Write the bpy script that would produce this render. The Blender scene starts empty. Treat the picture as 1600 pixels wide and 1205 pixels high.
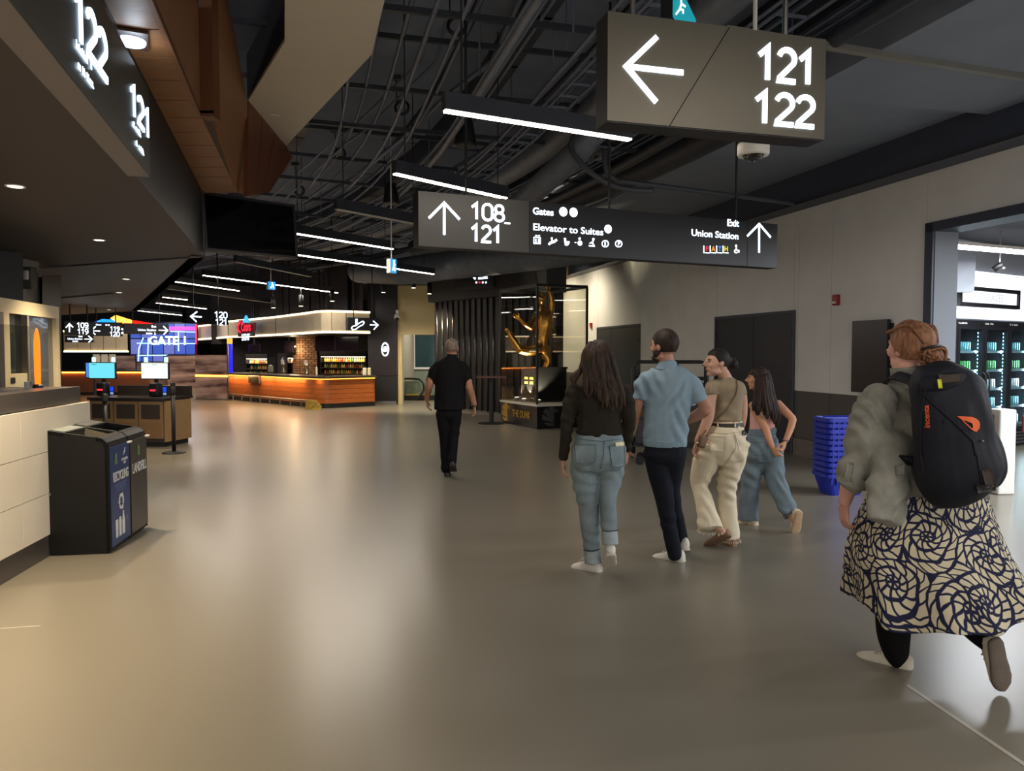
import bpy, bmesh, math, random
import numpy as np
from mathutils import Vector, Matrix
from mathutils.bvhtree import BVHTree

random.seed(7)
SC = bpy.context.scene
COL = SC.collection
PI = math.pi

# ------------------------------------------------------------------ camera
F_PX, CAM_Z, HORIZON = 1180.0, 1.57, 550.0
PITCH = math.atan((602.5 - HORIZON) / F_PX)
cam_d = bpy.data.cameras.new('camera')
cam = bpy.data.objects.new('camera', cam_d); COL.objects.link(cam)
cam.location = (0, 0, CAM_Z)
cam.rotation_euler = (PI / 2 - PITCH, 0, 0)
cam_d.sensor_width = 36; cam_d.lens = 36 * F_PX / 1600
cam_d.clip_start = 0.05; cam_d.clip_end = 200
SC.camera = cam

# ------------------------------------------------------------------ world and exposure
world = bpy.data.worlds.new('world'); SC.world = world; world.use_nodes = True
bgn = world.node_tree.nodes['Background']
bgn.inputs[0].default_value = (1.0, 0.96, 0.92, 1); bgn.inputs[1].default_value = 1.5
SC.view_settings.view_transform = 'Standard'; SC.view_settings.look = 'None'
SC.view_settings.gamma = 1; SC.view_settings.exposure = 0.15
SC.view_settings.use_curve_mapping = False
SC.cycles.sample_clamp_indirect = 3.0
SC.cycles.max_bounces = 8
SC.cycles.transparent_max_bounces = 12

# ------------------------------------------------------------------ measuring from the photograph's perspective
def ray(px, py):
    u = (px - 800) / F_PX; v = (602.5 - py) / F_PX
    return Vector((u, math.cos(PITCH) + v * math.sin(PITCH), -math.sin(PITCH) + v * math.cos(PITCH)))
def P(px, py, Y):
    d = ray(px, py); t = Y / d.y
    return Vector((d.x * t, Y, CAM_Z + d.z * t))
def G(px, py, z=0.0):
    d = ray(px, py); t = (z - CAM_Z) / d.z
    return Vector((d.x * t, d.y * t, z))

# ------------------------------------------------------------------ materials
def lin(c):
    out = []
    for v in c[:3]:
        v = v / 255.0
        out.append(v / 12.92 if v <= 0.04045 else ((v + 0.055) / 1.055) ** 2.4)
    return (out[0], out[1], out[2], 1.0)
MATS = {}
def mat(name, rgb=(128, 128, 128), rough=0.5, metal=0.0, var=0.0, vscale=8.0, bump=0.0, bscale=60.0, emit=None, estr=0.0,
        stretch=(1, 1, 1), spec=0.5, coat=0.0):
    if name in MATS: return MATS[name]
    m = bpy.data.materials.new(name); m.use_nodes = True; MATS[name] = m
    nt = m.node_tree; b = nt.nodes['Principled BSDF']
    b.inputs['Roughness'].default_value = rough; b.inputs['Metallic'].default_value = metal
    b.inputs['Specular IOR Level'].default_value = spec
    if coat: b.inputs['Coat Weight'].default_value = coat
    col = lin(rgb)
    b.inputs['Base Color'].default_value = col
    if var or bump:
        tc = nt.nodes.new('ShaderNodeTexCoord'); mp = nt.nodes.new('ShaderNodeMapping'); mp.inputs['Scale'].default_value = stretch
        nt.links.new(tc.outputs['Object'], mp.inputs[0])
    if var:
        n = nt.nodes.new('ShaderNodeTexNoise'); n.inputs['Scale'].default_value = vscale; n.inputs['Detail'].default_value = 5
        nt.links.new(mp.outputs[0], n.inputs['Vector'])
        r = nt.nodes.new('ShaderNodeValToRGB')
        r.color_ramp.elements[0].position = 0.3; r.color_ramp.elements[1].position = 0.7
        r.color_ramp.elements[0].color = tuple(max(0, c * (1 - var)) for c in col[:3]) + (1,)
        r.color_ramp.elements[1].color = tuple(min(1, c * (1 + var)) for c in col[:3]) + (1,)
        nt.links.new(n.outputs['Fac'], r.inputs[0]); nt.links.new(r.outputs[0], b.inputs['Base Color'])
    if bump:
        n2 = nt.nodes.new('ShaderNodeTexNoise'); n2.inputs['Scale'].default_value = bscale; n2.inputs['Detail'].default_value = 4
        nt.links.new(mp.outputs[0], n2.inputs['Vector'])
        bp = nt.nodes.new('ShaderNodeBump'); bp.inputs['Strength'].default_value = bump; bp.inputs['Distance'].default_value = 0.01
        nt.links.new(n2.outputs['Fac'], bp.inputs['Height']); nt.links.new(bp.outputs[0], b.inputs['Normal'])
    if emit is not None:
        b.inputs['Emission Color'].default_value = lin(emit); b.inputs['Emission Strength'].default_value = estr
    return m
def glass(name, tint=(255, 255, 255), alpha=0.12, rough=0.02):
    if name in MATS: return MATS[name]
    m = bpy.data.materials.new(name); m.use_nodes = True; MATS[name] = m
    nt = m.node_tree; nt.nodes.clear()
    o = nt.nodes.new('ShaderNodeOutputMaterial'); mx = nt.nodes.new('ShaderNodeMixShader')
    t = nt.nodes.new('ShaderNodeBsdfTransparent'); g = nt.nodes.new('ShaderNodeBsdfGlossy'); f = nt.nodes.new('ShaderNodeLayerWeight')
    t.inputs[0].default_value = lin(tint); g.inputs['Roughness'].default_value = rough; f.inputs[0].default_value = .5
    pw = nt.nodes.new('ShaderNodeMath'); pw.operation = 'POWER'; pw.inputs[1].default_value = 4.0; nt.links.new(f.outputs['Facing'], pw.inputs[0])
    mt = nt.nodes.new('ShaderNodeMath'); mt.operation = 'MULTIPLY_ADD'; mt.use_clamp = True; mt.inputs[1].default_value = .6; mt.inputs[2].default_value = alpha
    nt.links.new(pw.outputs[0], mt.inputs[0]); nt.links.new(mt.outputs[0], mx.inputs[0])
    nt.links.new(t.outputs[0], mx.inputs[1]); nt.links.new(g.outputs[0], mx.inputs[2]); nt.links.new(mx.outputs[0], o.inputs[0])
    return m
def emat(name, rgb, s):
    return mat(name, (20, 20, 20), 0.5, emit=rgb, estr=s)

# ------------------------------------------------------------------ mesh building
class MB:
    def __init__(s): s.v = []; s.f = []
    def add(s, vs, fs):
        o = len(s.v); s.v += [tuple(v) for v in vs]; s.f += [tuple(o + i for i in f) for f in fs]; return s
    def box(s, c, d, rz=0.0, M=None):
        x, y, z = d[0] / 2, d[1] / 2, d[2] / 2
        vs = [Vector((a * x, b * y, e * z)) for e in (-1, 1) for b in (-1, 1) for a in (-1, 1)]
        if rz: R = Matrix.Rotation(rz, 3, 'Z'); vs = [R @ v for v in vs]
        if M is not None: vs = [M @ v for v in vs]
        c = Vector(c); vs = [v + c for v in vs]
        return s.add(vs, [(0, 2, 3, 1), (4, 5, 7, 6), (0, 1, 5, 4), (2, 6, 7, 3), (0, 4, 6, 2), (1, 3, 7, 5)])
    def bb(s, x0, x1, y0, y1, z0, z1):
        return s.box(((x0 + x1) / 2, (y0 + y1) / 2, (z0 + z1) / 2), (abs(x1 - x0), abs(y1 - y0), abs(z1 - z0)))
    def rbox(s, c, d, r=0.02, n=3):            # box with rounded vertical edges and softened top/bottom
        x, y, z = d[0] / 2, d[1] / 2, d[2] / 2; r = min(r, x * .99, y * .99, z * .99)
        def ring(rr, zz, ins):
            pts = []
            for cx, cy, a0 in ((1, 1, 0), (-1, 1, PI / 2), (-1, -1, PI), (1, -1, 3 * PI / 2)):
                for k in range(n + 1):
                    a = a0 + k * PI / 2 / n
                    pts.append((c[0] + cx * (x - r) + math.cos(a) * (r - ins), c[1] + cy * (y - r) + math.sin(a) * (r - ins), c[2] + zz))
            return pts
        rings = []
        for k in range(n + 1):
            a = PI / 2 * k / n; rings.append(ring(r, -z + r - r * math.cos(a), r - r * math.sin(a)))
        for k in range(n + 1):
            a = PI / 2 * k / n; rings.append(ring(r, z - r + r * math.sin(a), r - r * math.cos(a)))
        return s.rings(rings)
    def rings(s, rings, cap=True, closed=True):
        n = len(rings[0]); vs = [p for r in rings for p in r]; fs = []
        for i in range(len(rings) - 1):
            for j in range(n if closed else n - 1):
                a, b = i * n + j, i * n + (j + 1) % n
                fs.append((a, b, b + n, a + n))
        if cap:
            fs.append(tuple(reversed(range(n)))); fs.append(tuple(range((len(rings) - 1) * n, len(rings) * n)))
        return s.add(vs, fs)
    def cyl(s, p0, p1, r, n=12, r2=None, cap=True):
        return s.tube([p0, p1], [r, r if r2 is None else r2], n, cap)
    def tube(s, pts, r, n=8, cap=True, closed=False):
        pts = [Vector(p) for p in pts]; L = len(pts)
        if not hasattr(r, '__len__'): r = [r] * L
        tan = []
        for i in range(L):
            a = pts[(i - 1) % L] if closed or i > 0 else pts[i]; b = pts[(i + 1) % L] if closed or i < L - 1 else pts[i]
            t = (b - a); tan.append(t.normalized() if t.length > 1e-9 else Vector((0, 0, 1)))
        up = Vector((0, 0, 1)) if abs(tan[0].z) < 0.9 else Vector((1, 0, 0))
        nx = tan[0].cross(up).normalized(); rings = []
        for i in range(L):
            nx = nx - tan[i] * nx.dot(tan[i])
            if nx.length < 1e-6: nx = tan[i].orthogonal()
            nx.normalize(); ny = tan[i].cross(nx)
            rings.append([pts[i] + (nx * math.cos(2 * PI * k / n) + ny * math.sin(2 * PI * k / n)) * r[i] for k in range(n)])
        if closed: rings.append(rings[0]); return s.rings(rings, False)
        return s.rings(rings, cap)
    def lathe(s, prof, n=16, c=(0, 0, 0)):
        rings = [[(c[0] + r * math.cos(2 * PI * k / n), c[1] + r * math.sin(2 * PI * k / n), c[2] + z) for k in range(n)] for r, z in prof]
        return s.rings(rings)
    def poly(s, pts, off):                     # flat polygon (list of 3-D points) thickened by vector off
        pts = [Vector(p) for p in pts]; n = len(pts); off = Vector(off)
        vs = pts + [p + off for p in pts]
        nrm = Vector((0, 0, 0))
        for i in range(n): nrm += pts[i].cross(pts[(i + 1) % n])
        fs = [tuple(range(n)), tuple(reversed(range(n, 2 * n)))]
        if nrm.dot(off) > 0: fs = [tuple(reversed(range(n))), tuple(range(n, 2 * n))]
        for i in range(n):
            j = (i + 1) % n
            fs.append((i, j, j + n, i + n) if nrm.dot(off) > 0 else (j, i, i + n, j + n))
        return s.add(vs, fs)
    def ell(s, c, r, n=12, m=8, M=None):
        c = Vector(c); rings = []
        for i in range(m + 1):
            a = -PI / 2 + PI * i / m; a = max(-PI / 2 + 0.05, min(PI / 2 - 0.05, a))
            ring = []
            for k in range(n):
                v = Vector((math.cos(a) * math.cos(2 * PI * k / n) * r[0], math.cos(a) * math.sin(2 * PI * k / n) * r[1], math.sin(a) * r[2]))
                if M is not None: v = M @ v
                ring.append(c + v)
            rings.append(ring)
        return s.rings(rings)
    def mesh(s, name='mesh', smooth=False):
        me = bpy.data.meshes.new(name); me.from_pydata(s.v, [], s.f); me.validate(); me.update()
        if smooth: me.shade_smooth()
        return me
    def build(s, name, m, parent=None, smooth=False, loc=(0, 0, 0), rz=0.0, rot=None):
        me = s.mesh(name, smooth)
        if m is not None: me.materials.append(m)
        return link(name, me, parent, loc, rz, rot)

def link(name, me, parent=None, loc=(0, 0, 0), rz=0.0, rot=None):
    o = bpy.data.objects.new(name, me); COL.objects.link(o)
    o.location = loc; o.rotation_euler = rot if rot is not None else (0, 0, rz)
    if parent is not None: o.parent = parent
    return o
def tag(o, label=None, cat=None, group=None, kind=None):
    if label: o['label'] = label
    if cat: o['category'] = cat
    if group: o['group'] = group
    if kind: o['kind'] = kind
    return o
def thing(name, label, cat, loc=(0, 0, 0), rz=0.0, group=None, rot=None):
    o = bpy.data.objects.new(name, None); COL.objects.link(o); o.empty_display_size = 0.1
    o.location = loc; o.rotation_euler = rot if rot is not None else (0, 0, rz)
    return tag(o, label, cat, group)
def struct(name, mb, m, parent=None, smooth=False, label=None):
    o = mb.build(name, m, parent, smooth)
    if parent is None: o['kind'] = 'structure'
    if label: o['label'] = label
    return o
def sgroup(name, label=None, loc=(0, 0, 0), rz=0.0):
    o = bpy.data.objects.new(name, None); COL.objects.link(o); o.location = loc; o.rotation_euler = (0, 0, rz); o['kind'] = 'structure'
    if label: o['label'] = label
    return o
def copy_tree(o, parent=None):
    c = o.copy(); COL.objects.link(c); c.parent = parent
    for ch in o.children: copy_tree(ch, c)
    return c
def crv(pts, k=6):                              # Catmull-Rom through points
    pts = [Vector(p) for p in pts]; out = []
    for i in range(len(pts) - 1):
        p0 = pts[max(i - 1, 0)]; p1 = pts[i]; p2 = pts[i + 1]; p3 = pts[min(i + 2, len(pts) - 1)]
        for j in range(k):
            t = j / k
            out.append(0.5 * ((2 * p1) + (p2 - p0) * t + (2 * p0 - 5 * p1 + 4 * p2 - p3) * t * t + (3 * p1 - p0 - 3 * p2 + p3) * t ** 3))
    out.append(pts[-1]); return out

# ------------------------------------------------------------------ lettering (flat shapes in local x-z, facing -y)
def text_mesh(s, size, bold=0.0, depth=0.004, align='CENTER', sx=1.0):
    cu = bpy.data.curves.new('txt', 'FONT'); cu.body = s; cu.size = size; cu.offset = bold; cu.extrude = depth / 2
    cu.align_x = align; cu.align_y = 'CENTER'; cu.resolution_u = 3
    o = bpy.data.objects.new('txt', cu); COL.objects.link(o)
    me = bpy.data.meshes.new_from_object(o.evaluated_get(bpy.context.evaluated_depsgraph_get()))
    bpy.data.objects.remove(o); bpy.data.curves.remove(cu)
    for v in me.vertices: x, y, z = v.co; v.co = (x * sx, -z, y)
    return me
def text(name, s, size, m, parent, loc, bold=0.0, depth=0.004, align='CENTER', sx=1.0, rz=0.0):
    me = text_mesh(s, size, bold, depth, align, sx); me.materials.clear(); me.materials.append(m)
    return link(name, me, parent, loc, rz)
def ribbon(mb, pts, w, y0, y1, closed=False):   # constant-width stroke in x-z, from y0 (front) to y1 (back)
    pts = [Vector((p[0], p[1])) for p in pts]; n = len(pts); L = []; R = []
    for i in range(n):
        a = pts[i - 1] if (i > 0 or closed) else None; b = pts[(i + 1) % n] if (i < n - 1 or closed) else None
        d1 = (pts[i] - a).normalized() if a is not None else (b - pts[i]).normalized()
        d2 = (b - pts[i]).normalized() if b is not None else d1
        t = (d1 + d2); t = t.normalized() if t.length > 1e-6 else d1
        nn = Vector((-t.y, t.x)); c = max(0.45, nn.dot(Vector((-d1.y, d1.x))))
        L.append(pts[i] + nn * w / 2 / c); R.append(pts[i] - nn * w / 2 / c)
    for i in range(n if closed else n - 1):
        j = (i + 1) % n; q = [L[i], R[i], R[j], L[j]]
        vs = [(p.x, y0, p.y) for p in q] + [(p.x, y1, p.y) for p in q]
        mb.add(vs, [(0, 1, 2, 3), (7, 6, 5, 4), (0, 4, 5, 1), (1, 5, 6, 2), (2, 6, 7, 3), (3, 7, 4, 0)])
def arc(cx, cy, rx, ry, a0, a1, n=10):
    return [(cx + rx * math.cos(math.radians(a0 + (a1 - a0) * k / n)), cy + ry * math.sin(math.radians(a0 + (a1 - a0) * k / n))) for k in range(n + 1)]
GLY = {  # strokes on a cell 0.6 wide, 1 high
    '0': [(arc(.3, .72, .26, .28, 0, 180) + arc(.3, .28, .26, .28, 180, 360), True)],
    '1': [([(.08, .74), (.34, .99), (.34, 0)], False)],
    '2': [(arc(.3, .72, .25, .27, 165, -35) + [(.08, .12), (.06, .02), (.58, .02)], False)],
    '8': [(arc(.3, .75, .22, .24, 0, 360, 18)[:-1], True), (arc(.3, .26, .26, .26, 0, 360, 18)[:-1], True)],
    '9': [(arc(.3, .70, .25, .29, 0, 360, 18)[:-1], True), (arc(.3, .4, .25, .4, 30, -20, 5) + [(.3, .02), (.12, .02)], False)],
    '-': [([(.1, .5), (.5, .5)], False)],
}
def digits(name, s, h, w, m, parent, x, z, y=-0.004, back=0.0, adv=0.72, sx=1.0):
    for i, ch in enumerate(s):
        mb = MB()
        for pts, cl in GLY[ch]: ribbon(mb, [(x + (i * adv + p[0]) * h * sx, z + p[1] * h) for p in pts], w, y, back, cl)
        mb.build('numeral', m, parent)
def arrow(m, parent, cx, cz, size, w, ang, y=-0.004, back=0.0):
    c, s_ = math.cos(ang), math.sin(ang)
    R = lambda p: (cx + (p[0] * c - p[1] * s_) * size, cz + (p[0] * s_ + p[1] * c) * size)
    mb = MB()
    ribbon(mb, [R((-.5, 0)), R((.46, 0))], w, y, back); ribbon(mb, [R((0.02, .5)), R((.5, 0)), R((0.02, -.5))], w, y, back)
    return mb.build('arrow', m, parent)

def marks(parent, m, x0, z0, w, h, y, n, seed=1, name='small_print'):   # a line of print too small to read
    r = random.Random(seed); mb = MB(); x = x0
    for k in range(n):
        cw = w / n; q = r.uniform(.55, .8) * cw
        if r.random() < .12: x += cw; continue
        hh = h * r.choice((.72, .72, 1.0)); mb.bb(x, x + q * .35, y, y + .003, z0, z0 + hh); mb.bb(x, x + q, y, y + .003, z0, z0 + h * .22)
        if r.random() < .6: mb.bb(x + q * .65, x + q, y, y + .003, z0, z0 + h * .72)
        x += cw
    return mb.build(name, m, parent)
# ------------------------------------------------------------------ corridor axis (curves to the left)
def heading(s):
    return math.radians(14.5 if s < 9 else 14.5 + (min(s, 26) - 9) * 2.1)
_CL = [Vector((4.4, -8))]
_ds = 0.25
for _k in range(240):
    _s = (_k * _ds) - 8
    _CL.append(_CL[-1] + Vector((-math.sin(heading(_s)), math.cos(heading(_s)))) * _ds)
def axis(s, o, z):
    t = (s + 8) / _ds; i = max(0, min(len(_CL) - 2, int(t))); p = _CL[i].lerp(_CL[i + 1], t - i); h = heading(s)
    return Vector((p.x + math.cos(h) * o, p.y + math.sin(h) * o, z))
D1 = Vector((-0.247, 0.969, 0)); A1 = math.atan2(0.247, 0.969)
N1 = Vector((0.969, 0.247, 0))
WALL0 = Vector((4.36, 11.44, 0))
def WA(t, z=0.0, out=0.0):                     # point on the right wall: t metres on from the double doors, out = into the hall
    return Vector((WALL0.x + D1.x * t - N1.x * out, WALL0.y + D1.y * t - N1.y * out, z))
def wall_t(px):                                # where a column of the view meets the right wall
    u = (px - 800) / F_PX
    return (WALL0.x - u * WALL0.y) / (u * D1.y - D1.x)

# ------------------------------------------------------------------ floor
def concrete_floor():
    m = bpy.data.materials.new('polished_concrete'); m.use_nodes = True; nt = m.node_tree; b = nt.nodes['Principled BSDF']
    tc = nt.nodes.new('ShaderNodeTexCoord')
    n1 = nt.nodes.new('ShaderNodeTexNoise'); n1.inputs['Scale'].default_value = 0.7; n1.inputs['Detail'].default_value = 2
    nt.links.new(tc.outputs['Object'], n1.inputs['Vector'])
    r = nt.nodes.new('ShaderNodeValToRGB'); r.color_ramp.elements[0].position = .2; r.color_ramp.elements[1].position = .8
    r.color_ramp.elements[0].color = lin((122, 116, 103)); r.color_ramp.elements[1].color = lin((125, 119, 106))
    nt.links.new(n1.outputs['Fac'], r.inputs[0]); nt.links.new(r.outputs[0], b.inputs['Base Color'])
    b.inputs['Roughness'].default_value = .277; b.inputs['Specular IOR Level'].default_value = 0.5
    return m
FLOOR = concrete_floor()
struct('floor', MB().bb(-34, 16, -9, 46, -0.2, 0), FLOOR, label='polished beige grey concrete floor of the concourse')
M_DARK = mat('charcoal_paint', (46, 46, 50), 0.6, var=.12)
M_BLACK = mat('black_paint', (20, 20, 22), 0.5, var=.1)
M_NAVY = mat('navy_grey_paint', (60, 66, 82), 0.5, var=.08)
M_LIGHTWALL = mat('warm_white_wall', (230, 229, 226), 0.7, var=.04, vscale=2, bump=.05)
M_WAINS = mat('wainscot_grey', (84, 80, 78), 0.6, var=.06)
M_METAL = mat('brushed_steel', (150, 148, 145), 0.35, 0.9, var=.1)
M_WHITE = mat('white_plastic', (225, 222, 215), 0.5)
M_WOOD = mat('wood_soffit', (150, 104, 66), 0.5, var=.22, vscale=6, stretch=(1.2, 14, 14))
M_CONDUIT = mat('ceiling_conduit', (108, 116, 134), 0.5, .3, var=.15)
M_CEILBLK = mat('ceiling_black_steel', (46, 50, 60), 0.5, var=.2)
M_DUCT = mat('painted_duct', (114, 119, 130), 0.5, .2, var=.12)
M_LETTER = emat('lit_white_letters', (226, 240, 255), 3.2)
M_PRINT = mat('white_print', (220, 220, 215), 0.6)
M_JOINT = mat('floor_joint', (172, 166, 152), 0.35)

# joints in the floor
a, b = G(1415, 1072), G(1640, 1225)
struct('trim_1', MB().poly([a, b, b + Vector((.02, .01, 0)), a + Vector((.02, .01, 0))], (0, 0, .002)), M_JOINT, label='floor joint strip near the skirted walker')
a, b = G(-40, 986), G(62, 979)
struct('trim_2', MB().poly([a, b, b + Vector((0, .012, 0)), a + Vector((0, .012, 0))], (0, 0, .002)), M_JOINT, label='short floor joint by the white tiled counter')

# ------------------------------------------------------------------ ceiling slab: cast panels with recessed joints
CEIL_Z = 4.9
struct('ceiling', MB().bb(-34, 16, -9, 46, CEIL_Z + .06, CEIL_Z + .3), mat('ceiling_slab', (30, 31, 35), .8), label='dark exposed ceiling slab above the pipes')
ceil = bpy.data.objects['ceiling']
pm = MB().box((0, 0, 0), (1.36, 2.3, .05)).mesh('ceiling_panel'); pm.materials.append(mat('ceiling_panel_grey', (122, 133, 156), .8, var=.12, vscale=1.5))
for k in range(-3, 13):
    for j in range(-5, 4):
        q = axis(k * 2.4, j * 1.44, CEIL_Z + .035)
        o = link('ceiling_panel', pm, ceil, q, heading(k * 2.4))

# ------------------------------------------------------------------ right wall with wainscot, doors, beam, soffit
wr = sgroup('wall_right', 'warm white wall panels over dark grey wainscot along the right side')
T0, T1 = -2.42, 13.0
WTOP, WAINS, BASE = 3.70, 0.98, 0.12
M_SEAM = mat('wall_seam', (150, 140, 128), .8)
def wall_slab(t0, t1, z0, z1, th, back=0.0):
    mb = MB(); mb.poly([WA(t0, z0, th), WA(t1, z0, th), WA(t1, z1, th), WA(t0, z1, th)], N1 * (th + .25 + back)); return mb
wall_slab(T0, T1, 0, CEIL_Z, -.02).build('wall_core', M_SEAM, wr)
tdoor0, tdoor1 = wall_t(1239), wall_t(1119)
tb0, tb1 = wall_t(999), wall_t(934)
seams = [T0, wall_t(1297), wall_t(1246), tdoor0, tdoor1, wall_t(1060), tb0, tb1, wall_t(900), T1]
seams = sorted(seams)
DOOR_H = 2.16
for i in range(len(seams) - 1):
    a, b = seams[i] + .004, seams[i + 1] - .004
    isdoor = (abs(seams[i] - tdoor0) < .01) or (abs(seams[i] - tb0) < .01)
    z0 = DOOR_H + .02 if isdoor else WAINS
    wall_slab(a, b, z0, WTOP, .0, -.1).build('wall_panel', M_LIGHTWALL, wr)
    if not isdoor:
        wall_slab(a, b, BASE + .14, WAINS - .006, .0, -.1).build('wainscot_panel', M_WAINS, wr)
        wall_slab(a, b, 0, BASE + .135, .012, -.1).build('base_tile', mat('base_tile', (112, 104, 94), .5, var=.06), wr)
# beam along the wall top and the dark soffit beside it
wb = sgroup('trim_3', 'dark boxed beam along the top of the white wall')
mb = MB(); mb.poly([WA(-9, WTOP, .34), WA(T1 - 3, WTOP, .34), WA(T1 - 3, 4.12, .34), WA(-9, 4.12, .34)], N1 * .5); mb.build('beam', M_NAVY, wb)
mb = MB(); mb.poly([WA(-9, WTOP - .012, .36), WA(T1 - 3, WTOP - .012, .36), WA(T1 - 3, WTOP + .03, .36), WA(-9, WTOP + .03, .36)], N1 * .03); mb.build('edge_angle', mat('edge_angle', (70, 72, 78), .4, .5), wb)
M_SOFFIT = mat('dark_soffit', (120, 128, 144), .7, var=.06, vscale=2)
sf = sgroup('trim_4', 'flat dark soffit panel beside the boxed beam')
mb = MB(); mb.poly([WA(-3.4, 4.12, .34), WA(T1 - 7, 4.12, .34), WA(T1 - 7, 4.12, 2.3), WA(-3.4, 4.12, 2.3)], (0, 0, .3)); mb.build('soffit_panel', M_SOFFIT, sf)
mb = MB(); mb.poly([WA(-9, 4.02, .34), WA(-3.55, 4.02, .34), WA(-3.55, 4.02, 2.6), WA(-9, 4.02, 2.6)], (0, 0, .3)); mb.build('soffit_panel', M_SOFFIT, sf)
a, b = P(1285, 70, 6.1), P(1640, 142, 6.9); a.z = b.z = 4.0
mb = MB(); mb.box((a + b) / 2, ((b - a).length + 1.8, .06, .05), math.atan2(b.y - a.y, b.x - a.x)); mb.build('edge_trim', mat('pale_edge_trim', (140, 138, 132), .4, .4), sf)

# doors
def door_panel(t0, t1, leaf_ts, name, label):
    d = sgroup(name, label)
    mb = MB()
    for (a, b, z0, z1) in ((t0 - .05, t0, 0, DOOR_H + .05), (t1, t1 + .05, 0, DOOR_H + .05), (t0, t1, DOOR_H, DOOR_H + .05)):
        mb.poly([WA(a, z0, .02), WA(b, z0, .02), WA(b, z1, .02), WA(a, z1, .02)], N1 * .1)
    mb.build('door_frame', M_NAVY, d)
    ts = [t0] + leaf_ts + [t1]
    for i in range(len(ts) - 1):
        a, b = ts[i] + .006, ts[i + 1] - .006
        lf = MB().poly([WA(a, .012, .008), WA(b, .012, .008), WA(b, DOOR_H - .01, .008), WA(a, DOOR_H - .01, .008)], N1 * .05).build('door_leaf', mat('dark_door', (44, 48, 58), .45, .2, var=.06), d)
        for z in (.28, 1.05, 1.85):
            e = a + .012 if i == 0 else b - .012
            q = WA(e, z, .016); MB().cyl(q - Vector((0, 0, .06)), q + Vector((0, 0, .06)), .014, 8).build('hinge', M_BLACK, lf)
        if i == 0:
            q = WA(b - .09, 1.0, .03); MB().box(q, (.03, .05, .16), A1).build('lock_plate', M_METAL, lf)
door_panel(tdoor0, tdoor1, [tdoor0 + (tdoor1 - tdoor0) * .47], 'door_1', 'dark double doors in the white wall behind the girl')
door_panel(tb0, tb1, [tb0 + (tb1 - tb0) * .64], 'door_2', 'dark metal doors in the wall left of the blue polo shirt')

# ------------------------------------------------------------------ black ribbed wall, bulkhead, cream wall, dark wall by the bar
BL, BR = Vector((-2.13, 20.9, 0)), Vector((0.90, 17.1, 0))
bd = (BR - BL).normalized(); bn = Vector((-bd.y, bd.x, 0)); bn = bn if bn.y > 0 else -bn
rb = sgroup('wall_back', 'black ribbed partition wall with thin bright ribs')
MB().poly([BL, BR, BR + Vector((0, 0, 3.0)), BL + Vector((0, 0, 3.0))], bn * .35).build('wall_core', M_BLACK, rb)
MB().poly([BL - bn * .16 - bd * .1 + Vector((0, 0, 2.93)), BR - bn * .16 + Vector((0, 0, 2.93)), BR - bn * .16 + Vector((0, 0, 4.0)), BL - bd * .1 - bn * .16 + Vector((0, 0, 4.0))], bn * .6).build('bulkhead', M_DARK, rb)
nrib = 19
ribm = MB(); ribm.tube([(0, -.01, .06), (0, -.01, 2.92)], .028, 10)
rme = ribm.mesh('rib', True); rme.materials.append(mat('black_gloss_rib', (96, 92, 90), .25, .9))
L = (BR - BL).length
for k in range(nrib):
    q = BL + bd * (L * (k + .5) / nrib)
    link('rib', rme, rb, q)
MB().poly([BL - bn * .02, BR - bn * .02, BR - bn * .02 + Vector((0, 0, .07)), BL - bn * .02 + Vector((0, 0, .07))], bn * .02).build('kick_rail', M_METAL, rb)

CY = 22.7
cw = sgroup('wall_cream', 'cream wall with a wide opening to the escalator hall')
M_CREAM = mat('cream_wall', (214, 196, 150), .7, var=.03, vscale=3)
xL, xJ, xR = P(622, 600, CY).x, P(628, 600, CY).x, 1.2
MB().bb(xL, xR, CY, CY + .25, 2.09, 3.55).build('header', M_CREAM, cw)
MB().bb(xL, xJ, CY, CY + .25, 0, 2.09).build('jamb', M_CREAM, cw)
wd = sgroup('wall_bar_end', 'black wall beside the bar with a round lit emblem')
xa = P(586, 600, CY - .1).x
MB().bb(xa - .2, xL - .01, CY - .12, CY + .3, 0.86, 4.2).build('upper_panel', mat('plum_black_wall', (34, 29, 35), .4), wd)
MB().bb(xa - .2, xL - .01, CY - .12, CY + .3, 0.1, 0.85).build('lower_panel', M_BLACK, wd)
MB().bb(xa - .2, xL - .04, CY - .1, CY + .3, 0.0, 0.1).build('kick_rail', M_METAL, wd)
# escalator hall behind the cream wall
eh = sgroup('wall_escalator_hall', 'pale green low wall and window wall of the escalator hall')
MB().bb(-5.5, 2.0, 27.0, 27.2, 0, 0.95).build('low_wall', mat('pale_green_wall', (128, 140, 124), .6, var=.05), eh)
MB().bb(-5.5, 2.0, 27.0, 27.2, 2.4, 4.0).build('wall_head', mat('hall_head', (120, 118, 108), .6), eh)
MB().bb(-3.6, -3.5, 23.0, 27.0, 0, 3.5).build('side_wall', mat('hall_side', (150, 148, 130), .6), eh)
MB().bb(-5.5, 2.0, 26.95, 27.0, .95, 1.02).build('sill', M_WHITE, eh)
wx = [-4.3, -3.62, -3.5, -2.72, -2.56, -2.28, -2.1, -1.6, -1.0, -.4, .4]
for i in range(len(wx) - 1):
    g = MB().bb(wx[i] + .03, wx[i + 1] - .03, 27.08, 27.1, 1.02, 2.4).build('pane', mat('teal_window_glass', (36, 62, 68), .15, .0, var=.2, vscale=1.2), eh)
    MB().bb(wx[i] - .03, wx[i] + .03, 27.02, 27.1, 1.02, 2.4).build('mullion', M_WHITE, eh)
for k in range(14):
    MB().bb(-2.55, -2.3, 27.04, 27.06, 1.12 + k * .09, 1.17 + k * .09).build('blind_slat', mat('blind', (150, 128, 104), .7), eh)

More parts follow.
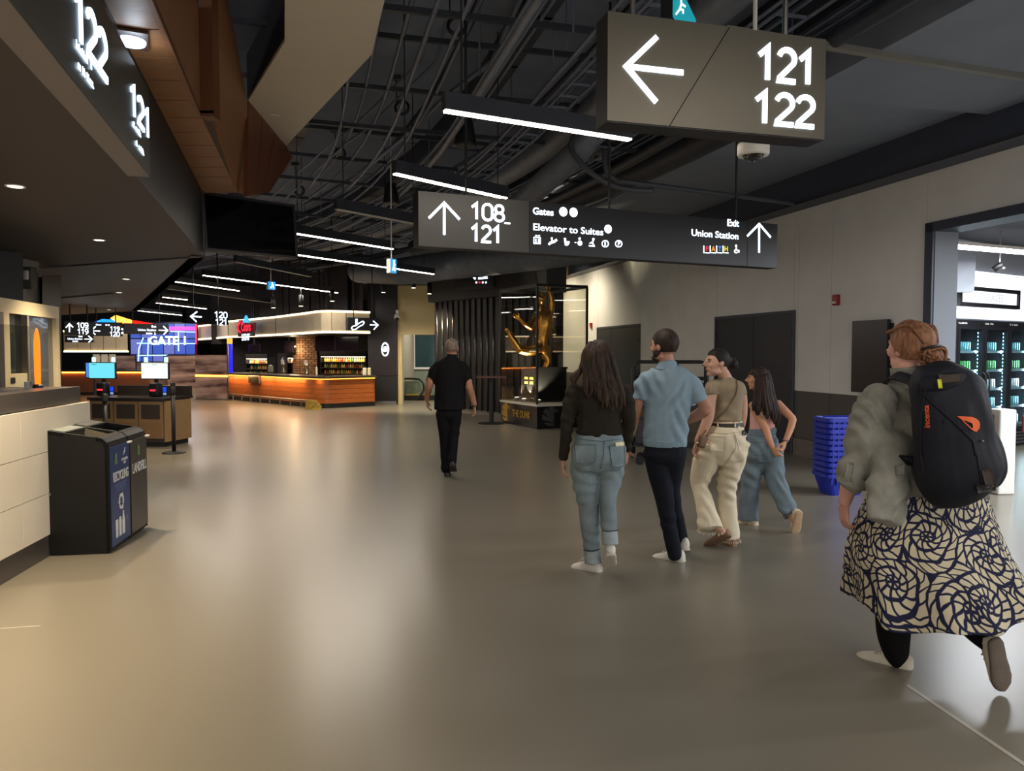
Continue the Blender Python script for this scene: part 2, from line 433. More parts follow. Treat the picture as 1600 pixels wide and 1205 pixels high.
# ------------------------------------------------------------------ left: tiled counter wall
LW0 = Vector((-3.44, 5.08, 0)); LA = math.radians(9.0); LD = Vector((-math.sin(LA), math.cos(LA), 0)); LN = Vector((math.cos(LA), math.sin(LA), 0))
def LWp(t, z=0.0, out=0.0): return LW0 + LD * t + LN * out + Vector((0, 0, z))
lw = sgroup('wall_left', 'white tiled counter front with a dark counter band on top')
tE = 1.50
MB().poly([LWp(-6, 0, -.02), LWp(tE, 0, -.02), LWp(tE, 1.13, -.02), LWp(-6, 1.13, -.02)], LN * -.5).build('wall_core', M_DARK, lw)
M_TILE = mat('white_wall_tile', (226, 216, 196), .35, var=.03, vscale=1.5)
zz = [.17, .49, .81, 1.14]
for r in range(3):
    for c in range(6):
        t1 = tE - c * 1.25 + (0.0); t0 = t1 - 1.246
        MB().poly([LWp(t0, zz[r] + .002, 0), LWp(t1, zz[r] + .002, 0), LWp(t1, zz[r + 1] - .002, 0), LWp(t0, zz[r + 1] - .002, 0)], LN * -.03).build('wall_tile', M_TILE, lw)
MB().poly([LWp(-6, 0, -.012), LWp(tE, 0, -.012), LWp(tE, .165, -.012), LWp(-6, .165, -.012)], LN * -.03).build('base_board', mat('left_base', (78, 72, 66), .4), lw)
MB().poly([LWp(-6, 1.145, -.03), LWp(tE - .12, 1.145, -.03), LWp(tE - .12, 1.275, -.03), LWp(-6, 1.275, -.03)], LN * -.6).build('counter_band', mat('counter_band', (74, 68, 64), .4, var=.05), lw)

# ------------------------------------------------------------------ left: dark soffit, fascia, wood soffit, white facet
ls = sgroup('ceiling_left_soffit', 'dark plum soffit over the concession counters')
M_PLUM = mat('plum_soffit', (52, 47, 50), .55, var=.05, vscale=2)
ZS = 2.60
e0, e1 = G(214, 277, ZS), G(318, 400, ZS)
ed = (e1 - e0).normalized(); en = Vector((ed.y, -ed.x, 0))
e_near = e0 - ed * 9
s60 = G(60, 420, ZS)
MB().poly([e_near, e1, s60, Vector((-9, 9.8, ZS)), Vector((-9, -5, ZS))], (0, 0, .03)).build('soffit_panel', M_PLUM, ls)
f2 = [G(60, 420, 2.585), G(320, 402, 2.585), G(215, 486, 2.585), G(100, 492, 2.585), Vector((-22, 16, 2.585)), Vector((-12, 9.4, 2.585))]
MB().poly(f2, (0, 0, .09)).build('soffit_panel', mat('plum_soffit_far', (62, 58, 64), .5, var=.05, vscale=2), ls)
a, b = G(93, 467, 2.56), G(173, 460, 2.56)
MB().poly([a, b, b + Vector((0, .1, 0)), a + Vector((0, .1, 0))], (0, 0, .1)).build('soffit_trim', mat('soffit_trim', (120, 118, 116), .5), ls)
# fascia above the soffit edge
MB().poly([e_near + Vector((0, 0, .03)), e1 + Vector((0, 0, .03)), e1 + Vector((0, 0, 1.0)), e_near + Vector((0, 0, 1.0))], en * -.1).build('fascia', M_BLACK, ls)
g0, g1 = G(320, 402, 2.585), G(215, 486, 2.585)
MB().poly([g0, g1, g1 + Vector((0, 0, 1.4)), g0 + Vector((0, 0, 1.4))], (-.1, -.1, 0)).build('fascia', M_BLACK, ls)
# downlights in the soffit
def downlight(q, r, label, power, warm=(1.0, .80, .55), spot=1.9):
    t = thing('downlight', label, 'downlight', q, group='recessed downlights in the dark soffit')
    MB().lathe([(r * .75, .03), (r * .75, -.002), (r, -.006), (r * 1.05, 0), (r * 1.05, .02)], 20).build('trim_ring', M_WHITE, t, True)
    MB().lathe([(r * .72, -.004), (r * .72, .006)], 20).build('lens', emat('downlight_lens', (255, 240, 214), 6), t)
    if power:
        l = bpy.data.lights.new('downlight_lamp', 'SPOT'); l.energy = power * 3.4; l.color = warm; l.spot_size = spot; l.spot_blend = .8; l.shadow_soft_size = .06
        o = link('downlight_lamp', l, t, (0, 0, -.02))
for px, py, z, pw, lb in ((24, 291, ZS, 90, 'recessed downlight nearest the lit 121 sign'), (155, 375, ZS, 90, 'recessed downlight in the dark soffit left of the screen'),
                      (197, 436, 2.585, 60, 'recessed downlight in the grey far soffit, third along'), (186, 457, 2.585, 50, 'recessed downlight over the checkout counter'),
                      (170, 484, 2.585, 40, 'small far downlight above the hanging sign row')):
    downlight(G(px, py, z), .055, lb, pw)
for k in range(4):
    downlight(Vector((-2.65 + .6 * k, 3.0 - 2.3 * k, ZS)), .055, 'recessed downlight beside the viewer above the tiled counter', 110)

ws = sgroup('ceiling_wood_soffit', 'wood plank soffit and boxed wood frames above the lit signs')
ZW = 3.3
wl0, wl1 = G(150, 0, ZW), G(310, 300, ZW); wr0, wr1 = G(240, 0, ZW), G(313, 177, ZW)
wn0 = wl0 - (wl1 - wl0).normalized() * 4; wrn = wr0 - (wr1 - wr0).normalized() * 4
MB().poly([wn0, wrn, wr1, G(334, 177, ZW), G(372, 300, ZW), wl1], (0, 0, .02)).build('backing', mat('wood_dark', (70, 44, 28), .6), ws)
npl = 22
far_r = G(372, 300, ZW)
for k in range(npl):
    f0, f1 = k / npl, (k + .965) / npl
    def edge_r(f):
        q = wn0.lerp(wl1, f)
        # right-hand edge of the strip: straight, then flaring after the post
        tot = (wl1 - wn0).length; d = f * tot; lim = (wr1 - wrn).length
        if d <= lim: return wrn + (wr1 - wrn).normalized() * d
        return wr1.lerp(far_r, (d - lim) / max(.01, tot - lim))
    pts = [wn0.lerp(wl1, f0), edge_r(f0), edge_r(f1), wn0.lerp(wl1, f1)]
    MB().poly([p - Vector((0, 0, .012)) for p in pts], (0, 0, .012)).build('plank', M_WOOD, ws)
M_WOOD2 = mat('wood_cladding', (138, 92, 60), .5, var=.15, vscale=5, stretch=(10, 10, 1))
MB().poly([wrn - Vector((0, 0, .02)), wr1 - Vector((0, 0, .02)), wr1 + Vector((0, 0, .75)), wrn + Vector((0, 0, .75))], (-.03, 0, 0)).build('edge_board', M_WOOD2, ws)
q0, q1 = G(313, 177, ZW), G(334, 177, ZW)
MB().poly([q0 - Vector((0, 0, .02)), q1 - Vector((0, 0, .02)), q1 + Vector((0, .12, -.02)), q0 + Vector((0, .12, -.02))], (0, 0, 1.62)).build('post', mat('wood_post', (104, 62, 36), .5, var=.15, vscale=5, stretch=(10, 10, 1)), ws)
ZF = 4.2
k0, k1 = G(334, 177, ZW), G(372, 300, ZW)
kt1, kt0 = G(386, 156, ZF), P(356, 0, 6.4)
MB().poly([k0 + Vector((0, 0, -.01)), k1 + Vector((0, 0, -.01)), P(387, 306, 8.3), kt1], (-.05, 0, .02)).build('wood_facet', M_WOOD, ws)
MB().poly([k0 + Vector((0, 0, -.01)), kt1, kt0, P(334, 0, 5.6)], (-.05, 0, .02)).build('wood_facet', M_WOOD, ws)
wv = [G(388, 157, ZF), G(447, 228, ZF)]
drop0, drop1 = P(387, 306, 8.1), P(421, 301, 8.95)
tip = P(457, 246, 9.75)
npn = 3
for k in range(npn):
    a0, a1 = k / npn + .008, (k + 1) / npn - .008
    MB().poly([wv[0].lerp(wv[1], a0), wv[0].lerp(wv[1], a1), drop0.lerp(drop1, a1), drop0.lerp(drop1, a0)], (-.05, .01, 0)).build('wall_plank', mat('wood_brown_panel', (112, 66, 44), .5, var=.12, vscale=5, stretch=(8, 8, 1)), ws)
MB().poly([wv[1], tip, drop1], (-.05, .01, 0)).build('wall_plank', MATS['wood_brown_panel'], ws)
wf = sgroup('ceiling_white_facet', 'angular off-white ceiling facet with black edge')
pts = [G(445, -120, ZF), G(445, 65, ZF), G(388, 157, ZF), G(447, 228, ZF), G(581, 85, ZF), G(601, 0, ZF), G(616, -120, ZF)]
MB().poly(pts, (0, 0, .03)).build('white_panel', mat('off_white_facet', (206, 198, 184), .7, var=.02), wf)
pe = [p + Vector((0, 0, .03)) for p in pts]
ctr = sum(pe, Vector()) / len(pe)
MB().poly([ctr + (p - ctr) * 1.02 for p in pe], (0, 0, .45)).build('black_edge', M_BLACK, wf)
t = thing('ceiling_spot', 'tiny recessed spot in the off-white ceiling facet', 'downlight', G(429, 181, ZF))
MB().lathe([(.03, 0), (.045, -.006), (.05, 0), (.05, .02)], 16).build('trim_ring', M_WHITE, t, True)
MB().lathe([(.028, -.003), (.028, .002)], 16).build('lens', mat('spot_lens', (230, 228, 220), .3), t)
# accent lamp washing the wood planks
t = thing('soffit_accent_lamp', 'square framed accent lamp set in the wood plank soffit', 'lamp', G(205, 60, ZW - .02), math.radians(25))
MB().bb(-.085, .085, -.13, .13, -.012, .0).build('frame', mat('lamp_frame', (70, 48, 40), .5), t)
MB().lathe([(.07, -.03), (.075, -.02), (.075, -.012)], 20).build('lens', emat('accent_lens', (205, 228, 255), 2.2), t, True)
l = bpy.data.lights.new('accent_lamp', 'POINT'); l.energy = 1.6; l.color = (.75, .87, 1); l.shadow_soft_size = .05
link('accent_lamp', l, t, (.02, .0, -.1))
# ------------------------------------------------------------------ flat boards placed by their two ends
class Board:
    def __init__(s, name, label, cat, A, B, group=None, kind=None):
        s.A = Vector(A); B = Vector(B); s.B = B; d = B - s.A; d.z = 0; s.w = d.length; s.ex = d.normalized()
        s.rz = math.atan2(d.y, d.x); s.n = Vector((s.ex.y, -s.ex.x, 0))
        s.o = thing(name, label, cat, s.A, s.rz, group)
    def at(s, px, py):
        d = ray(px, py); c = Vector((0, 0, CAM_Z)); t = (s.A - c).dot(s.n) / d.dot(s.n); p = c + d * t - s.A
        return (p.dot(s.ex), p.z)
    def box(s, name, x0, x1, y0, y1, z0, z1, m):
        return MB().bb(x0, x1, y0, y1, z0, z1).build(name, m, s.o)
    def text(s, string, px, py, hpx, m, align='CENTER', bold=0.0, y=-.004, name='lettering', sx=1.0):
        x, z = s.at(px, py); x2, z2 = s.at(px, py - hpx)
        return text(name, string, (z2 - z) * 1.38, m, s.o, (x, y, z), bold * (z2 - z), .003, align, sx)
    def dig(s, string, px0, px1, py_bot, py_top, m, wfrac=.17, y=-.006):
        x0, z0 = s.at(px0, py_bot); x1, _ = s.at(px1, py_bot); _, z1 = s.at(px0, py_top)
        h = z1 - z0; n = len(string); adv = .66; tot = (adv * (n - 1) + .6) * h
        digits('numeral', string, h, h * wfrac, m, s.o, x0, z0, y, 0, adv, (x1 - x0) / tot)
    def arrow(s, px, py, px_len, ang, m, w=.13, y=-.006):
        x, z = s.at(px, py); x2, _ = s.at(px + px_len / 2, py); x1, _ = s.at(px - px_len / 2, py); L = x2 - x1
        return arrow(m, s.o, x, z, L, L * w, ang, y, 0)
    def disc(s, px, py, rpx, m, y=-.004, name='dot'):
        x, z = s.at(px, py); _, z2 = s.at(px, py - rpx); r = z2 - z
        mb = MB(); mb.rings([[(x + r * math.cos(a * PI / 10), yy, z + r * math.sin(a * PI / 10)) for a in range(20)] for yy in (y, 0)])
        return mb.build(name, m, s.o)
    def stroke(s, pts, wpx, m, name='pictogram', y=-.004, closed=False):
        q = [s.at(*p) for p in pts]; _, za = s.at(*pts[0]); _, zb = s.at(pts[0][0], pts[0][1] - wpx)
        mb = MB(); ribbon(mb, q, zb - za, y, 0, closed); return mb.build(name, m, s.o)
    def shape(s, pts, m, name='mark', y=-.004):
        q = [s.at(*p) for p in pts]
        return MB().poly([(x, y, z) for x, z in q], (0, -y, 0)).build(name, m, s.o)

# ------------------------------------------------------------------ linear lights
LZ = 3.2
M_DIFF = emat('linear_diffuser', (255, 240, 222), 14)
M_DIFF_OFF = mat('linear_diffuser_off', (190, 186, 178), .5)
def linear_light(a, b, lit, label, power=16):
    a, b = Vector(a), Vector(b); L = (b - a).length; mid = (a + b) / 2; rz = math.atan2(b.y - a.y, b.x - a.x)
    t = thing('linear_light', label, 'ceiling light', mid, rz, 'suspended linear ceiling lights')
    MB().bb(-L / 2 - .01, L / 2 + .01, -.035, .035, .012, .13).build('housing', M_CEILBLK, t)
    MB().bb(-L / 2, L / 2, -.026, .026, 0, .014).build('diffuser', M_DIFF if lit else M_DIFF_OFF, t)
    for s in (-1, 1):
        MB().cyl((s * L * .42, 0, .12), (s * L * .42, 0, CEIL_Z - LZ + .02), .006, 6).build('suspension_cable', M_BLACK, t)
    if lit and power:
        l = bpy.data.lights.new('linear_lamp', 'AREA'); l.shape = 'RECTANGLE'; l.size = L * .98; l.size_y = .05; l.energy = power * L; l.color = (1, .90, .78)
        link('linear_lamp', l, t, (0, 0, -.004))
LL = [((695, 175), (984, 220), 1, 'lit linear ceiling light nearest, left of the 121 122 arrow sign'),
      ((617, 273), (790, 311), 1, 'lit linear ceiling light just behind the long wayfinding sign'),
      ((450, 364), (613, 390), 1, 'lit linear ceiling light directly right of the black screen'),
      ((450, 397), (677, 429), 1, 'lit linear ceiling light below the screen, ending near the big duct'),
      ((318, 431), (527, 458), 1, 'long lit linear ceiling light above the bar canopy'),
      ((275, 441), (373, 455), 1, 'shorter lit linear ceiling light left of the one above the bar'),
      ((255, 465), (292, 469), 1, 'short lit linear ceiling light above the far soffit edge'),
      ((245, 474), (322, 483), 1, 'lit linear ceiling light above the 120 121 arrow sign'),
      ((216, 486), (284, 493), 1, 'farthest lit linear ceiling light above the gate sign'),
      ((525, 328), (655, 352), 0, 'unlit linear ceiling light left of the long wayfinding sign'),
      ((368, 410), (485, 433), 0, 'unlit linear ceiling light below the black screen'),
      ((262, 452), (425, 474), 0, 'unlit linear ceiling light in front of the bar')]
for a, b, lit, lb in LL: linear_light(G(a[0], a[1], LZ), G(b[0], b[1], LZ), lit, lb)
for k, s in enumerate((1.6, -1.2, -4.0)):
    for off in (.4,):
        c = axis(s, off - .3, LZ); h = heading(s); d = Vector((math.cos(h), math.sin(h), 0)) * .8
        linear_light(c - d, c + d, 1, 'lit linear ceiling light in the row over the viewer')

# ------------------------------------------------------------------ ceiling services
def along(o, z, s0, s1, wob=0.0, step=1.0, phase=0.0):
    n = max(2, int((s1 - s0) / step)); return [axis(s0 + (s1 - s0) * k / n, o + wob * math.sin(k * .9 + phase), z) for k in range(n + 1)]
rnd = random.Random(3)
for k in range(26):
    o = -1.9 + k * .2 + rnd.uniform(-.05, .05); z = rnd.choice((4.15, 4.25, 4.35, 4.5)); r = rnd.choice((.012, .014, .018, .024))
    s0 = rnd.choice((-6, -6, 3, 5)); s1 = rnd.choice((14, 18, 26, 26))
    c = MB().tube(along(o, z, s0, s1), r, 6).build('conduit', M_CONDUIT, None, True)
    tag(c, 'thin grey conduit running along the dark exposed ceiling', 'conduit', 'ceiling conduits')
for k, (o, z, r, s0, s1, lb) in enumerate(((.95, 4.42, .17, -6, 26, 'wide grey round pipe running along the middle of the ceiling'),
                                (1.75, 4.05, .07, -6, 24, 'medium dark sprinkler main running along the ceiling'),
                                (-.75, 4.0, .035, -6, 26, 'slim pale pipe along the ceiling over the wood facet'),
                                (2.6, 4.3, .2, 2, 20, 'fat dark duct along the right of the ceiling'))):
    tag(MB().tube(along(o, z, s0, s1), r, 14).build('ceiling_pipe', M_DUCT if k in (0, 2) else M_CEILBLK, None, True), lb, 'pipe', 'large ceiling pipes')
# dark beams and cross channels
for k, (o, w) in enumerate(((-.25, .22), (2.1, .3), (-2.3, .2))):
    mb = MB()
    pts = along(o, 0, -7, 27, step=1.2)
    for a, b in zip(pts[:-1], pts[1:]):
        d = (b - a); mb.box(((a + b) / 2) + Vector((0, 0, CEIL_Z - .14)), (w, d.length + .05, .3), math.atan2(-d.x, d.y))
    tag(mb.build('ceiling_beam', M_CEILBLK), ('black ceiling beam left of the middle', 'black ceiling beam over the right of the hall', 'black ceiling beam along the left edge')[k], 'beam', 'ceiling beams')
chm = MB().bb(-3.1, 3.4, -.02, .02, -.025, .025).mesh('cross_channel'); chm.materials.append(M_CEILBLK)
for k in range(24):
    s = -2 + k * 1.15
    o = link('cross_channel', chm, None, axis(s, 0, 4.62 - .12 * (k % 3)), heading(s))
    tag(o, 'black strut channel spanning across the ceiling', 'strut', 'ceiling cross struts')
for k in range(30):
    s = rnd.uniform(1, 22); o = rnd.uniform(-1.9, 2.9); q = axis(s, o, 4.0 + rnd.uniform(0, .3))
    tag(MB().cyl(q, (q.x, q.y, CEIL_Z + .02), .008, 5).build('hanger_rod', M_CONDUIT), 'thin threaded hanger rod under the ceiling slab', 'rod', 'ceiling hanger rods')
# cable trays
for o, s0, s1, lb in ((.25, 2, 24, 'ladder cable tray left of the wide ceiling pipe'), (1.35, 4, 24, 'ladder cable tray right of the wide ceiling pipe')):
    t = thing('cable_tray', lb, 'cable tray', group='ceiling cable trays')
    for e in (-.14, .14): MB().tube(along(o + e, 4.18, s0, s1), .016, 6).build('side_rail', M_CONDUIT, t)
    rm = MB().bb(-.14, .14, -.012, .012, -.01, .01).mesh('rung'); rm.materials.append(M_CONDUIT)
    for k in range(int((s1 - s0) / .35)): link('rung', rm, t, axis(s0 + k * .35, o, 4.18), heading(s0 + k * .35))
# jogged conduits on the left of the ceiling
for k, (dx, lb) in enumerate(((0, 'jogged conduit left of the hanging cable coils'), (24, 'second jogged conduit beside the hanging cable coils'))):
    pts = [P(690 + dx, -40, 7.2), P(658 + dx, 95, 8.4), P(545 + dx, 205, 10.2), P(520 + dx, 222, 10.6), P(400 + dx, 330, 15)]
    tag(MB().tube(pts, .016, 6).build('conduit', M_CONDUIT, None, True), lb, 'conduit')
tag(MB().tube([P(822, -20, 7.0), P(770, 95, 8.0), P(703, 146, 8.8), P(625, 220, 10.6), P(520, 305, 14)], .03, 8).build('conduit', M_CONDUIT, None, True), 'thick jogged conduit crossing above the nearest linear light', 'conduit')
# flexible bent pipes above the long sign
tag(MB().tube(crv([P(925, 175, 9.6), P(892, 225, 9.4), P(915, 262, 9.3), P(952, 288, 9.3), P(985, 296, 9.4), P(1020, 298, 9.5)]), .035, 10).build('flexible_pipe', mat('pipe_grey_blue', (74, 78, 86), .5), None, True), 'grey curved flexible pipe above the long sign', 'pipe')
tag(MB().tube(crv([P(948, 190, 9.9), P(945, 255, 9.8), P(962, 281, 9.8), P(1010, 288, 9.9), P(1240, 318, 11)]), .032, 10).build('flexible_pipe', MATS['pipe_grey_blue'], None, True), 'long grey pipe bending right toward the boxed beam', 'pipe')
tag(MB().tube([P(960, 165, 9.2), P(905, 235, 9.5), P(800, 330, 10.6)], .16, 16).build('round_duct', M_DUCT, None, True), 'short round duct behind the nearest linear light', 'duct')
for k in range(5):
    q = P(868 + k * 14, 272 - k * 9, 11)
    tag(MB().box(q, (.34, .12, .05), .5).build('light_grille', mat('grille_panel', (120, 118, 112), .6)), 'small pale ceiling tile beyond the bent pipes', 'ceiling tile', 'pale ceiling bits')
# big spiral duct
sp = thing('spiral_duct', 'big grey spiral duct under the ceiling above the glass case', 'duct')
path = crv([P(560, 424, 21), P(625, 424, 18), P(690, 416, 16.5), P(780, 405, 15.2), P(870, 392, 14.0), P(960, 378, 13)], 8)
MB().tube(path, .30, 20).build('duct_body', M_DUCT, sp, True)
for k in range(0, len(path) - 1, 1):
    for f in (0, .33, .66):
        q = path[k].lerp(path[k + 1], f); d = (path[k + 1] - path[k]).normalized()
        MB().tube([q - d * .012, q, q + d * .012], [.301, .312, .301], 20, cap=False).build('seam_ring', M_DUCT, sp, True)
# hanging coils of cable
for px, py, Y, lb in ((714, 40, 6.9, 'coil of black cable hanging near the top of the view'), (628, 168, 9.3, 'coil of black cable above the nearest linear light'),
                      (531, 240, 11.5, 'coil of black cable left of the second linear light'), (468, 298, 13.5, 'coil of black cable by the wood facet tip')):
    q = P(px, py, Y); t = thing('cable_coil', lb, 'cable coil', q, group='hanging cable coils')
    mb = MB()
    for j in range(4):
        r = .075 + .006 * (j % 3); pts = [(r * math.cos(a * PI / 10), (j - 1.5) * .014, r * math.sin(a * PI / 10)) for a in range(20)]
        mb.tube(pts, .009, 6, closed=True)
    mb.build('coil', M_BLACK, t, True)
    MB().tube([(-.06, 0, .05), (-.07, 0, CEIL_Z - q.z + .02)], .007, 6).build('cable', M_BLACK, t)
    MB().bb(-.13, -.01, -.04, .04, CEIL_Z - q.z - .04, CEIL_Z - q.z + .03).build('ceiling_box', M_CEILBLK, t)
# cone speakers
for px, py, Y, lb in ((727, 212, 8.6, 'black cone pendant speaker behind the nearest linear light'), (611, 306, 11.8, 'black cone pendant speaker above the unlit linear light')):
    q = P(px, py, Y); t = thing('pendant_speaker', lb, 'speaker', q, group='pendant speakers')
    MB().lathe([(.02, .2), (.07, .19), (.09, .12), (.13, -.1), (.13, -.12), (.02, -.12)], 18).build('shell', M_BLACK, t, True)
    MB().lathe([(.11, -.125), (.11, -.118)], 18).build('grille', mat('speaker_grille', (60, 60, 62), .6), t)
    MB().cyl((0, 0, .18), (0, 0, CEIL_Z - q.z + .02), .008, 6).build('rod', M_BLACK, t)
# track heads over the bar, near the cream wall
for px, py, Y, lb in ((646, 443, 20.5, 'black cylinder spotlight before the cream wall, left one'), (671, 452, 20.0, 'black cylinder spotlight before the cream wall, right one'),
                      (599, 450, 20.5, 'white tipped spotlight above the round emblem wall'), (470, 471, 19.5, 'track spotlight above the middle of the bar canopy'),
                      (427, 474, 20.2, 'track spotlight above the beer sign'), (519, 463, 19.0, 'track spotlight above the canopy corner')):
    q = P(px, py, Y); t = thing('cylinder_spotlight', lb, 'spotlight', q, group='spotlights by the bar')
    MB().lathe([(.055, -.12), (.06, -.12), (.06, .16), (.02, .17)], 14).build('can', M_BLACK, t, True)
    MB().lathe([(.05, -.126), (.05, -.118)], 14).build('lens', emat('spot_on', (255, 236, 205), 6), t)
    MB().cyl((0, 0, .16), (0, 0, CEIL_Z - q.z + .02), .012, 6).build('stem', M_BLACK, t)
    if px > 590:
        l = bpy.data.lights.new('spot_lamp', 'SPOT'); l.energy = 170; l.color = (1, .84, .58); l.spot_size = 1.7; l.spot_blend = .7; l.shadow_soft_size = .05
        link('spot_lamp', l, t, (0, 0, -.14), rot=(math.radians(22), 0, 0))

# ------------------------------------------------------------------ hanging signs
M_SIGN = mat('sign_bronze_panel', (92, 88, 78), .4, .55, var=.04)
M_SIGNB = mat('sign_black_panel', (26, 26, 29), .35, .2)
M_SIGNK = mat('sign_body', (24, 24, 26), .45)
def rods(B, xs, h, m=None):
    for x in xs:
        B.o; MB().cyl((x, .06, h), (x, .06, CEIL_Z - B.A.z + .02), .012, 8).build('hanging_rod', m or M_BLACK, B.o)
# 121 / 122 arrow sign
A, Bp = P(949, 188, 3.03), P(1288, 217, 3.30); Bp.z = A.z
S1 = Board('hanging_sign', 'large bronze hanging sign with left arrow and 121 122', 'sign', A, Bp)
h1 = P(949, 17, 3.03).z - A.z
S1.box('sign_body', 0, S1.w, .006, .12, -.004, h1, M_SIGNK)
xa_, za_ = S1.at(1140, 40); xb_, zb_ = S1.at(1046, 195)
MB().poly([(0, 0, 0), (xb_ - .002, 0, 0), (xa_ - .002, 0, h1), (0, 0, h1)], (0, .008, 0)).build('face_panel', M_SIGN, S1.o)
MB().poly([(xb_ + .003, 0, 0), (S1.w, 0, 0), (S1.w, 0, h1), (xa_ + .003, 0, h1)], (0, .008, 0)).build('face_panel', M_SIGN, S1.o)
S1.stroke([(1026, 58), (978, 104), (1025, 160)], 8.5, M_LETTER, 'arrow', -.006); S1.stroke([(978, 104), (1067, 114)], 8.5, M_LETTER, 'arrow', -.006)
S1.dig('121', 1182, 1274, 123, 72, M_LETTER); S1.dig('122', 1177, 1272, 191, 143, M_LETTER)
rods(S1, (S1.at(998, 25)[0], S1.at(1240, 50)[0]), h1, M_METAL)
# long wayfinding sign
A, Bp = P(654, 384, 6.5), P(1214, 409, 8.2); Bp.z = A.z
S2 = Board('hanging_sign', 'long black hanging sign with 108 121, Gates, Elevator to Suites and Exit', 'sign', A, Bp)
h2 = P(654, 298, 6.5).z - A.z
S2.box('sign_body', 0, S2.w, .006, .14, -.004, h2, M_SIGNK)
xd = S2.at(827, 350)[0]; xe = S2.at(1168, 370)[0]
for x0, x1, mm in ((0, xd - .004, mat('sign_grey_panel', (62, 61, 58), .4, .4)), (xd + .004, xe - .003, M_SIGNB), (xe + .003, S2.w, M_SIGNB)):
    S2.box('face_panel', x0, x1, 0, .008, 0, h2, mm)
S2.stroke([(670, 341), (694, 317), (718, 343)], 4, M_LETTER, 'arrow'); S2.stroke([(694, 318), (694, 367)], 4, M_LETTER, 'arrow')
S2.dig('108', 735, 788, 342, 317, M_LETTER, .16); S2.dig('121', 735, 784, 377, 351, M_LETTER, .16)
S2.stroke([(788, 348.5), (797, 349.2)], 2.4, M_LETTER, 'dash')
S2.text('Gates', 832, 330, 11, M_LETTER, 'LEFT', .02, sx=1.05); S2.disc(880, 331, 7.2, M_LETTER); S2.disc(896, 332, 7.2, M_LETTER)
S2.text('Elevator to Suites', 832, 355, 11, M_LETTER, 'LEFT', .01, sx=1.2); S2.disc(950, 358, 6.6, M_LETTER)
S2.text('Exit', 1154, 350, 11, M_LETTER, 'RIGHT', .02); S2.text('Union Station', 1154, 370, 10.5, M_LETTER, 'RIGHT', .01, sx=1.15)
S2.stroke([(1167.5, 369), (1186, 350), (1204, 371)], 3.2, M_LETTER, 'arrow'); S2.stroke([(1186, 351), (1186, 395)], 3.2, M_LETTER, 'arrow')
for k, (ch, c) in enumerate(zip('PATH', ((225, 40, 50), (240, 150, 40), (70, 130, 230), (220, 215, 60)))):
    px = 1104 + k * 10
    S2.shape([(px - 4.5, 395), (px + 4, 395.5), (px + 4, 384.5), (px - 4.5, 384)], emat('path_tile_%d' % k, (30, 30, 34), .3), 'letter_tile', -.003)
    S2.stroke([(px - 4.5, 384), (px - 4.5, 395), (px + 4, 395.5)], 1.2, M_LETTER, 'tile_edge', -.004)
    S2.text(ch, px, 389.5, 8, emat('path_letter_%d' % k, c, 1.2), 'CENTER', .02, -.006)
def wheelchair(B, px, py, r, m):
    B.disc(px, py - r * 1.5, r * .4, m); B.stroke([(px, py - r), (px + r * .2, py), (px + r * .9, py + r * .1), (px + r, py + r * .8)], r * .4, m)
    B.stroke([(px + r * .55 * math.cos(a), py + r * .4 + r * .55 * math.sin(a)) for a in (-1.9, -2.6, -3.3, -4.0, -4.8, -5.6)], r * .35, m)
wheelchair(S2, 1150, 391, 4.5, M_LETTER)
# pictograms
S2.stroke([(834, 371), (844, 371.5), (844, 381), (834, 380.5)], 1.3, M_LETTER, closed=True)
for dx in (0, 4.5): S2.disc(837 + dx, 374.5, 1.2, M_LETTER); S2.stroke([(837 + dx, 376), (837 + dx, 380)], 2, M_LETTER)
S2.stroke([(836, 369.5), (837.5, 367.5), (839, 369.5)], .9, M_LETTER); S2.stroke([(840.5, 367.5), (842, 369.5), (843.5, 367.5)], .9, M_LETTER)
S2.stroke([(857, 381), (860, 378), (864, 377), (869, 374), (870, 376), (866, 379), (861, 380.5), (858, 382.5)], 1.3, M_LETTER, closed=True); S2.disc(862, 372.5, 1.6, M_LETTER); S2.stroke([(862, 374), (863, 378)], 2, M_LETTER)
S2.shape([(881, 372), (884, 372.3), (884.5, 377), (890, 377.3), (889, 381), (886.5, 384), (883, 383.8), (882, 379)], M_LETTER, 'pictogram')
S2.disc(905.5, 373, 2, M_LETTER); S2.disc(906, 380, 4, M_LETTER); S2.stroke([(898, 379), (900, 379)], 1.3, M_LETTER)
S2.disc(927, 374, 2, M_LETTER); S2.stroke([(920, 384), (928, 384.5), (926, 380), (922, 380), (927, 377)], 2, M_LETTER)
for px in (945.5, 966.5):
    S2.stroke([(px + 5 * math.cos(a * PI / 8), 381 + 5 * math.sin(a * PI / 8)) for a in range(16)], 1.3, M_LETTER, closed=True)
S2.stroke([(945.5, 378), (945.5, 384)], 2, M_LETTER); S2.text('P', 966.7, 381, 5.5, M_LETTER, 'CENTER', .06)
rods(S2, (S2.at(732, 300)[0], S2.at(957, 320)[0], S2.at(1156, 335)[0]), h2)
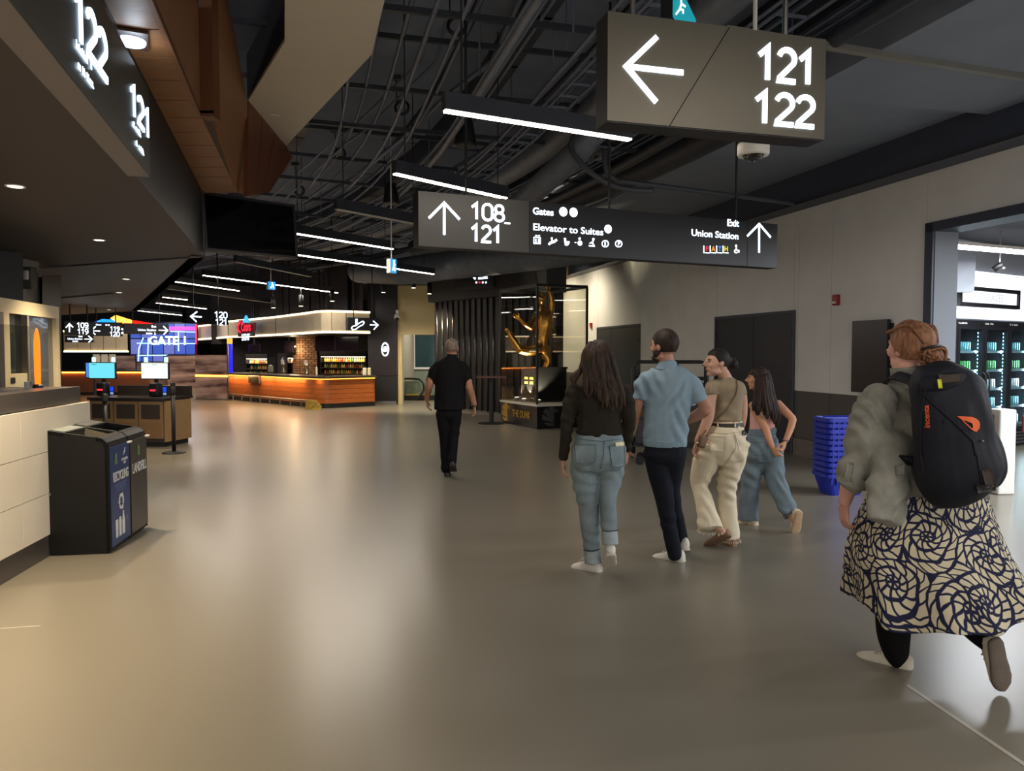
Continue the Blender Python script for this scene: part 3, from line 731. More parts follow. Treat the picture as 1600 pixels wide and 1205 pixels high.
# more distant signs
def small_sign(label, pl, pr, Yl, Yr, top_px, group='distant hanging signs'):
    A, Bp = P(pl[0], pl[1], Yl), P(pr[0], pr[1], Yr); Bp.z = A.z
    S = Board('hanging_sign', label, 'sign', A, Bp, group); h = P(pl[0], top_px, Yl).z - A.z
    S.box('sign_body', 0, S.w, 0, .12, 0, h, M_SIGNB); rods(S, (S.w * .2, S.w * .8), h); S.h = h
    return S
S3 = small_sign('black hanging sign with left arrow and 120 121', (292, 505), (357, 510), 15.5, 16.6, 482)
S3.stroke([(308, 487), (298, 494.5), (307, 503)], 2, M_LETTER, 'arrow'); S3.stroke([(298, 494.5), (315, 495.3)], 2, M_LETTER, 'arrow')
S3.dig('120', 335, 355, 496, 487, M_LETTER, .15); S3.dig('121', 336.5, 355, 507.5, 498.5, M_LETTER, .15)
S4 = small_sign('black hanging sign with escalator pictogram and right arrow', (544, 516), (593, 520), 17.5, 17.9, 496)
S4.stroke([(549, 513), (551, 510), (556, 509), (561, 505), (567, 502), (569, 504), (567, 507.5), (561, 510.5), (556, 514.5), (551, 515.5)], 1.5, M_LETTER, closed=True)
S4.disc(557, 500, 2, M_LETTER); S4.stroke([(557, 502), (557, 508)], 3.4, M_LETTER)
S4.stroke([(583, 501.5), (590.5, 508), (584, 515)], 1.6, M_LETTER, 'arrow'); S4.stroke([(578, 507.5), (590, 508)], 1.6, M_LETTER, 'arrow')
S5 = small_sign('far hanging sign with up arrow, 109 and 119', (101, 524), (146, 526), 16, 16.3, 502)
S5.stroke([(103, 512), (108.5, 506), (114, 511.5)], 1.5, M_LETTER, 'arrow'); S5.stroke([(108.5, 507), (108.5, 519)], 1.5, M_LETTER, 'arrow')
S5.dig('109', 120, 138, 512, 504.5, M_LETTER, .15); S5.dig('119', 121, 138, 522, 514, M_LETTER, .15); S5.stroke([(137.5, 512.8), (138.5, 512.8)], 1, M_LETTER, 'dash')
S6 = small_sign('far hanging sign with left arrow, 119 and 120', (141, 525), (192, 527), 17.5, 17.9, 503)
S6.stroke([(149.5, 510), (142.5, 517), (149, 523)], 1.5, M_LETTER, 'arrow'); S6.stroke([(142.5, 517), (156.5, 517.5)], 1.5, M_LETTER, 'arrow')
S6.dig('119', 172, 187, 517, 510.5, M_LETTER, .15); S6.dig('120', 171.5, 187, 525.5, 518.5, M_LETTER, .15); S6.disc(191, 514.5, 1.5, M_LETTER); S6.disc(191, 520.5, 1.5, M_LETTER)
S6.text('Gates', 154, 507.4, 2.4, M_LETTER, 'CENTER', .01); S6.disc(166, 507.8, 1.2, M_LETTER); S6.disc(170, 508, 1.2, M_LETTER)
S7 = small_sign('far hanging sign reading Exit and Union Station with right arrow', (194, 522), (264, 526), 19, 19.6, 505)
S7.stroke([(255, 509.5), (262, 516.5), (255.5, 523)], 1.5, M_LETTER, 'arrow'); S7.stroke([(248, 516), (262, 516.5)], 1.5, M_LETTER, 'arrow')
S7.text('Exit', 244, 510.5, 3.2, M_LETTER, 'RIGHT', .02); S7.text('Union Station', 244, 516, 3.4, M_LETTER, 'RIGHT', .01, sx=1.0); S7.text('PATH', 238, 521.5, 2.6, M_LETTER, 'RIGHT', .03); wheelchair(S7, 242, 521.8, 1.3, M_LETTER)
S8 = small_sign('lower far sign with right arrow under the 109 119 sign', (101, 535), (146, 537), 17, 17.2, 524.5)
S8.stroke([(138, 524.8), (144, 530), (138.5, 535)], 1.4, M_LETTER, 'arrow'); S8.stroke([(132, 530), (144, 530)], 1.4, M_LETTER, 'arrow')
S8.text('Exit', 129, 525.8, 2.6, M_LETTER, 'RIGHT', .02); S8.text('Union Station', 129, 529.8, 2.8, M_LETTER, 'RIGHT', .01, sx=.95); S8.text('PATH', 122, 533.8, 2.2, M_LETTER, 'RIGHT', .03)
# green running-man exit signs
def exit_sign(px, py, w, hpx, Y, label):
    A, Bp = P(px - w / 2, py + hpx / 2, Y), P(px + w / 2, py + hpx / 2, Y + .12); Bp.z = A.z
    S = Board('exit_sign', label, 'exit sign', A, Bp, 'green exit signs'); h = P(px, py - hpx / 2, Y).z - P(px, py + hpx / 2, Y).z
    S.box('housing', 0, S.w, .004, .08, 0, h, M_WHITE); S.box('lit_face', 0, S.w, 0, .004, 0, h, emat('exit_cyan', (40, 150, 225), 1.3))
    S.disc(px + w * .05, py - hpx * .3, hpx * .09, M_LETTER)
    S.stroke([(px - w * .2, py + hpx * .35), (px, py + hpx * .05), (px + w * .05, py - hpx * .15), (px + w * .25, py)], hpx * .1, M_LETTER)
    S.stroke([(px, py + hpx * .05), (px + w * .2, py + hpx * .2), (px + w * .2, py + hpx * .4)], hpx * .1, M_LETTER)
    MB().cyl((S.w / 2, .04, h), (S.w / 2, .04, CEIL_Z - A.z + .02), .01, 6).build('stem', M_WHITE, S.o)
exit_sign(615, 415, 9, 22, 11.5, 'small lit running-man exit sign at the end of a linear light')
exit_sign(425, 446, 11, 12, 15.5, 'small lit running-man exit sign in front of the bar')
A, Bp = P(1052, 26, 3.6), P(1088, 2, 4.1); Bp.z = A.z
SX = Board('exit_sign', 'green running-man exit sign above the 121 122 sign', 'exit sign', A, Bp, 'green exit signs')
SX.box('housing', 0, SX.w, .004, .06, 0, .2, M_SIGNK); SX.box('lit_face', .005, SX.w - .005, 0, .004, .005, .2, emat('exit_teal', (20, 150, 165), .9))
SX.stroke([(1056, 22), (1062, 14), (1064, 6), (1070, 10)], 2.5, M_LETTER); SX.disc(1064, 2, 2.5, M_LETTER); SX.stroke([(1062, 14), (1067, 16), (1067, 21)], 2.5, M_LETTER)
# 122 / 121 wall-mounted box sign on the left
A, Bp = G(110, 120, 2.585), G(235, 277, 2.585)
A = A - (Bp - A).normalized() * .9
S9 = Board('box_sign', 'tall lit box sign with 122 and 121 on the left fascia', 'sign', A, Bp)
h9 = .50
S9.box('sign_body', 0, S9.w, .004, .12, 0, h9, mat('sign_grey_body', (120, 114, 116), .5))
S9.box('face_panel', 0, S9.w, 0, .006, 0.003, h9, mat('sign_olive_face', (52, 50, 44), .4, .4))
M_GLOW = emat('lit_ice_letters', (205, 232, 255), 3.0)
def side_digits(string, px_l, px_r, y_bl, y_tl):
    x0, z0 = S9.at(px_l, y_bl); _, z1 = S9.at(px_l, y_tl); x1, _ = S9.at(px_r, y_bl); h = z1 - z0; tot = (.66 * 2 + .6) * h
    digits('numeral', string, h, h * .165, M_GLOW, S9.o, x0, z0, -.008, 0, .66, (x1 - x0) / tot)
side_digits('122', 115, 165, 52, -25); side_digits('121', 203, 233, 173, 127)
for (pxl, pyl, s, hh) in ((117, 68, 'Section 122', 13), (120, 100, 'Concessions', 13), (206, 192, 'Section 121', 9), (211, 222, 'Concessions', 9)):
    x, z = S9.at(pxl, pyl); _, z2 = S9.at(pxl, pyl - hh)
    marks(S9.o, M_GLOW, x, z - (z2 - z) * .5, (z2 - z) * 7.5, z2 - z, -.006, len(s), len(s) + pxl)
# surveillance camera under the 121/122 sign
q = P(1177, 236, 4.9); t = thing('dome_camera', 'white ceiling dome camera below the 121 122 sign', 'camera', q)
MB().lathe([(.05, .05), (.098, .045), (.10, .03), (.10, -.02), (.095, -.03), (.06, -.03)], 24).build('housing', M_WHITE, t, True)
MB().lathe([(.02, -.062), (.05, -.052), (.07, -.03), (.07, -.028)], 20).build('dome', mat('smoked_dome', (12, 12, 14), .05, coat=1), t, True)
for a in range(4): MB().ell((.055 * math.cos(a * 1.57 + .4), .055 * math.sin(a * 1.57 + .4), -.042), (.017, .017, .014), 10, 6).build('lens', mat('lens_glass', (40, 42, 50), .05, coat=1), t, True)
MB().lathe([(.03, .045), (.035, .075), (.05, .08), (.05, .09)], 16).build('mount', M_WHITE, t, True)
MB().cyl((0, 0, .085), (0, 0, 4.12 - q.z + .02), .014, 8).build('stem', M_WHITE, t)
# black television by the wood facet
A, Bp = P(321, 391, 8.8), P(466, 392, 9.6); Bp.z = A.z
TV = Board('television', 'black switched-off television hung from the left soffit', 'television', A, Bp)
hT = P(318, 297, 8.8).z - A.z
TV.o.rotation_euler = (math.radians(-6), 0, TV.rz)
TV.box('casing', 0, TV.w, .012, .08, 0, hT, M_BLACK)
for nm, x0, x1, z0, z1 in (('bezel', 0, TV.w, 0, .03), ('bezel', 0, TV.w, hT - .03, hT), ('bezel', 0, .03, .03, hT - .03), ('bezel', TV.w - .03, TV.w, .03, hT - .03)):
    TV.box(nm, x0, x1, 0, .014, z0, z1, mat('tv_bezel', (58, 58, 63), .35))
TV.box('screen', .03, TV.w - .03, .006, .014, .03, hT - .03, mat('tv_screen', (8, 9, 12), .12, coat=.6))
TV.box('bracket', -.35, .1, .08, .13, hT * .55, hT * .75, M_BLACK)
TV.box('bracket', .0, .06, .08, .14, hT * .3, hT + .35, M_BLACK)
# ------------------------------------------------------------------ recycling and landfill bins
M_BINK = mat('bin_black', (13, 13, 14), .5, bump=.02, bscale=300, spec=.3)
M_BINB = mat('bin_blue_panel', (42, 62, 112), .35, .1, var=.05)
M_BING = mat('bin_grey_panel', (70, 67, 64), .35, .3, var=.06)
M_GOLDPR = mat('green_gold_print', (120, 150, 90), .6)
fA, fB = G(173, 866), G(231, 824)
def bin_unit(A, B, label, panel, word, first):
    d = (B - A); d.z = 0; W = d.length; rz = math.atan2(d.y, d.x)
    t = thing('waste_bin', label, 'bin', A, rz, 'sorting bins by the tiled counter')    # local x along the front, -y = front
    D, H = .50, .93
    prof = [(0, .02), (0, H - .10), (.012, H - .06), (.045, H - .03), (.09, H - .018), (D, H + .05), (D, .02)]
    x0, x1 = .004, W - .004
    mb = MB()
    rim = .035
    for xs in ((x0, x0 + .02), (x1 - .02, x1)):
        mb.poly([(xs[0], y, z) for y, z in prof], (xs[1] - xs[0], 0, 0))
    mb.bb(x0, x1, 0.004, .03, .02, H - .1); mb.bb(x0, x1, D - .02, D, .02, H + .045)
    mb.build('cabinet', M_BINK, t)
    # rounded front lip of the lid
    pr = [(0, H - .10), (.012, H - .06), (.045, H - .03), (.09, H - .018), (.09, H - .05), (.05, H - .06), (.03, H - .1)]
    MB().poly([(x0, y, z) for y, z in pr], (x1 - x0, 0, 0)).build('lid_lip', M_BINK, t)
    MB().poly([(x0, .32, H + .02), (x1, .32, H + .02), (x1, D, H + .05), (x0, D, H + .05)], (0, 0, -.03)).build('lid_top', M_BINK, t)
    MB().poly([(x0 + .04, .33, H + .023), (x1 - .04, .33, H + .023), (x1 - .04, .44, H + .042), (x0 + .04, .44, H + .042)], (0, 0, .003)).build('lid_label', mat('lid_label_%d' % first, (120, 128, 120) if first else (44, 44, 46), .6), t)
    # hopper: sloped metal throat
    MB().poly([(x0 + .02, .09, H - .05), (x1 - .02, .09, H - .05), (x1 - .02, .31, H - .19), (x0 + .02, .31, H - .19)], (0, 0, -.01)).build('hopper', mat('hopper_steel', (190, 182, 160), .3, .7) if first else M_BINK, t)
    MB().poly([(x1 - .022, .09, H - .05), (x1 - .022, .33, H + .015), (x1 - .022, .31, H - .25), (x1 - .022, .09, H - .12)], (-.006, 0, 0)).build('hopper_side', mat('hopper_steel', (190, 182, 160), .3, .7) if first else M_BINK, t)
    MB().poly([(x0 + .02, .31, H - .19), (x1 - .02, .31, H - .19), (x1 - .02, .33, H + .02), (x0 + .02, .33, H + .02)], (0, .008, 0)).build('hopper_back', M_BINK, t)
    MB().bb(x0 + .02, x1 - .006, -.006, .004, .045, H - .105).build('front_panel', panel, t)
    MB().bb(x0 + .02, x1 - .02, .03, D - .03, 0, .025).build('plinth', M_BLACK, t)
    MB().bb(x1 - .05, x1 + .006, -.03, -.005, H - .11, H - .098).build('pull_tab', M_WHITE, t)
    cx = W / 2 + .01
    text('lettering', word, .105 if first else .115, M_PRINT, t, (cx, -.009, .58), .002, .002, sx=.62 if first else .72)
    # tree-like emblem with initials
    for ex in ((W * .3,) if first else (W * .5,)):
        text('lettering', 'GFL', .055, M_GOLDPR, t, (ex, -.009, .70), .001, .002, sx=.8)
        for a in range(5): MB().ell((ex + .012 * math.cos(a * 1.3), -.008, .745 + .016 * math.sin(a * 1.3)), (.009, .003, .014), 8, 5).build('leaf_mark', M_GOLDPR, t)
    if first:
        text('lettering', 'ALUMINUM', .028, M_PRINT, t, (W * .72, -.009, .70), .0005, .002); text('lettering', 'CUP', .028, M_PRINT, t, (W * .72, -.009, .672), .0005, .002)
        mk = MB(); ribbon(mk, [(W * .72 - .015, .735), (W * .72 + .012, .77), (W * .72 + .02, .79)], .008, -.009, -.006); ribbon(mk, [(W * .72 - .01, .76), (W * .72 + .02, .76)], .007, -.009, -.006); mk.build('leaf_mark', M_PRINT, t)
        for k in range(4): MB().bb(cx - .13 + .01 * k, cx + .13 - .02 * k, -.008, -.006, .515 - k * .018, .519 - k * .018).build('print_line', mat('faint_print', (120, 134, 168), .6), t)
        for k in range(3):     # recycling arrows
            a0 = 90 + k * 120; pts = [(cx + .045 * math.cos(math.radians(a0 + j)), .37 + .055 * math.sin(math.radians(a0 + j))) for j in (0, 30, 60, 85)]
            mk = MB(); ribbon(mk, pts, .02, -.009, -.006); mk.build('recycling_arrow', M_PRINT, t)
            e = pts[-1]; a = math.radians(a0 + 95); q = (cx + .045 * math.cos(a), .37 + .055 * math.sin(a)); n = Vector((math.cos(a), math.sin(a)))
            MB().poly([(e[0] + n.x * .022, -.009, e[1] + n.y * .022), (e[0] - n.x * .022, -.009, e[1] - n.y * .022), (q[0] - n.y * .02, -.009, q[1] + n.x * .02)], (0, .003, 0)).build('recycling_arrow', M_PRINT, t)
        for k in range(3):     # cup, can and bottle prints
            x = cx - .11 + k * .075
            pr2 = [(x - .022, .10), (x + .022, .10), (x + .026, .24), (x - .026, .24)] if k == 0 else [(x - .024, .10), (x + .024, .10), (x + .026, .22), (x + .014, .25), (x - .014, .25), (x - .026, .22)] if k == 1 else [(x - .026, .10), (x + .026, .10), (x + .026, .21), (x + .01, .26), (x + .01, .285), (x - .01, .285), (x - .01, .26), (x - .026, .21)]
            MB().poly([(a, -.009, b) for a, b in pr2], (0, .003, 0)).build('container_print', M_PRINT, t)
        MB().bb(cx + .1, cx + .13, -.009, -.006, .2, .23).build('container_print', mat('faint_print'), t)
    return t
mid = (fA + fB) / 2
bin_unit(fA, mid, 'near black waste bin with blue RECYCLING front panel', M_BINB, 'RECYCLING', 1)
bin_unit(mid, fB, 'far black waste bin with grey LANDFILL front panel', M_BING, 'LANDFILL', 0)
t0 = bpy.data.objects['waste_bin']
MB().bb(-.003, .004, .42, .495, .47, .492).build('side_latch', M_METAL, t0)

# ------------------------------------------------------------------ concession window behind the tiled counter
cs = sgroup('window_1', 'tan framed concession window behind the counter with dark panes')
M_TAN = mat('tan_frame', (196, 182, 148), .5)
wA, wB = P(-60, 620, 5.6), P(92, 614, 7.6); wA.z = wB.z = 1.2
dW = (wB - wA); WL = dW.length; wrz = math.atan2(dW.y, dW.x)
cs.location = wA; cs.rotation_euler = (0, 0, wrz)
WB_ = Board('probe', 'x', 'x', wA, wB); bpy.data.objects.remove(WB_.o)
def wbx(px): return WB_.at(px, 550)[0]
ztop = 1.98 - 1.2 - .0
xs = [-.1, wbx(3), wbx(12), wbx(37), wbx(41), wbx(86), WL]
zt = .70
MB().bb(-.1, WL, -.02, .08, zt - .0, zt + .12).build('frame_head', M_TAN, cs)
MB().bb(wbx(3), wbx(12), -.02, .06, -.05, zt).build('frame_post', M_TAN, cs)
MB().bb(wbx(86), WL, -.02, .06, -.05, zt).build('frame_post', M_TAN, cs)
MB().bb(wbx(12), wbx(38), -.02, .05, -.05, .18).build('frame_base', M_TAN, cs)
MB().bb(wbx(38), wbx(41), -.03, .06, -.05, zt).build('mullion', mat('grey_mullion', (110, 104, 92), .5), cs)
MB().bb(wbx(12), wbx(38), .02, .03, .18, zt).build('pane', mat('dark_pane', (26, 30, 30), .1, coat=.5, var=.5, vscale=9), cs)
MB().bb(wbx(41), wbx(86), .02, .03, -.05, zt).build('pane', mat('grey_pane', (66, 68, 74), .12, coat=.5, var=.15, vscale=4), cs)
MB().bb(-.1, wbx(3), .02, .03, -.05, zt + .1).build('pane', mat('blue_lit_pane', (20, 40, 80), .2, emit=(40, 110, 200), estr=.15), cs)
MB().bb(wbx(11), wbx(18), -.024, -.018, .1, .15).build('switch_plate', M_BLACK, cs)
# glowing tube added to stand in for an orange reflection in the window glass
qo = P(58, 555, 6.2)
oc = thing('orange_reflection_tube', 'glowing orange tube standing in for a reflection at the concession window', 'lamp', Vector((qo.x, qo.y, 1.275)))
MB().lathe([(.02, 0), (.023, .1), (.023, .36), (.017, .44), (.004, .49)], 14).build('tube', emat('orange_glow', (255, 96, 10), 2.6), oc, True)
MB().lathe([(.04, 0), (.04, .02), (.03, .03)], 14).build('base', M_BLACK, oc)
gd = thing('glass_guard', 'clear glass guard panel standing on the dark counter band', 'glass panel', LWp(-1.2, 1.275, -.25), math.atan2(LD.y, LD.x))
MB().bb(0, 2.2, -.005, .005, 0, .50).build('pane', glass('guard_glass', (235, 238, 238), .03), gd)
for x in (.05, 1.1, 2.15): MB().bb(x - .02, x + .02, -.02, .02, 0, .06).build('clamp', M_METAL, gd)
# tiled column and dark pillars of the stand
lc = sgroup('wall_stand', 'dark back wall and pale tiled column of the concession stand')
MB().poly([P(-120, 700, 7.3) * 1, P(36, 620, 7.9), P(36, 380, 7.9), P(-120, 300, 7.3)], (-.2, .3, 0)).build('dark_panel', M_BLACK, lc)
colL, colR = P(35, 600, 8.3), P(66, 600, 8.7)
for k in range(6):
    z0 = 1.0 + k * .27
    MB().poly([(colL.x, colL.y, z0), (colR.x, colR.y, z0), (colR.x, colR.y, z0 + .266), (colL.x, colL.y, z0 + .266)], (-.1, .2, 0)).build('column_tile', mat('grey_gloss_tile', (150, 146, 138), .15, var=.06), lc)
MB().poly([P(66, 640, 8.6), P(97, 640, 9.2), P(95, 430, 9.2), P(66, 430, 8.6)], (-.2, .3, 0)).build('dark_panel', M_BLACK, lc)
a, b = Vector((-9.6, 8.2, 0)), Vector((-22, 16, 0))
MB().poly([a, b, b + Vector((0, 0, 2.6)), a + Vector((0, 0, 2.6))], (-.3, -.3, 0)).build('back_wall', M_DARK, lc)
q = P(46, 435, 8.2); t = thing('wall_speaker', 'small grey fixture on the pale tiled column', 'wall fixture', q)
MB().rbox((0, 0, 0), (.12, .1, .24), .02).build('body', mat('fixture_grey', (90, 88, 80), .5), t); MB().rbox((.0, -.06, .03), (.05, .05, .1), .015).build('nozzle', M_WHITE, t)

# ------------------------------------------------------------------ self-checkout counter
M_KWOOD = mat('tan_laminate', (146, 116, 78), .5, var=.08)
kA, kB = P(128, 700, 12.4), G(256, 699); kA.z = 0; kA.y = kB.y + .25
KC = Board('checkout_counter', 'tan and dark self-checkout counter behind the bins', 'counter', kA, kB)
K = KC.o; W = KC.w; Hk = .80
MB().bb(0, W, .02, .75, .08, Hk - .03).build('carcass', mat('dark_laminate', (52, 42, 36), .5), K)
MB().bb(-.02, W + .03, -.02, .78, Hk - .03, Hk + .01).build('worktop', mat('dark_worktop', (44, 38, 36), .3), K)
MB().bb(.02, W - .02, .05, .7, 0, .08).build('plinth', M_BLACK, K)
nx = 3
for i in range(nx):
    x0, x1 = W * i / nx, W * (i + 1) / nx
    d = MB().bb(x0 + .01, x1 - .01, 0, .02, .14, Hk - .05).build('door', M_KWOOD, K)
    MB().bb(x0 + .06, x1 - .06, -.006, .0, .46, Hk - .1).build('inset', mat('dark_inset', (58, 46, 38), .5), d)
    MB().bb(x0 + .03, x1 - .03, -.004, .0, .16, .40).build('drawer_front', mat('tan_laminate_low', (138, 104, 68), .5, var=.08), d)
MB().bb(W, W + .02, .02, .74, .08, Hk - .04).build('end_panel', M_KWOOD, K)
MB().bb(-.02, W + .02, .72, .78, Hk + .01, Hk + .18).build('back_rail', mat('rail_dark', (46, 40, 38), .4), K)
def checkout(px, screen, label, tilt):
    x = KC.at(px, 600)[0]; q = KC.A + KC.ex * x - KC.n * .35; q.z = Hk + .01
    t = thing('self_checkout', label, 'checkout kiosk', q, KC.rz, 'self-checkout kiosks')
    MB().rbox((0, 0, .12), (.17, .16, .24), .03).build('printer_body', M_BLACK, t, True)
    MB().bb(-.05, .05, -.09, -.08, .10, .125).build('scanner_light', emat('scanner_red', (255, 40, 60), 2.0), t)
    MB().rbox((0, .02, .28), (.06, .05, .12), .015).build('neck', M_BLACK, t)
    sc = MB().rbox((0, 0, .44), (.52, .045, .29), .012).build('screen_case', M_BLACK, t)
    MB().bb(-.245, .245, -.03, -.024, .312, .57).build('display', screen, sc)
    marks(sc, mat('screen_ink', (60, 80, 90), .6), -.05 if tilt else -.2, .54, .11, .012, -.033, 9, 3)
    for s in (-1, 1): MB().rbox((s * .19, .02, .625), (.07, .02, .085), .01).build('status_light', emat('status_mint', (190, 255, 240), 1.6), t)
    tm = MB().rbox((.19, -.02, .10), (.075, .03, .15), .01).build('card_terminal', M_BLACK, t)
    MB().bb(.158, .222, -.038, -.034, .085, .165).build('terminal_screen', emat('terminal_blue', (20, 70, 230), 1.0), tm)
    for j in range(3): MB().bb(.163 + j * .02, .178 + j * .02, -.038, -.034, .035, .07).build('terminal_key', emat('terminal_keys', (160, 190, 255), .8), tm)
checkout(138, emat('screen_cyan', (110, 215, 235), 1.1), 'left self-checkout kiosk with cyan screen', 0)
checkout(222, emat('screen_white', (225, 245, 248), 1.25), 'right self-checkout kiosk with white screen', 1)
x = KC.at(107, 600)[0]
q = KC.A + KC.ex * x - KC.n * .6; q.z = Hk + .3
t = thing('side_screen', 'blue turned screen at the left end of the checkouts', 'screen', Vector((q.x, q.y, Hk + .01)), KC.rz + .3)
MB().bb(-.15, .15, 0, .04, .3, .58).build('case', M_BLACK, t); MB().bb(-.13, .13, -.005, 0, .315, .565).build('display', emat('screen_blue', (70, 140, 225), .9), t); MB().bb(-.02, .02, .0, .04, 0, .3).build('stand', M_BLACK, t)

# stanchions
def stanchion(q, label, h=1.0):
    t = thing('stanchion', label, 'stanchion', q, group='black queue stanchions')
    MB().lathe([(.17, 0), (.175, .012), (.15, .022), (.03, .03)], 20).build('base', M_BLACK, t, True)
    MB().cyl((0, 0, .02), (0, 0, h - .12), .03, 14).build('post', M_BLACK, t, True)
    MB().lathe([(.04, h - .12), (.043, h - .11), (.043, h - .02), (.03, h)], 14).build('belt_head', M_BLACK, t, True)
stanchion(G(272, 708), 'black stanchion beside the checkout counter', 1.04)
q = G(166, 722); stanchion(Vector((q.x, q.y, 0)), 'black stanchion just behind the bins', .98)
stanchion(G(272, 690), 'black stanchion farther behind the checkout end', 1.04)

# ------------------------------------------------------------------ bar
M_BARW = mat('bar_orange_wood', (176, 96, 44), .4, var=.18, vscale=4, stretch=(1, 1, 10))
M_GLOWW = emat('bar_warm_strip', (255, 150, 50), 7.0)
bar = thing('bar_counter', 'long curved bar counter clad in orange wood planks with glowing edge', 'bar')
bpts = [G(310, 619.5), G(358, 624.5)]
path = [G(358, 624.5), G(430, 631.5), G(478, 636.2)]
path += crv([G(478, 636.2), G(492, 637.6), G(508, 638.2), G(524, 637.6)], 3)[1:] + [G(586, 634.2)]
HB = .87
def offset(pts, d):                              # towards the customers
    out = []
    for i, p in enumerate(pts):
        a = pts[max(i - 1, 0)]; b = pts[min(i + 1, len(pts) - 1)]; t = (b - a).normalized(); out.append(p + Vector((t.y, -t.x, 0)) * d)
    return out
rows = 5
for i in range(len(path) - 1):
    a, b = path[i], path[i + 1]
    nseg = 3 if (b - a).length > 2 else 1
    for s in range(nseg):
        p, q = a.lerp(b, s / nseg), a.lerp(b, (s + 1) / nseg); d = (q - p).normalized(); n = Vector((-d.y, d.x, 0)); g = .004 if nseg > 1 else 0
        for r in range(rows):
            z0 = .13 + r * (HB - .2) / rows; z1 = z0 + (HB - .2) / rows - .008
            MB().poly([p + d * g + Vector((0, 0, z0)), q - d * g + Vector((0, 0, z0)), q - d * g + Vector((0, 0, z1)), p + d * g + Vector((0, 0, z1))], n * .04).build('plank', M_BARW, bar)
    d = (b - a).normalized(); n = Vector((-d.y, d.x, 0))
    MB().poly([a + n * .03, b + n * .03, b + n * .03 + Vector((0, 0, HB - .04)), a + n * .03 + Vector((0, 0, HB - .04))], n * .08).build('core', M_BLACK, bar)
    MB().poly([a + n * .0 + Vector((0, 0, HB - .068)), b + Vector((0, 0, HB - .068)), b - n * .012 + Vector((0, 0, HB - .05)), a - n * .012 + Vector((0, 0, HB - .05))], n * .012).build('glow_strip', M_GLOWW, bar)
    MB().poly([a - n * .12 + Vector((0, 0, HB - .03)), b - n * .12 + Vector((0, 0, HB - .03)), b + n * .6 + Vector((0, 0, HB - .03)), a + n * .6 + Vector((0, 0, HB - .03))], (0, 0, .05)).build('worktop', mat('bar_top', (70, 62, 60), .3), bar)
    MB().poly([a, b, b + Vector((0, 0, .125)), a + Vector((0, 0, .125))], n * .05).build('kick_plate', M_BLACK, bar)
dd = (path[-1] - path[-2]).normalized(); nn = Vector((-dd.y, dd.x, 0))
MB().poly([path[-1], path[-1] + nn * .6, path[-1] + nn * .6 + Vector((0, 0, HB - .04)), path[-1] + Vector((0, 0, HB - .04))], dd * -.03).build('end_panel', M_BARW, bar)
rail = offset([G(358, 624.5), G(430, 631.5), G(478, 636.2), G(492, 637.4)], .15)
MB().tube([p + Vector((0, 0, .2)) for p in rail], .025, 8).build('foot_rail', M_METAL, bar, True)
for k in range(9):
    p = rail[0].lerp(rail[2], k / 8); MB().cyl(p, p + Vector((0, 0, .2)), .018, 6).build('rail_post', M_METAL, bar)
# lowered service section
p = G(398, 627.5); q = G(414, 629.2); d = (q - p).normalized(); n = Vector((-d.y, d.x, 0))
MB().poly([p - n * .2 + Vector((0, 0, .6)), q - n * .2 + Vector((0, 0, .6)), q - n * .2 + Vector((0, 0, .89)), p - n * .2 + Vector((0, 0, .89))], n * .22).build('service_hatch', mat('hatch_dark', (58, 50, 44), .4), bar)
# lamp hidden under the worktop edge: warm strip light along the front
for i in (0, 1, 6):
    i = min(i, len(path) - 2); a, b = path[i], path[i + 1]; d = (b - a); n = Vector((-d.y, d.x, 0)).normalized(); mid_ = (a + b) / 2 - n * .09
    l = bpy.data.lights.new('bar_strip_lamp', 'AREA'); l.shape = 'RECTANGLE'; l.size = d.length * .95; l.size_y = .02; l.energy = 9 * d.length; l.color = (1, .62, .28)
    o = link('bar_strip_lamp', l, bar, mid_ + Vector((0, 0, HB - .035)), rot=(0, 0, math.atan2(d.y, d.x)))
ss = thing('caution_sign', 'yellow folded warning sign leaning at the bar foot', 'warning sign', G(489, 640.5))
MB().poly([(-.22, .05, 0), (.22, .0, .0), (.22, .05, .1), (.06, .08, .26), (-.22, .1, .28)], (0, .02, 0)).build('board', mat('caution_yellow', (150, 118, 24), .5, var=.5, vscale=14), ss)
MB().poly([(-.15, .0, 0), (.24, -.15, 0), (.24, -.1, .1), (-.15, .05, .16)], (0, .02, 0)).build('flap', MATS['caution_yellow'], ss)
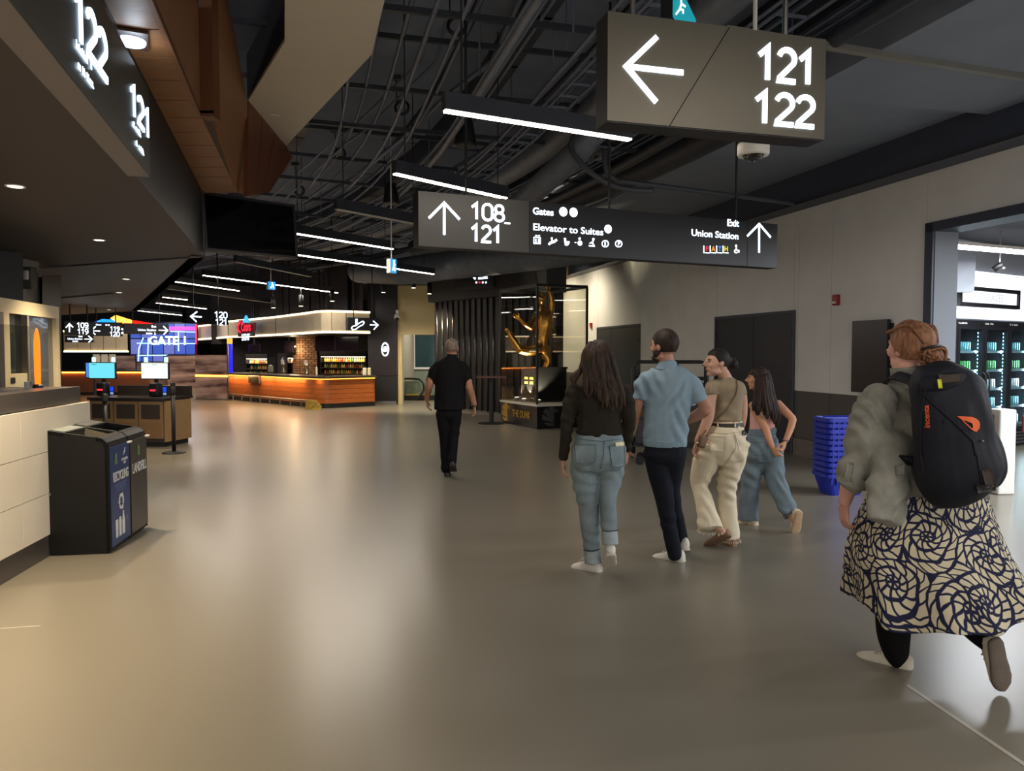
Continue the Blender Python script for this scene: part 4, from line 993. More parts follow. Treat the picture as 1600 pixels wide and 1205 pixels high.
# canopy with lit edges
can = thing('bar_canopy', 'lit curved canopy band of pale panels above the bar', 'canopy')
cp = [P(307, 522, 34), P(323, 521, 32.2), P(356, 517, 28.3), P(386, 514, 26.8), P(410, 511, 25.6), P(430, 509, 24.75), P(456, 506, 23.3), P(477, 505, 22.3), P(490, 503, 21.6), P(502, 503, 21.2), P(518, 503, 21.15), P(541, 504, 21.3), P(578, 505, 21.75)]
for p in cp: p.z = 0
ZC0, ZC1 = 2.10, 2.73
M_CAN = mat('canopy_panel', (190, 176, 150), .5, var=.06)
M_CGLOW = emat('canopy_glow', (255, 226, 178), 5.0)
for i in range(len(cp) - 1):
    a, b = cp[i], cp[i + 1]; d = (b - a).normalized(); n = Vector((-d.y, d.x, 0)); g = .012
    gap = i in (2, 5)
    MB().poly([a + d * (g * (8 if gap else 1)) + Vector((0, 0, ZC0 + .05)), b - d * g + Vector((0, 0, ZC0 + .05)), b - d * g + Vector((0, 0, ZC1 - .05)), a + d * (g * (8 if gap else 1)) + Vector((0, 0, ZC1 - .05))], n * .03).build('panel', M_CAN, can)
    for z0, z1 in ((ZC0, ZC0 + .05), (ZC1 - .05, ZC1)):
        MB().poly([a - n * .02 + d * (.1 if gap else 0) + Vector((0, 0, z0)), b - n * .02 + Vector((0, 0, z0)), b - n * .02 + Vector((0, 0, z1)), a - n * .02 + d * (.1 if gap else 0) + Vector((0, 0, z1))], n * .04).build('light_strip', M_CGLOW, can)
    MB().poly([a + n * .03 + Vector((0, 0, ZC0 - .03)), b + n * .03 + Vector((0, 0, ZC0 - .03)), b + n * .8 + Vector((0, 0, ZC0 - .03)), a + n * .8 + Vector((0, 0, ZC0 - .03))], (0, 0, ZC1 - ZC0 + .02)).build('canopy_core', M_BLACK, can)
l_ = (cp[9] - cp[2]).length
for k, f in ((0, .15), (1, .5), (2, .85)):
    q = cp[2].lerp(cp[9], f); MB().cyl(q + Vector((.3, .6, ZC1)), q + Vector((.3, .6, CEIL_Z + .03)), .04, 8).build('hanger', M_BLACK, can)
# backlit glow of the canopy onto the floor in front
for i, w in ((2, 14), (5, 14), (7, 14), (10, 14)):
    a, b = cp[i], cp[i + 1]; d = b - a; n = Vector((-d.y, d.x, 0)).normalized()
    l = bpy.data.lights.new('canopy_lamp', 'AREA'); l.shape = 'RECTANGLE'; l.size = d.length; l.size_y = .05; l.energy = w; l.color = (1, .86, .62)
    link('canopy_lamp', l, can, (a + b) / 2 - n * .04 + Vector((0, 0, ZC0 - .05)), rot=(0, 0, math.atan2(d.y, d.x)))
# dark upper fascia above the bar
uf = sgroup('wall_bar_upper', 'dark plum wall above the bar canopy')
for i in range(2, len(cp) - 1):
    a, b = cp[i], cp[i + 1]; d = (b - a).normalized(); n = Vector((-d.y, d.x, 0))
    MB().poly([a + n * 1.2 + Vector((0, 0, ZC1)), b + n * 1.2 + Vector((0, 0, ZC1)), b + n * 1.2 + Vector((0, 0, CEIL_Z)), a + n * 1.2 + Vector((0, 0, CEIL_Z))], n * .1).build('wall_panel', mat('plum_upper', (44, 36, 42), .6), uf)
# beer sign on the canopy
A, Bp = P(371, 531, 26.6), P(401, 531, 25.4); Bp.z = A.z
BS = Board('lit_beer_sign', 'red script and white LIGHT lettered beer sign with blue peak', 'sign', A, Bp)
M_RED = emat('sign_red', (235, 20, 50), 2.2)
BS.shape([(382, 504), (386, 493), (391, 504)], emat('sign_blue_peak', (40, 150, 235), 2.0), 'peak', -.06)
BS.shape([(374, 521), (371.5, 512), (375, 500), (380, 500), (383, 504), (391, 505), (400, 504), (400, 516), (398, 519), (380, 521)], mat('sign_red_back', (90, 8, 20), .4, emit=(190, 10, 34), estr=.08), 'script_backing', -.04)
BS.text('Coors', 387, 511.5, 14, M_RED, 'CENTER', .03, -.065, sx=.72)
BS.stroke([(378, 503), (374.5, 508), (374, 516), (378, 519.5)], 2.6, M_RED, 'script_swash', -.065)
BS.text('LIGHT', 386.5, 527.5, 10.5, M_LETTER, 'CENTER', .015, -.06, sx=.75)
BS.box('mount', .15, BS.w - .15, -.04, .02, .1, .5, M_BLACK)
# back bar
bb_ = sgroup('wall_bar_back', 'dark back wall of the bar with a brick pier')
MB().bb(-12.0, -3.9, 30.2, 30.5, 0, 4.2).build('wall_panel', mat('bar_back_plum', (40, 32, 38), .6), bb_)
MB().poly([P(497, 600, 25.2), P(586, 600, 24.0), P(586, 470, 24.0), P(497, 470, 25.2)], (.1, .3, 0)).build('wall_panel', MATS['bar_back_plum'], bb_)
pA, pB, pC = P(459, 600, 25.9), P(470, 600, 25.3), P(497, 600, 25.0)
for q in (pA, pB, pC): q.z = 0
MB().poly([pA, pC, pC + Vector((0, .6, 0)), pA + Vector((0, .5, 0))], (0, 0, 2.5)).build('pier_core', mat('mortar', (84, 66, 52), .8), bb_)
brm = {}
for r in range(20):
    z = .55 + r * .078
    for (u, v, nb) in ((pA, pB, 1), (pB, pC, 3)):
        for k in range(-1, nb):
            f0 = (k + (.5 if r % 2 else 0)) / nb; f1 = f0 + 1 / nb
            f0, f1 = max(0, f0), min(1, f1)
            if f1 - f0 < .1: continue
            a, b = u.lerp(v, f0 + .02), u.lerp(v, f1 - .02); d = (b - a).normalized(); n = Vector((d.y, -d.x, 0))
            MB().poly([a + Vector((0, 0, z)), b + Vector((0, 0, z)), b + Vector((0, 0, z + .062)), a + Vector((0, 0, z + .062))], n * .03).build('brick', mat('bar_brick_%d' % ((r + k) % 3), ((150, 104, 72), (164, 118, 82), (138, 96, 68))[(r + k) % 3], .8, var=.1), bb_)
l = bpy.data.lights.new('pier_lamp', 'POINT'); l.energy = 16; l.color = (1, .75, .45); l.shadow_soft_size = .05
sconce = thing('wall_sconce', 'double-ended wall sconce on the bar brick pier', 'lamp', pA.lerp(pB, .3) + Vector((0, -.1, 1.75)))
MB().lathe([(.05, -.25), (.06, -.25), (.06, .25), (.05, .25)], 12).build('tube', M_BLACK, sconce, True); MB().lathe([(.07, -.02), (.07, .02)], 12).build('glow_ring', M_CGLOW, sconce)
link('pier_lamp', l, sconce, (.1, -.45, -.1))
# shelving with bottles
def shelf_unit(pl, pr, Yl, Yr, label, py_top, py_bot, nb, rows, pal):
    A, Bp = P(pl, py_bot, Yl), P(pr, py_bot, Yr); Bp.z = A.z
    S = Board('bottle_shelf', label, 'shelf', A, Bp); h = P(pl, py_top, Yl).z - A.z
    S.box('back_panel', 0, S.w, .3, .34, 0, h, mat('shelf_back', (52, 40, 34), .5))
    for k in range(rows + 1): S.box('shelf_board', 0, S.w, 0, .3, h * k / (rows + .8) - .012, h * k / (rows + .8) + .012, mat('shelf_board', (70, 56, 48), .4))
    for x in (0, S.w - .03): S.box('side', x, x + .03, 0, .3, 0, h, M_BLACK)
    zt = h * rows / (rows + .8)
    S.box('light_strip', .03, S.w - .03, .02, .05, zt - .03, zt - .014, emat('shelf_glow', (255, 236, 205), 5))
    S.box('header', 0, S.w, -.01, .3, zt + .03, h, mat('shelf_header', (46, 40, 40), .5))
    l = bpy.data.lights.new('shelf_lamp', 'AREA'); l.shape = 'RECTANGLE'; l.size = S.w * .9; l.size_y = .05; l.energy = 9; l.color = (1, .86, .62)
    link('shelf_lamp', l, S.o, (S.w / 2, .0, zt - .04), rot=(math.radians(25), 0, 0))
    for r in range(rows):
        for k in range(nb):
            hgt = .5 * h / (rows + .8) * rnd.uniform(1.2, 1.55); rad = min(.032, S.w / nb * .4); x = .06 + (S.w - .12) * (k + .5) / nb
            key = rnd.randrange(len(pal)); me = BOT[(key, 0)] if (key, 0) in BOT else None
            if me is None:
                mb = MB().lathe([(.95, 0), (1, .05), (1, .55), (.45, .72), (.36, .95), (.36, 1.0)], 8); me = mb.mesh('bottle', True)
                me.materials.append(mat('bottle_%d' % key, pal[key], .15, emit=pal[key], estr=0.0)); BOT[(key, 0)] = me
            p_ = S.A + S.ex * x - S.n * .14; p_.z = S.A.z + h * r / (rows + .8) + .012
            o = link('bottle', me, None, p_); o.scale = (rad, rad, hgt)
            tag(o, '%s bottle on the %s row of the %s' % (PALN[key], ('bottom', 'middle', 'top')[r], label.split(' lit ')[0] + ' bar shelf'), 'bottle', 'bottles on the bar shelves')
    return S
BOT = {}
PALN = ['golden', 'amber', 'green', 'cream', 'red', 'brown', 'yellow', 'dark green']
PAL = [(214, 160, 50), (190, 110, 40), (90, 120, 60), (220, 200, 150), (150, 40, 30), (120, 70, 30), (210, 190, 90), (60, 90, 50)]
shelf_unit(500, 572, 24.4, 23.6, 'right-hand lit bottle shelf behind the bar', 549, 584, 20, 3, PAL)
shelf_unit(384, 418, 28.3, 27.6, 'left-hand lit bottle shelf behind the bar', 553, 585, 14, 3, PAL)
shelf_unit(449, 459, 28.6, 28.4, 'narrow lit bottle shelf beside the brick pier', 552, 584, 5, 3, PAL)
for (x0, x1, y0, y1, Y, lb) in ((492, 521, 526, 549, 23.6, 'dark menu screen left over the right bottle shelf'), (524, 561, 526, 549, 23.3, 'dark menu screen middle over the right bottle shelf'),
                               (388, 405, 538, 551, 26.6, 'dark menu screen over the left bottle shelf'), (444, 458, 533, 551, 25.7, 'dark menu screen beside the brick pier')):
    A, Bp = P(x0, y1, Y), P(x1, y1, Y - .2); Bp.z = A.z; S = Board('menu_screen', lb, 'screen', A, Bp, 'menu screens over the bar'); h = P(x0, y0, Y).z - A.z
    S.box('case', 0, S.w, .01, .06, 0, h, M_BLACK); S.box('display', .02, S.w - .02, 0, .01, .02, h - .02, mat('menu_glass', (46, 34, 44), .12, coat=.5))
    MB().cyl((S.w / 2, .04, h), (S.w / 2, .04, CEIL_Z - A.z), .03, 6).build('drop_pole', M_BLACK, S.o)
A, Bp = P(434, 585, 26.5), P(447, 585, 26.3); Bp.z = A.z
S = Board('bar_door', 'plum door panel with a pale crest behind the bar', 'door panel', A, Bp); hh = P(434, 552, 26.5).z - A.z
S.box('panel', 0, S.w, 0, .05, 0, hh, mat('door_plum', (66, 54, 62), .5)); S.stroke([(440, 571), (439.5, 563), (442, 559), (442.5, 567), (441, 572)], 1.5, M_PRINT, 'crest', -.006)
for px, Y, lb in ((443, 24.2, 'steel beer tap on the bar, left one'), (479, 22.5, 'steel beer tap on the bar, right one')):
    q = P(px, 586, Y); t = thing('beer_tap', lb, 'beer tap', Vector((q.x, q.y, HB + .02)), group='beer taps')
    MB().lathe([(.08, 0), (.06, .04), (.06, .26), (.08, .3), (.02, .34)], 12).build('tower', mat('tap_chrome', (190, 176, 140), .2, .9), t, True)
    for k in (-1, 0, 1): MB().cyl((k * .04, -.05, .28), (k * .04, -.09, .42), .012, 6).build('handle', M_WHITE, t)
for px, Y, w, lb in ((423, 25.0, .16, 'grey card reader box on the bar'), (570, 21.9, .11, 'cream napkin box at the right end of the bar'), (577, 21.9, .09, 'cream menu stand at the bar end'), (495, 22.2, .05, 'white squeeze bottle on the bar')):
    q = P(px, 586, Y); t = thing('counter_item', lb, 'box', Vector((q.x, q.y, HB + .02)))
    MB().rbox((0, 0, .11), (w, .1, .22), .02).build('body', mat('item_cream', (206, 196, 170), .5) if px > 430 else mat('item_grey', (130, 126, 120), .5), t); MB().rbox((0, 0, .23), (w * .6, .06, .04), .015).build('cap', M_BLACK if px > 560 else M_WHITE, t)
A, Bp = P(388, 585, 27.2), P(384, 560, 27.2)
t = thing('bar_column', 'blue glowing column at the left of the bar', 'column', Vector((P(360, 600, 26.4).x, 26.4, 0)))
MB().cyl((0, 0, .8), (0, 0, 2.0), .09, 14).build('shaft', emat('column_blue', (40, 40, 230), 1.1), t, True); MB().cyl((0, 0, 1.85), (0, 0, 2.05), .092, 14).build('cap', emat('column_amber', (240, 190, 70), 1.2), t, True); MB().cyl((0, 0, 0), (0, 0, .8), .1, 14).build('base', M_BLACK, t)
# round emblem sign on the plum wall
A, Bp = P(596, 559, CY - .125), P(608, 559, CY - .125); Bp.z = A.z
EM = Board('round_sign', 'small round white lit emblem on the black wall beside the bar', 'sign', A, Bp)
def oval(px, py, rx, ry, m, y, nm):
    EM.shape([(px + rx * math.cos(a * PI / 12), py + ry * math.sin(a * PI / 12)) for a in range(24)], m, nm, y)
oval(602, 546, 6, 11, M_LETTER, -.03, 'disc'); oval(602, 546, 4.2, 8.5, M_BLACK, -.036, 'inner_disc'); EM.shape([(598.5, 548), (600, 542), (603, 541), (605.5, 543), (605, 549), (600, 550)], M_LETTER, 'crest', -.042)

# escalator beyond the cream wall
es = thing('escalator', 'black-railed escalator with pale glass side beyond the cream opening', 'escalator', Vector((-2.9, 24.6, 0)))
rp = [P(628, 592, 24.6), P(650, 592, 24.6), P(657, 594, 24.5), P(662, 601, 24.4), P(661, 612, 24.35), P(650, 625, 24.3)]
MB().tube([p - Vector((-2.9, 24.6, 0)) for p in crv(rp)], .035, 8).build('handrail', M_BLACK, es, True)
MB().poly([P(628, 596, 24.62) - Vector((-2.9, 24.6, 0)), P(655, 596, 24.6) - Vector((-2.9, 24.6, 0)), P(659, 612, 24.5) - Vector((-2.9, 24.6, 0)), P(628, 622, 24.62) - Vector((-2.9, 24.6, 0))], (0, .02, 0)).build('glass_side', mat('green_glass_side', (112, 130, 116), .15, var=.1), es)
MB().bb(-.65, .65, -.1, .6, .02, .16).build('step_plate', M_BLACK, es); MB().bb(-.55, .3, -.14, -.1, .16, .2).build('comb_strip', mat('comb_yellow', (180, 160, 60), .5), es)
for k in range(6): MB().bb(-.6, .6, -.08 + k * .1, -.06 + k * .1, .16, .17).build('step_rib', M_METAL, es)
linear_light(Vector((-3.0, 25.2, 3.2)), Vector((-.6, 25.2, 3.2)), 1, 'added unseen fill light inside the escalator hall behind the cream wall', 40)  # unseen lamp, added only to brighten the dark hall
# dome camera on the cream wall edge
q = P(621, 492, CY - .2); t = thing('wall_camera', 'white dome camera on the edge of the cream wall', 'camera', q)
MB().rbox((0, 0, .08), (.1, .12, .14), .03).build('mount', M_WHITE, t, True); MB().ell((0, -.02, -.06), (.1, .1, .1), 14, 8).build('dome', M_WHITE, t, True); MB().ell((0, -.05, -.1), (.07, .07, .07), 12, 6).build('lens', M_BLACK, t, True)

# ------------------------------------------------------------------ far gate, video wall and murals
far = sgroup('wall_far', 'dark far walls of the concourse beyond the gate')
MB().bb(-34, -9, 40, 40.3, 0, 5).build('wall_panel', M_DARK, far)
MB().bb(-30, -29.7, 12, 40, 0, 5).build('wall_panel', M_DARK, far)
A, Bp = P(205, 602, 33), P(308, 602, 33.2); Bp.z = A.z
VW = Board('gate_video_wall', 'blue glass gate wall with glowing GATE 1 lettering', 'gate', A, Bp)
hv = P(205, 505, 33).z - A.z
M_PANE = [mat('gate_blue_%d' % k, c, .25, emit=e, estr=s) for k, (c, e, s) in enumerate((((38, 52, 110), (60, 90, 190), .9), ((46, 58, 120), (80, 100, 200), .8), ((60, 66, 120), (110, 120, 200), .8)))]
nc, nr = 6, 4
for c in range(nc):
    for r in range(nr):
        VW.box('pane', VW.w * c / nc + .02, VW.w * (c + 1) / nc - .02, 0, .04, hv * r / nr + .02, hv * (r + 1) / nr - .02, M_PANE[(c * 2 + r) % 3])
VW.box('frame', -.05, VW.w + .05, .02, .1, -.05, hv + .05, M_BLACK)
M_NEON = emat('neon_blue_white', (150, 190, 255), 2.4)
for pts in ([(215, 597), (217, 545), (224, 528)], [(231, 557), (232, 528)], [(279, 549), (279, 518)], [(214, 536.5), (305, 537)], [(266, 518), (305, 519)], [(215, 555.5), (262, 555)], [(248, 574), (265, 574)]): VW.stroke(pts, 1.6, M_NEON, 'neon_line', -.02)
VW.stroke([(265, 513.5), (305, 513.5)], 5.5, emat('neon_pink', (230, 60, 150), 2.5), 'neon_band', -.02)
VW.stroke([(306.5, 505), (307, 560)], 2, emat('neon_red', (210, 40, 70), 2.2), 'neon_band', -.02)
VW.text('GATE 1', 264, 533, 13, M_LETTER, 'CENTER', .03, -.08)
# lower mural in front of it
def mural_mat():
    m = bpy.data.materials.new('brown_mural'); m.use_nodes = True; nt = m.node_tree; b = nt.nodes['Principled BSDF']
    tc = nt.nodes.new('ShaderNodeTexCoord'); mp = nt.nodes.new('ShaderNodeMapping'); mp.inputs['Rotation'].default_value = (0, .35, 0); mp.inputs['Scale'].default_value = (.5, .5, 3.2)
    n = nt.nodes.new('ShaderNodeTexNoise'); n.inputs['Scale'].default_value = 1.3; n.inputs['Detail'].default_value = 6
    r = nt.nodes.new('ShaderNodeValToRGB'); r.color_ramp.elements[0].position = .36; r.color_ramp.elements[1].position = .66
    r.color_ramp.elements[0].color = lin((70, 48, 44)); r.color_ramp.elements[1].color = lin((176, 140, 120))
    nt.links.new(tc.outputs['Object'], mp.inputs[0]); nt.links.new(mp.outputs[0], n.inputs[0]); nt.links.new(n.outputs[0], r.inputs[0]); nt.links.new(r.outputs[0], b.inputs['Base Color'])
    b.inputs['Roughness'].default_value = .25
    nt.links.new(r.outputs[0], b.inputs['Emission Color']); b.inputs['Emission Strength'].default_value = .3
    MATS['brown_mural'] = m; return m
mural_mat()
for (x0, x1, y0, y1, Y, lb) in ((150, 212, 556, 617, 29.5, 'brown printed mural wall left of the gate, behind the checkouts'), (212, 262, 566, 613, 30.5, 'brown printed mural wall below the gate lettering'), (262, 307, 556, 618, 28.2, 'brown printed mural panel right below the gate')):
    A, Bp = P(x0, y1, Y), P(x1, y1, Y); A.z = Bp.z = 0; S = Board('mural_panel', lb, 'mural', A, Bp, 'brown murals by the gate'); h = P(x0, y0, Y).z
    S.box('print', 0, S.w, 0, .03, .2, h, MATS['brown_mural']); S.box('base_ledge', 0, S.w, -.2, .1, 0, .2, mat('ledge_cream', (196, 180, 160), .5)); S.box('frame', -.03, S.w + .03, .03, .08, .2, h + .03, M_BLACK)
A, Bp = G(306, 624), G(357, 625.5); 
S = Board('printed_glass_screen', 'tall brown printed glass screen at the left end of the bar', 'glass screen', A, Bp)
S.box('pane', 0, S.w, 0, .02, .02, P(306, 555, A.y).z, MATS['brown_mural']); S.box('glass_top', 0, S.w, .004, .014, P(306, 555, A.y).z, P(306, 538, A.y).z, glass('smoke_glass', (150, 140, 140), .05))
S.box('rail', 0, S.w, -.01, .03, 0, .03, M_METAL)
S.box('end_post', S.w - .03, S.w + .01, -.01, .03, 0, P(306, 538, A.y).z, M_METAL)
S.box('glow_strip', 0, S.w, -.012, -.002, P(306, 587, A.y).z - .03, P(306, 587, A.y).z + .03, M_GLOWW)
# far concession canopy on the left, cream band
A, Bp = P(100, 548, 25), P(200, 544, 27); Bp.z = A.z
S = Board('far_canopy', 'far lit cream canopy band behind the checkout screens', 'canopy', A, Bp); h = P(100, 536, 25).z - A.z
for k in range(5): S.box('panel', S.w * k / 5 + .01, S.w * (k + 1) / 5 - .01, 0, .05, 0, .62, M_CAN)
S.box('light_strip', 0, S.w, -.03, .02, -.05, .0, M_CGLOW); S.box('light_strip', 0, S.w, -.03, .02, .62, .67, M_CGLOW)
S.box('core', 0, S.w, .05, 1.0, -.05, .67, M_BLACK)
for k in range(3): S.box('hanging_menu', S.w * (.52 + k * .13), S.w * (.62 + k * .13), .3, .34, -.75, -.12, mat('pale_menu', (190, 186, 176), .5, emit=(200, 196, 186), estr=.12))
fk = thing('far_counter', 'far concession counter with orange glowing edge', 'counter', P(170, 612, 27.5) * 1)
fk.location.z = 0
MB().bb(-4.5, 1.5, 0, .8, .1, .85).build('front', mat('far_counter_wood', (150, 96, 66), .5, var=.1), fk); MB().bb(-4.6, 1.6, -.1, .9, .85, .9).build('worktop', M_DARK, fk); MB().bb(-4.5, 1.5, -.06, 0, .8, .85).build('glow_strip', M_GLOWW, fk); MB().bb(-4.5, 1.5, .05, .8, 0, .1).build('plinth', M_BLACK, fk)
# colour-changing light blade near the ceiling
lb_ = thing('light_sculpture', 'blue orange and red glowing light blade above the far signs', 'light')
for pts, c in (([(148, 503), (160, 498.5), (180, 500), (181, 505.5), (150, 505)], (30, 130, 255)), ([(172, 497.5), (180, 492.5), (207, 501), (206, 507), (183, 505)], (255, 170, 70)), ([(207, 500.5), (248, 507.5), (215, 508), (206, 507)], (255, 20, 10))):
    MB().poly([P(x, y, 24) for x, y in pts], (0, .1, 0)).build('blade', emat('blade_%d' % c[2], c, 2.2), lb_)

# ------------------------------------------------------------------ glass display case with golden leaping figure
cC, cL, cR = G(839, 671), G(782, 660), None
ex_ = (cL - cC); ex_.z = 0; Ll = ex_.length; ex_.normalize(); ey_ = Vector((ex_.y, -ex_.x, 0)); Lr = 1.18
case = thing('display_case', 'tall glass display case with black lettered plinth', 'display case', cC, math.atan2(ey_.y, ey_.x))   # local x = right face, local y = left face
Hb, Ht = .46, 2.92
PLW = mat('plinth_black', (16, 16, 17), .25)
MB().bb(0, Lr, 0, Ll, 0, Hb).build('plinth', PLW, case)
MB().bb(-.012, Lr + .012, -.012, Ll + .012, Hb, Hb + .05).build('deck', mat('case_deck', (206, 200, 186), .4), case)
for x, y in ((0, 0), (Lr, 0), (0, Ll), (Lr, Ll)): MB().bb(x - .02, x + .02, y - .02, y + .02, Hb + .05, Ht).build('corner_post', M_BLACK, case)
for z in (Ht,):
    MB().bb(0, Lr, -.02, .02, z - .03, z + .03).build('top_rail', M_BLACK, case); MB().bb(0, Lr, Ll - .02, Ll + .02, z - .03, z + .03).build('top_rail', M_BLACK, case)
    MB().bb(-.02, .02, 0, Ll, z - .03, z + .03).build('top_rail', M_BLACK, case); MB().bb(Lr - .02, Lr + .02, 0, Ll, z - .03, z + .03).build('top_rail', M_BLACK, case)
GL = glass('case_glass', (242, 242, 238), .02)
MB().bb(.02, Lr - .02, -.004, .004, Hb + .05, Ht).build('glass_pane', GL, case); MB().bb(-.004, .004, .02, Ll - .02, Hb + .05, Ht).build('glass_pane', GL, case)
MB().bb(.02, Lr - .02, Ll - .004, Ll + .004, Hb + .05, Ht).build('glass_pane', GL, case); MB().bb(Lr - .004, Lr + .004, .02, Ll - .02, Hb + .05, Ht).build('glass_pane', GL, case)
M_GOLDL = mat('gold_lettering', (190, 150, 60), .4, .5); M_GREYL = mat('grey_lettering', (60, 58, 54), .5)
# ball emblem: disc cut by curved claw slits (left face: local x = 0 plane, reading from far end to the corner)
def emblem(parent, fx, cx, cz, r, m):
    def build(pts, nm):
        MB().poly([fx(u, z) for u, z in pts], fx(0, 0, 1)).build(nm, m, parent)
    segs = 5
    for k in range(4):     # four curved claw-cut segments of the ball
        a0 = 200 - k * 48
        pts = [(cx + r * math.cos(math.radians(a0 - j * 9)), cz + r * math.sin(math.radians(a0 - j * 9))) for j in range(5)]
        tip = (cx + r * (.55 - .05 * k), cz - r * (.75 - .3 * k)); mid1 = (cx + r * .15 + .1 * r * k * .5, cz + r * (-.35 + .33 * k)); mid0 = (cx - r * .1 + .1 * r * k * .4, cz + r * (-.5 + .26 * k))
        build(pts + [mid1, tip, mid0], 'emblem_claw')
    build([(cx + r * math.cos(math.radians(a)), cz + r * math.sin(math.radians(a))) for a in (215, 235, 255, 275, 295)] + [(cx + r * .3, cz - r * .72), (cx - r * .2, cz - r * .66)], 'emblem_claw')
fl = lambda u, z, off=0: Vector((-.006, Ll - u, z)) if not off else Vector((.006, 0, 0))
fr = lambda u, z, off=0: Vector((u, -.006, z)) if not off else Vector((0, .006, 0))
emblem(case, fl, .28, .25, .2, M_GOLDL); emblem(case, fr, .32, .25, .2, M_GREYL)
me = text_mesh('THE DUNK', .21, .003, .004, 'CENTER', .78); me.materials.clear(); me.materials.append(M_GOLDL); link('lettering', me, case, (-.008, Ll - 1.02, .25), -PI / 2)
text('lettering', 'THE DUNK', .2, M_GREYL, case, (.86, -.008, .24), .003, .004, sx=.62)
# things in the case
pd = thing('pedestal', 'black square pedestal inside the glass case', 'pedestal', cC + ex_ * .85 + ey_ * .62 + Vector((0, 0, Hb + .05)), math.atan2(ey_.y, ey_.x))
MB().bb(-.36, .36, -.36, .36, 0, .7).build('block', PLW, pd); MB().bb(-.38, .38, -.38, .38, .7, .74).build('cap', PLW, pd); MB().bb(-.4, .4, -.4, .4, 0, .1).build('foot', PLW, pd)
for k, zc in enumerate((.5, .4, .2)):
    for s in (-1, 1): MB().bb(-.366, -.36, s * .12 - .07, s * .12 + .07, zc - .025, zc + .025).build('plaque', M_GOLDL if k < 2 else M_GREYL, pd)
for k in range(3):
    q = cC + ex_ * (.3 + .5 * k) + ey_ * (.2 if k != 1 else .12) + Vector((0, 0, Hb + .05)); t = thing('case_uplight', 'small round uplight on the case deck', 'spotlight', q, group='uplights in the glass case')
    MB().lathe([(.06, 0), (.06, .06), (.045, .07)], 14).build('can', M_METAL, t, True); MB().lathe([(.04, .068), (.04, .072)], 14).build('lens', emat('uplight', (255, 240, 210), 8), t)
    l = bpy.data.lights.new('uplight_lamp', 'SPOT'); l.energy = 420; l.color = (1, .86, .6); l.spot_size = 1.3; l.spot_blend = .5; l.shadow_soft_size = .03
    aim = (cC + ex_ * .85 + ey_ * .6 + Vector((0, 0, 2.1))) - q; o = link('uplight_lamp', l, t, (0, 0, .09)); o.rotation_euler = aim.to_track_quat('-Z', 'Y').to_euler()
# ceiling spotlights washing the white wall behind the case
for k, tt in enumerate((8.6, 10.6)):
    q = WA(tt, 3.75, 1.3); t = thing('cylinder_spotlight', ('black spotlight over the wall behind the glass case, near one', 'black spotlight over the wall behind the glass case, far one')[k], 'spotlight', q, group='wall-washing spotlights')
    MB().lathe([(.055, -.12), (.06, -.12), (.06, .16), (.02, .17)], 14).build('can', M_BLACK, t, True); MB().lathe([(.05, -.126), (.05, -.118)], 14).build('lens', emat('spot_on', (255, 236, 205), 6), t); MB().cyl((0, 0, .16), (0, 0, CEIL_Z - q.z + .02), .012, 6).build('stem', M_BLACK, t)
    l = bpy.data.lights.new('spot_lamp', 'SPOT'); l.energy = 190; l.color = (1, .86, .62); l.spot_size = 2.6; l.spot_blend = 1.0; l.shadow_soft_size = .05
    o = link('spot_lamp', l, t, (0, 0, -.15)); o.rotation_euler = (WA(tt + .3, 1.9, 0) - q).to_track_quat('-Z', 'Y').to_euler()
# small sign over the ribbed wall
A, Bp = P(728, 446, 18.9), P(764, 441, 18.3); Bp.z = A.z = A.z - .0
S = Board('lit_wall_sign', 'small dark lit sign on the bulkhead over the ribbed wall', 'sign', A - bn * .12, Bp - bn * .12); 
S.box('body', -.3, S.w + .3, .0, .06, -.12, .4, M_SIGNK)
marks(S.o, M_LETTER, S.at(746, 437)[0], S.at(746, 437)[1], S.at(763, 437)[0] - S.at(746, 437)[0], .07, -.01, 10, 4); S.stroke([(740, 433), (743, 436)], 3, M_LETTER, 'pictogram', -.01)
for k in range(4): S.disc(744.5 + k * 5, 441.5, 1.5, M_LETTER if k != 1 else emat('sign_red', (235, 20, 50), 2.2), -.01)
# small high table rail before the ribbed wall
q = G(768, 662); t = thing('leaning_rail', 'dark T-shaped leaning table before the ribbed wall', 'table', q, 0)
MB().lathe([(.3, 0), (.3, .015), (.04, .03)], 18).build('base', M_BLACK, t); MB().cyl((0, 0, .02), (0, 0, 1.0), .05, 10).build('post', M_BLACK, t); MB().bb(-.33, .33, -.12, .12, 1.0, 1.04).build('top', mat('table_red_brown', (86, 52, 44), .4), t)
q = P(738, 585, 19.0); t = thing('wall_intercom', 'small black intercom on the ribbed wall', 'intercom', q - bn * .1, 0)
MB().rbox((0, 0, 0), (.1, .06, .2), .015).build('body', M_BLACK, t); MB().bb(-.02, .02, -.035, -.03, -.04, .04).build('label', M_WHITE, t)

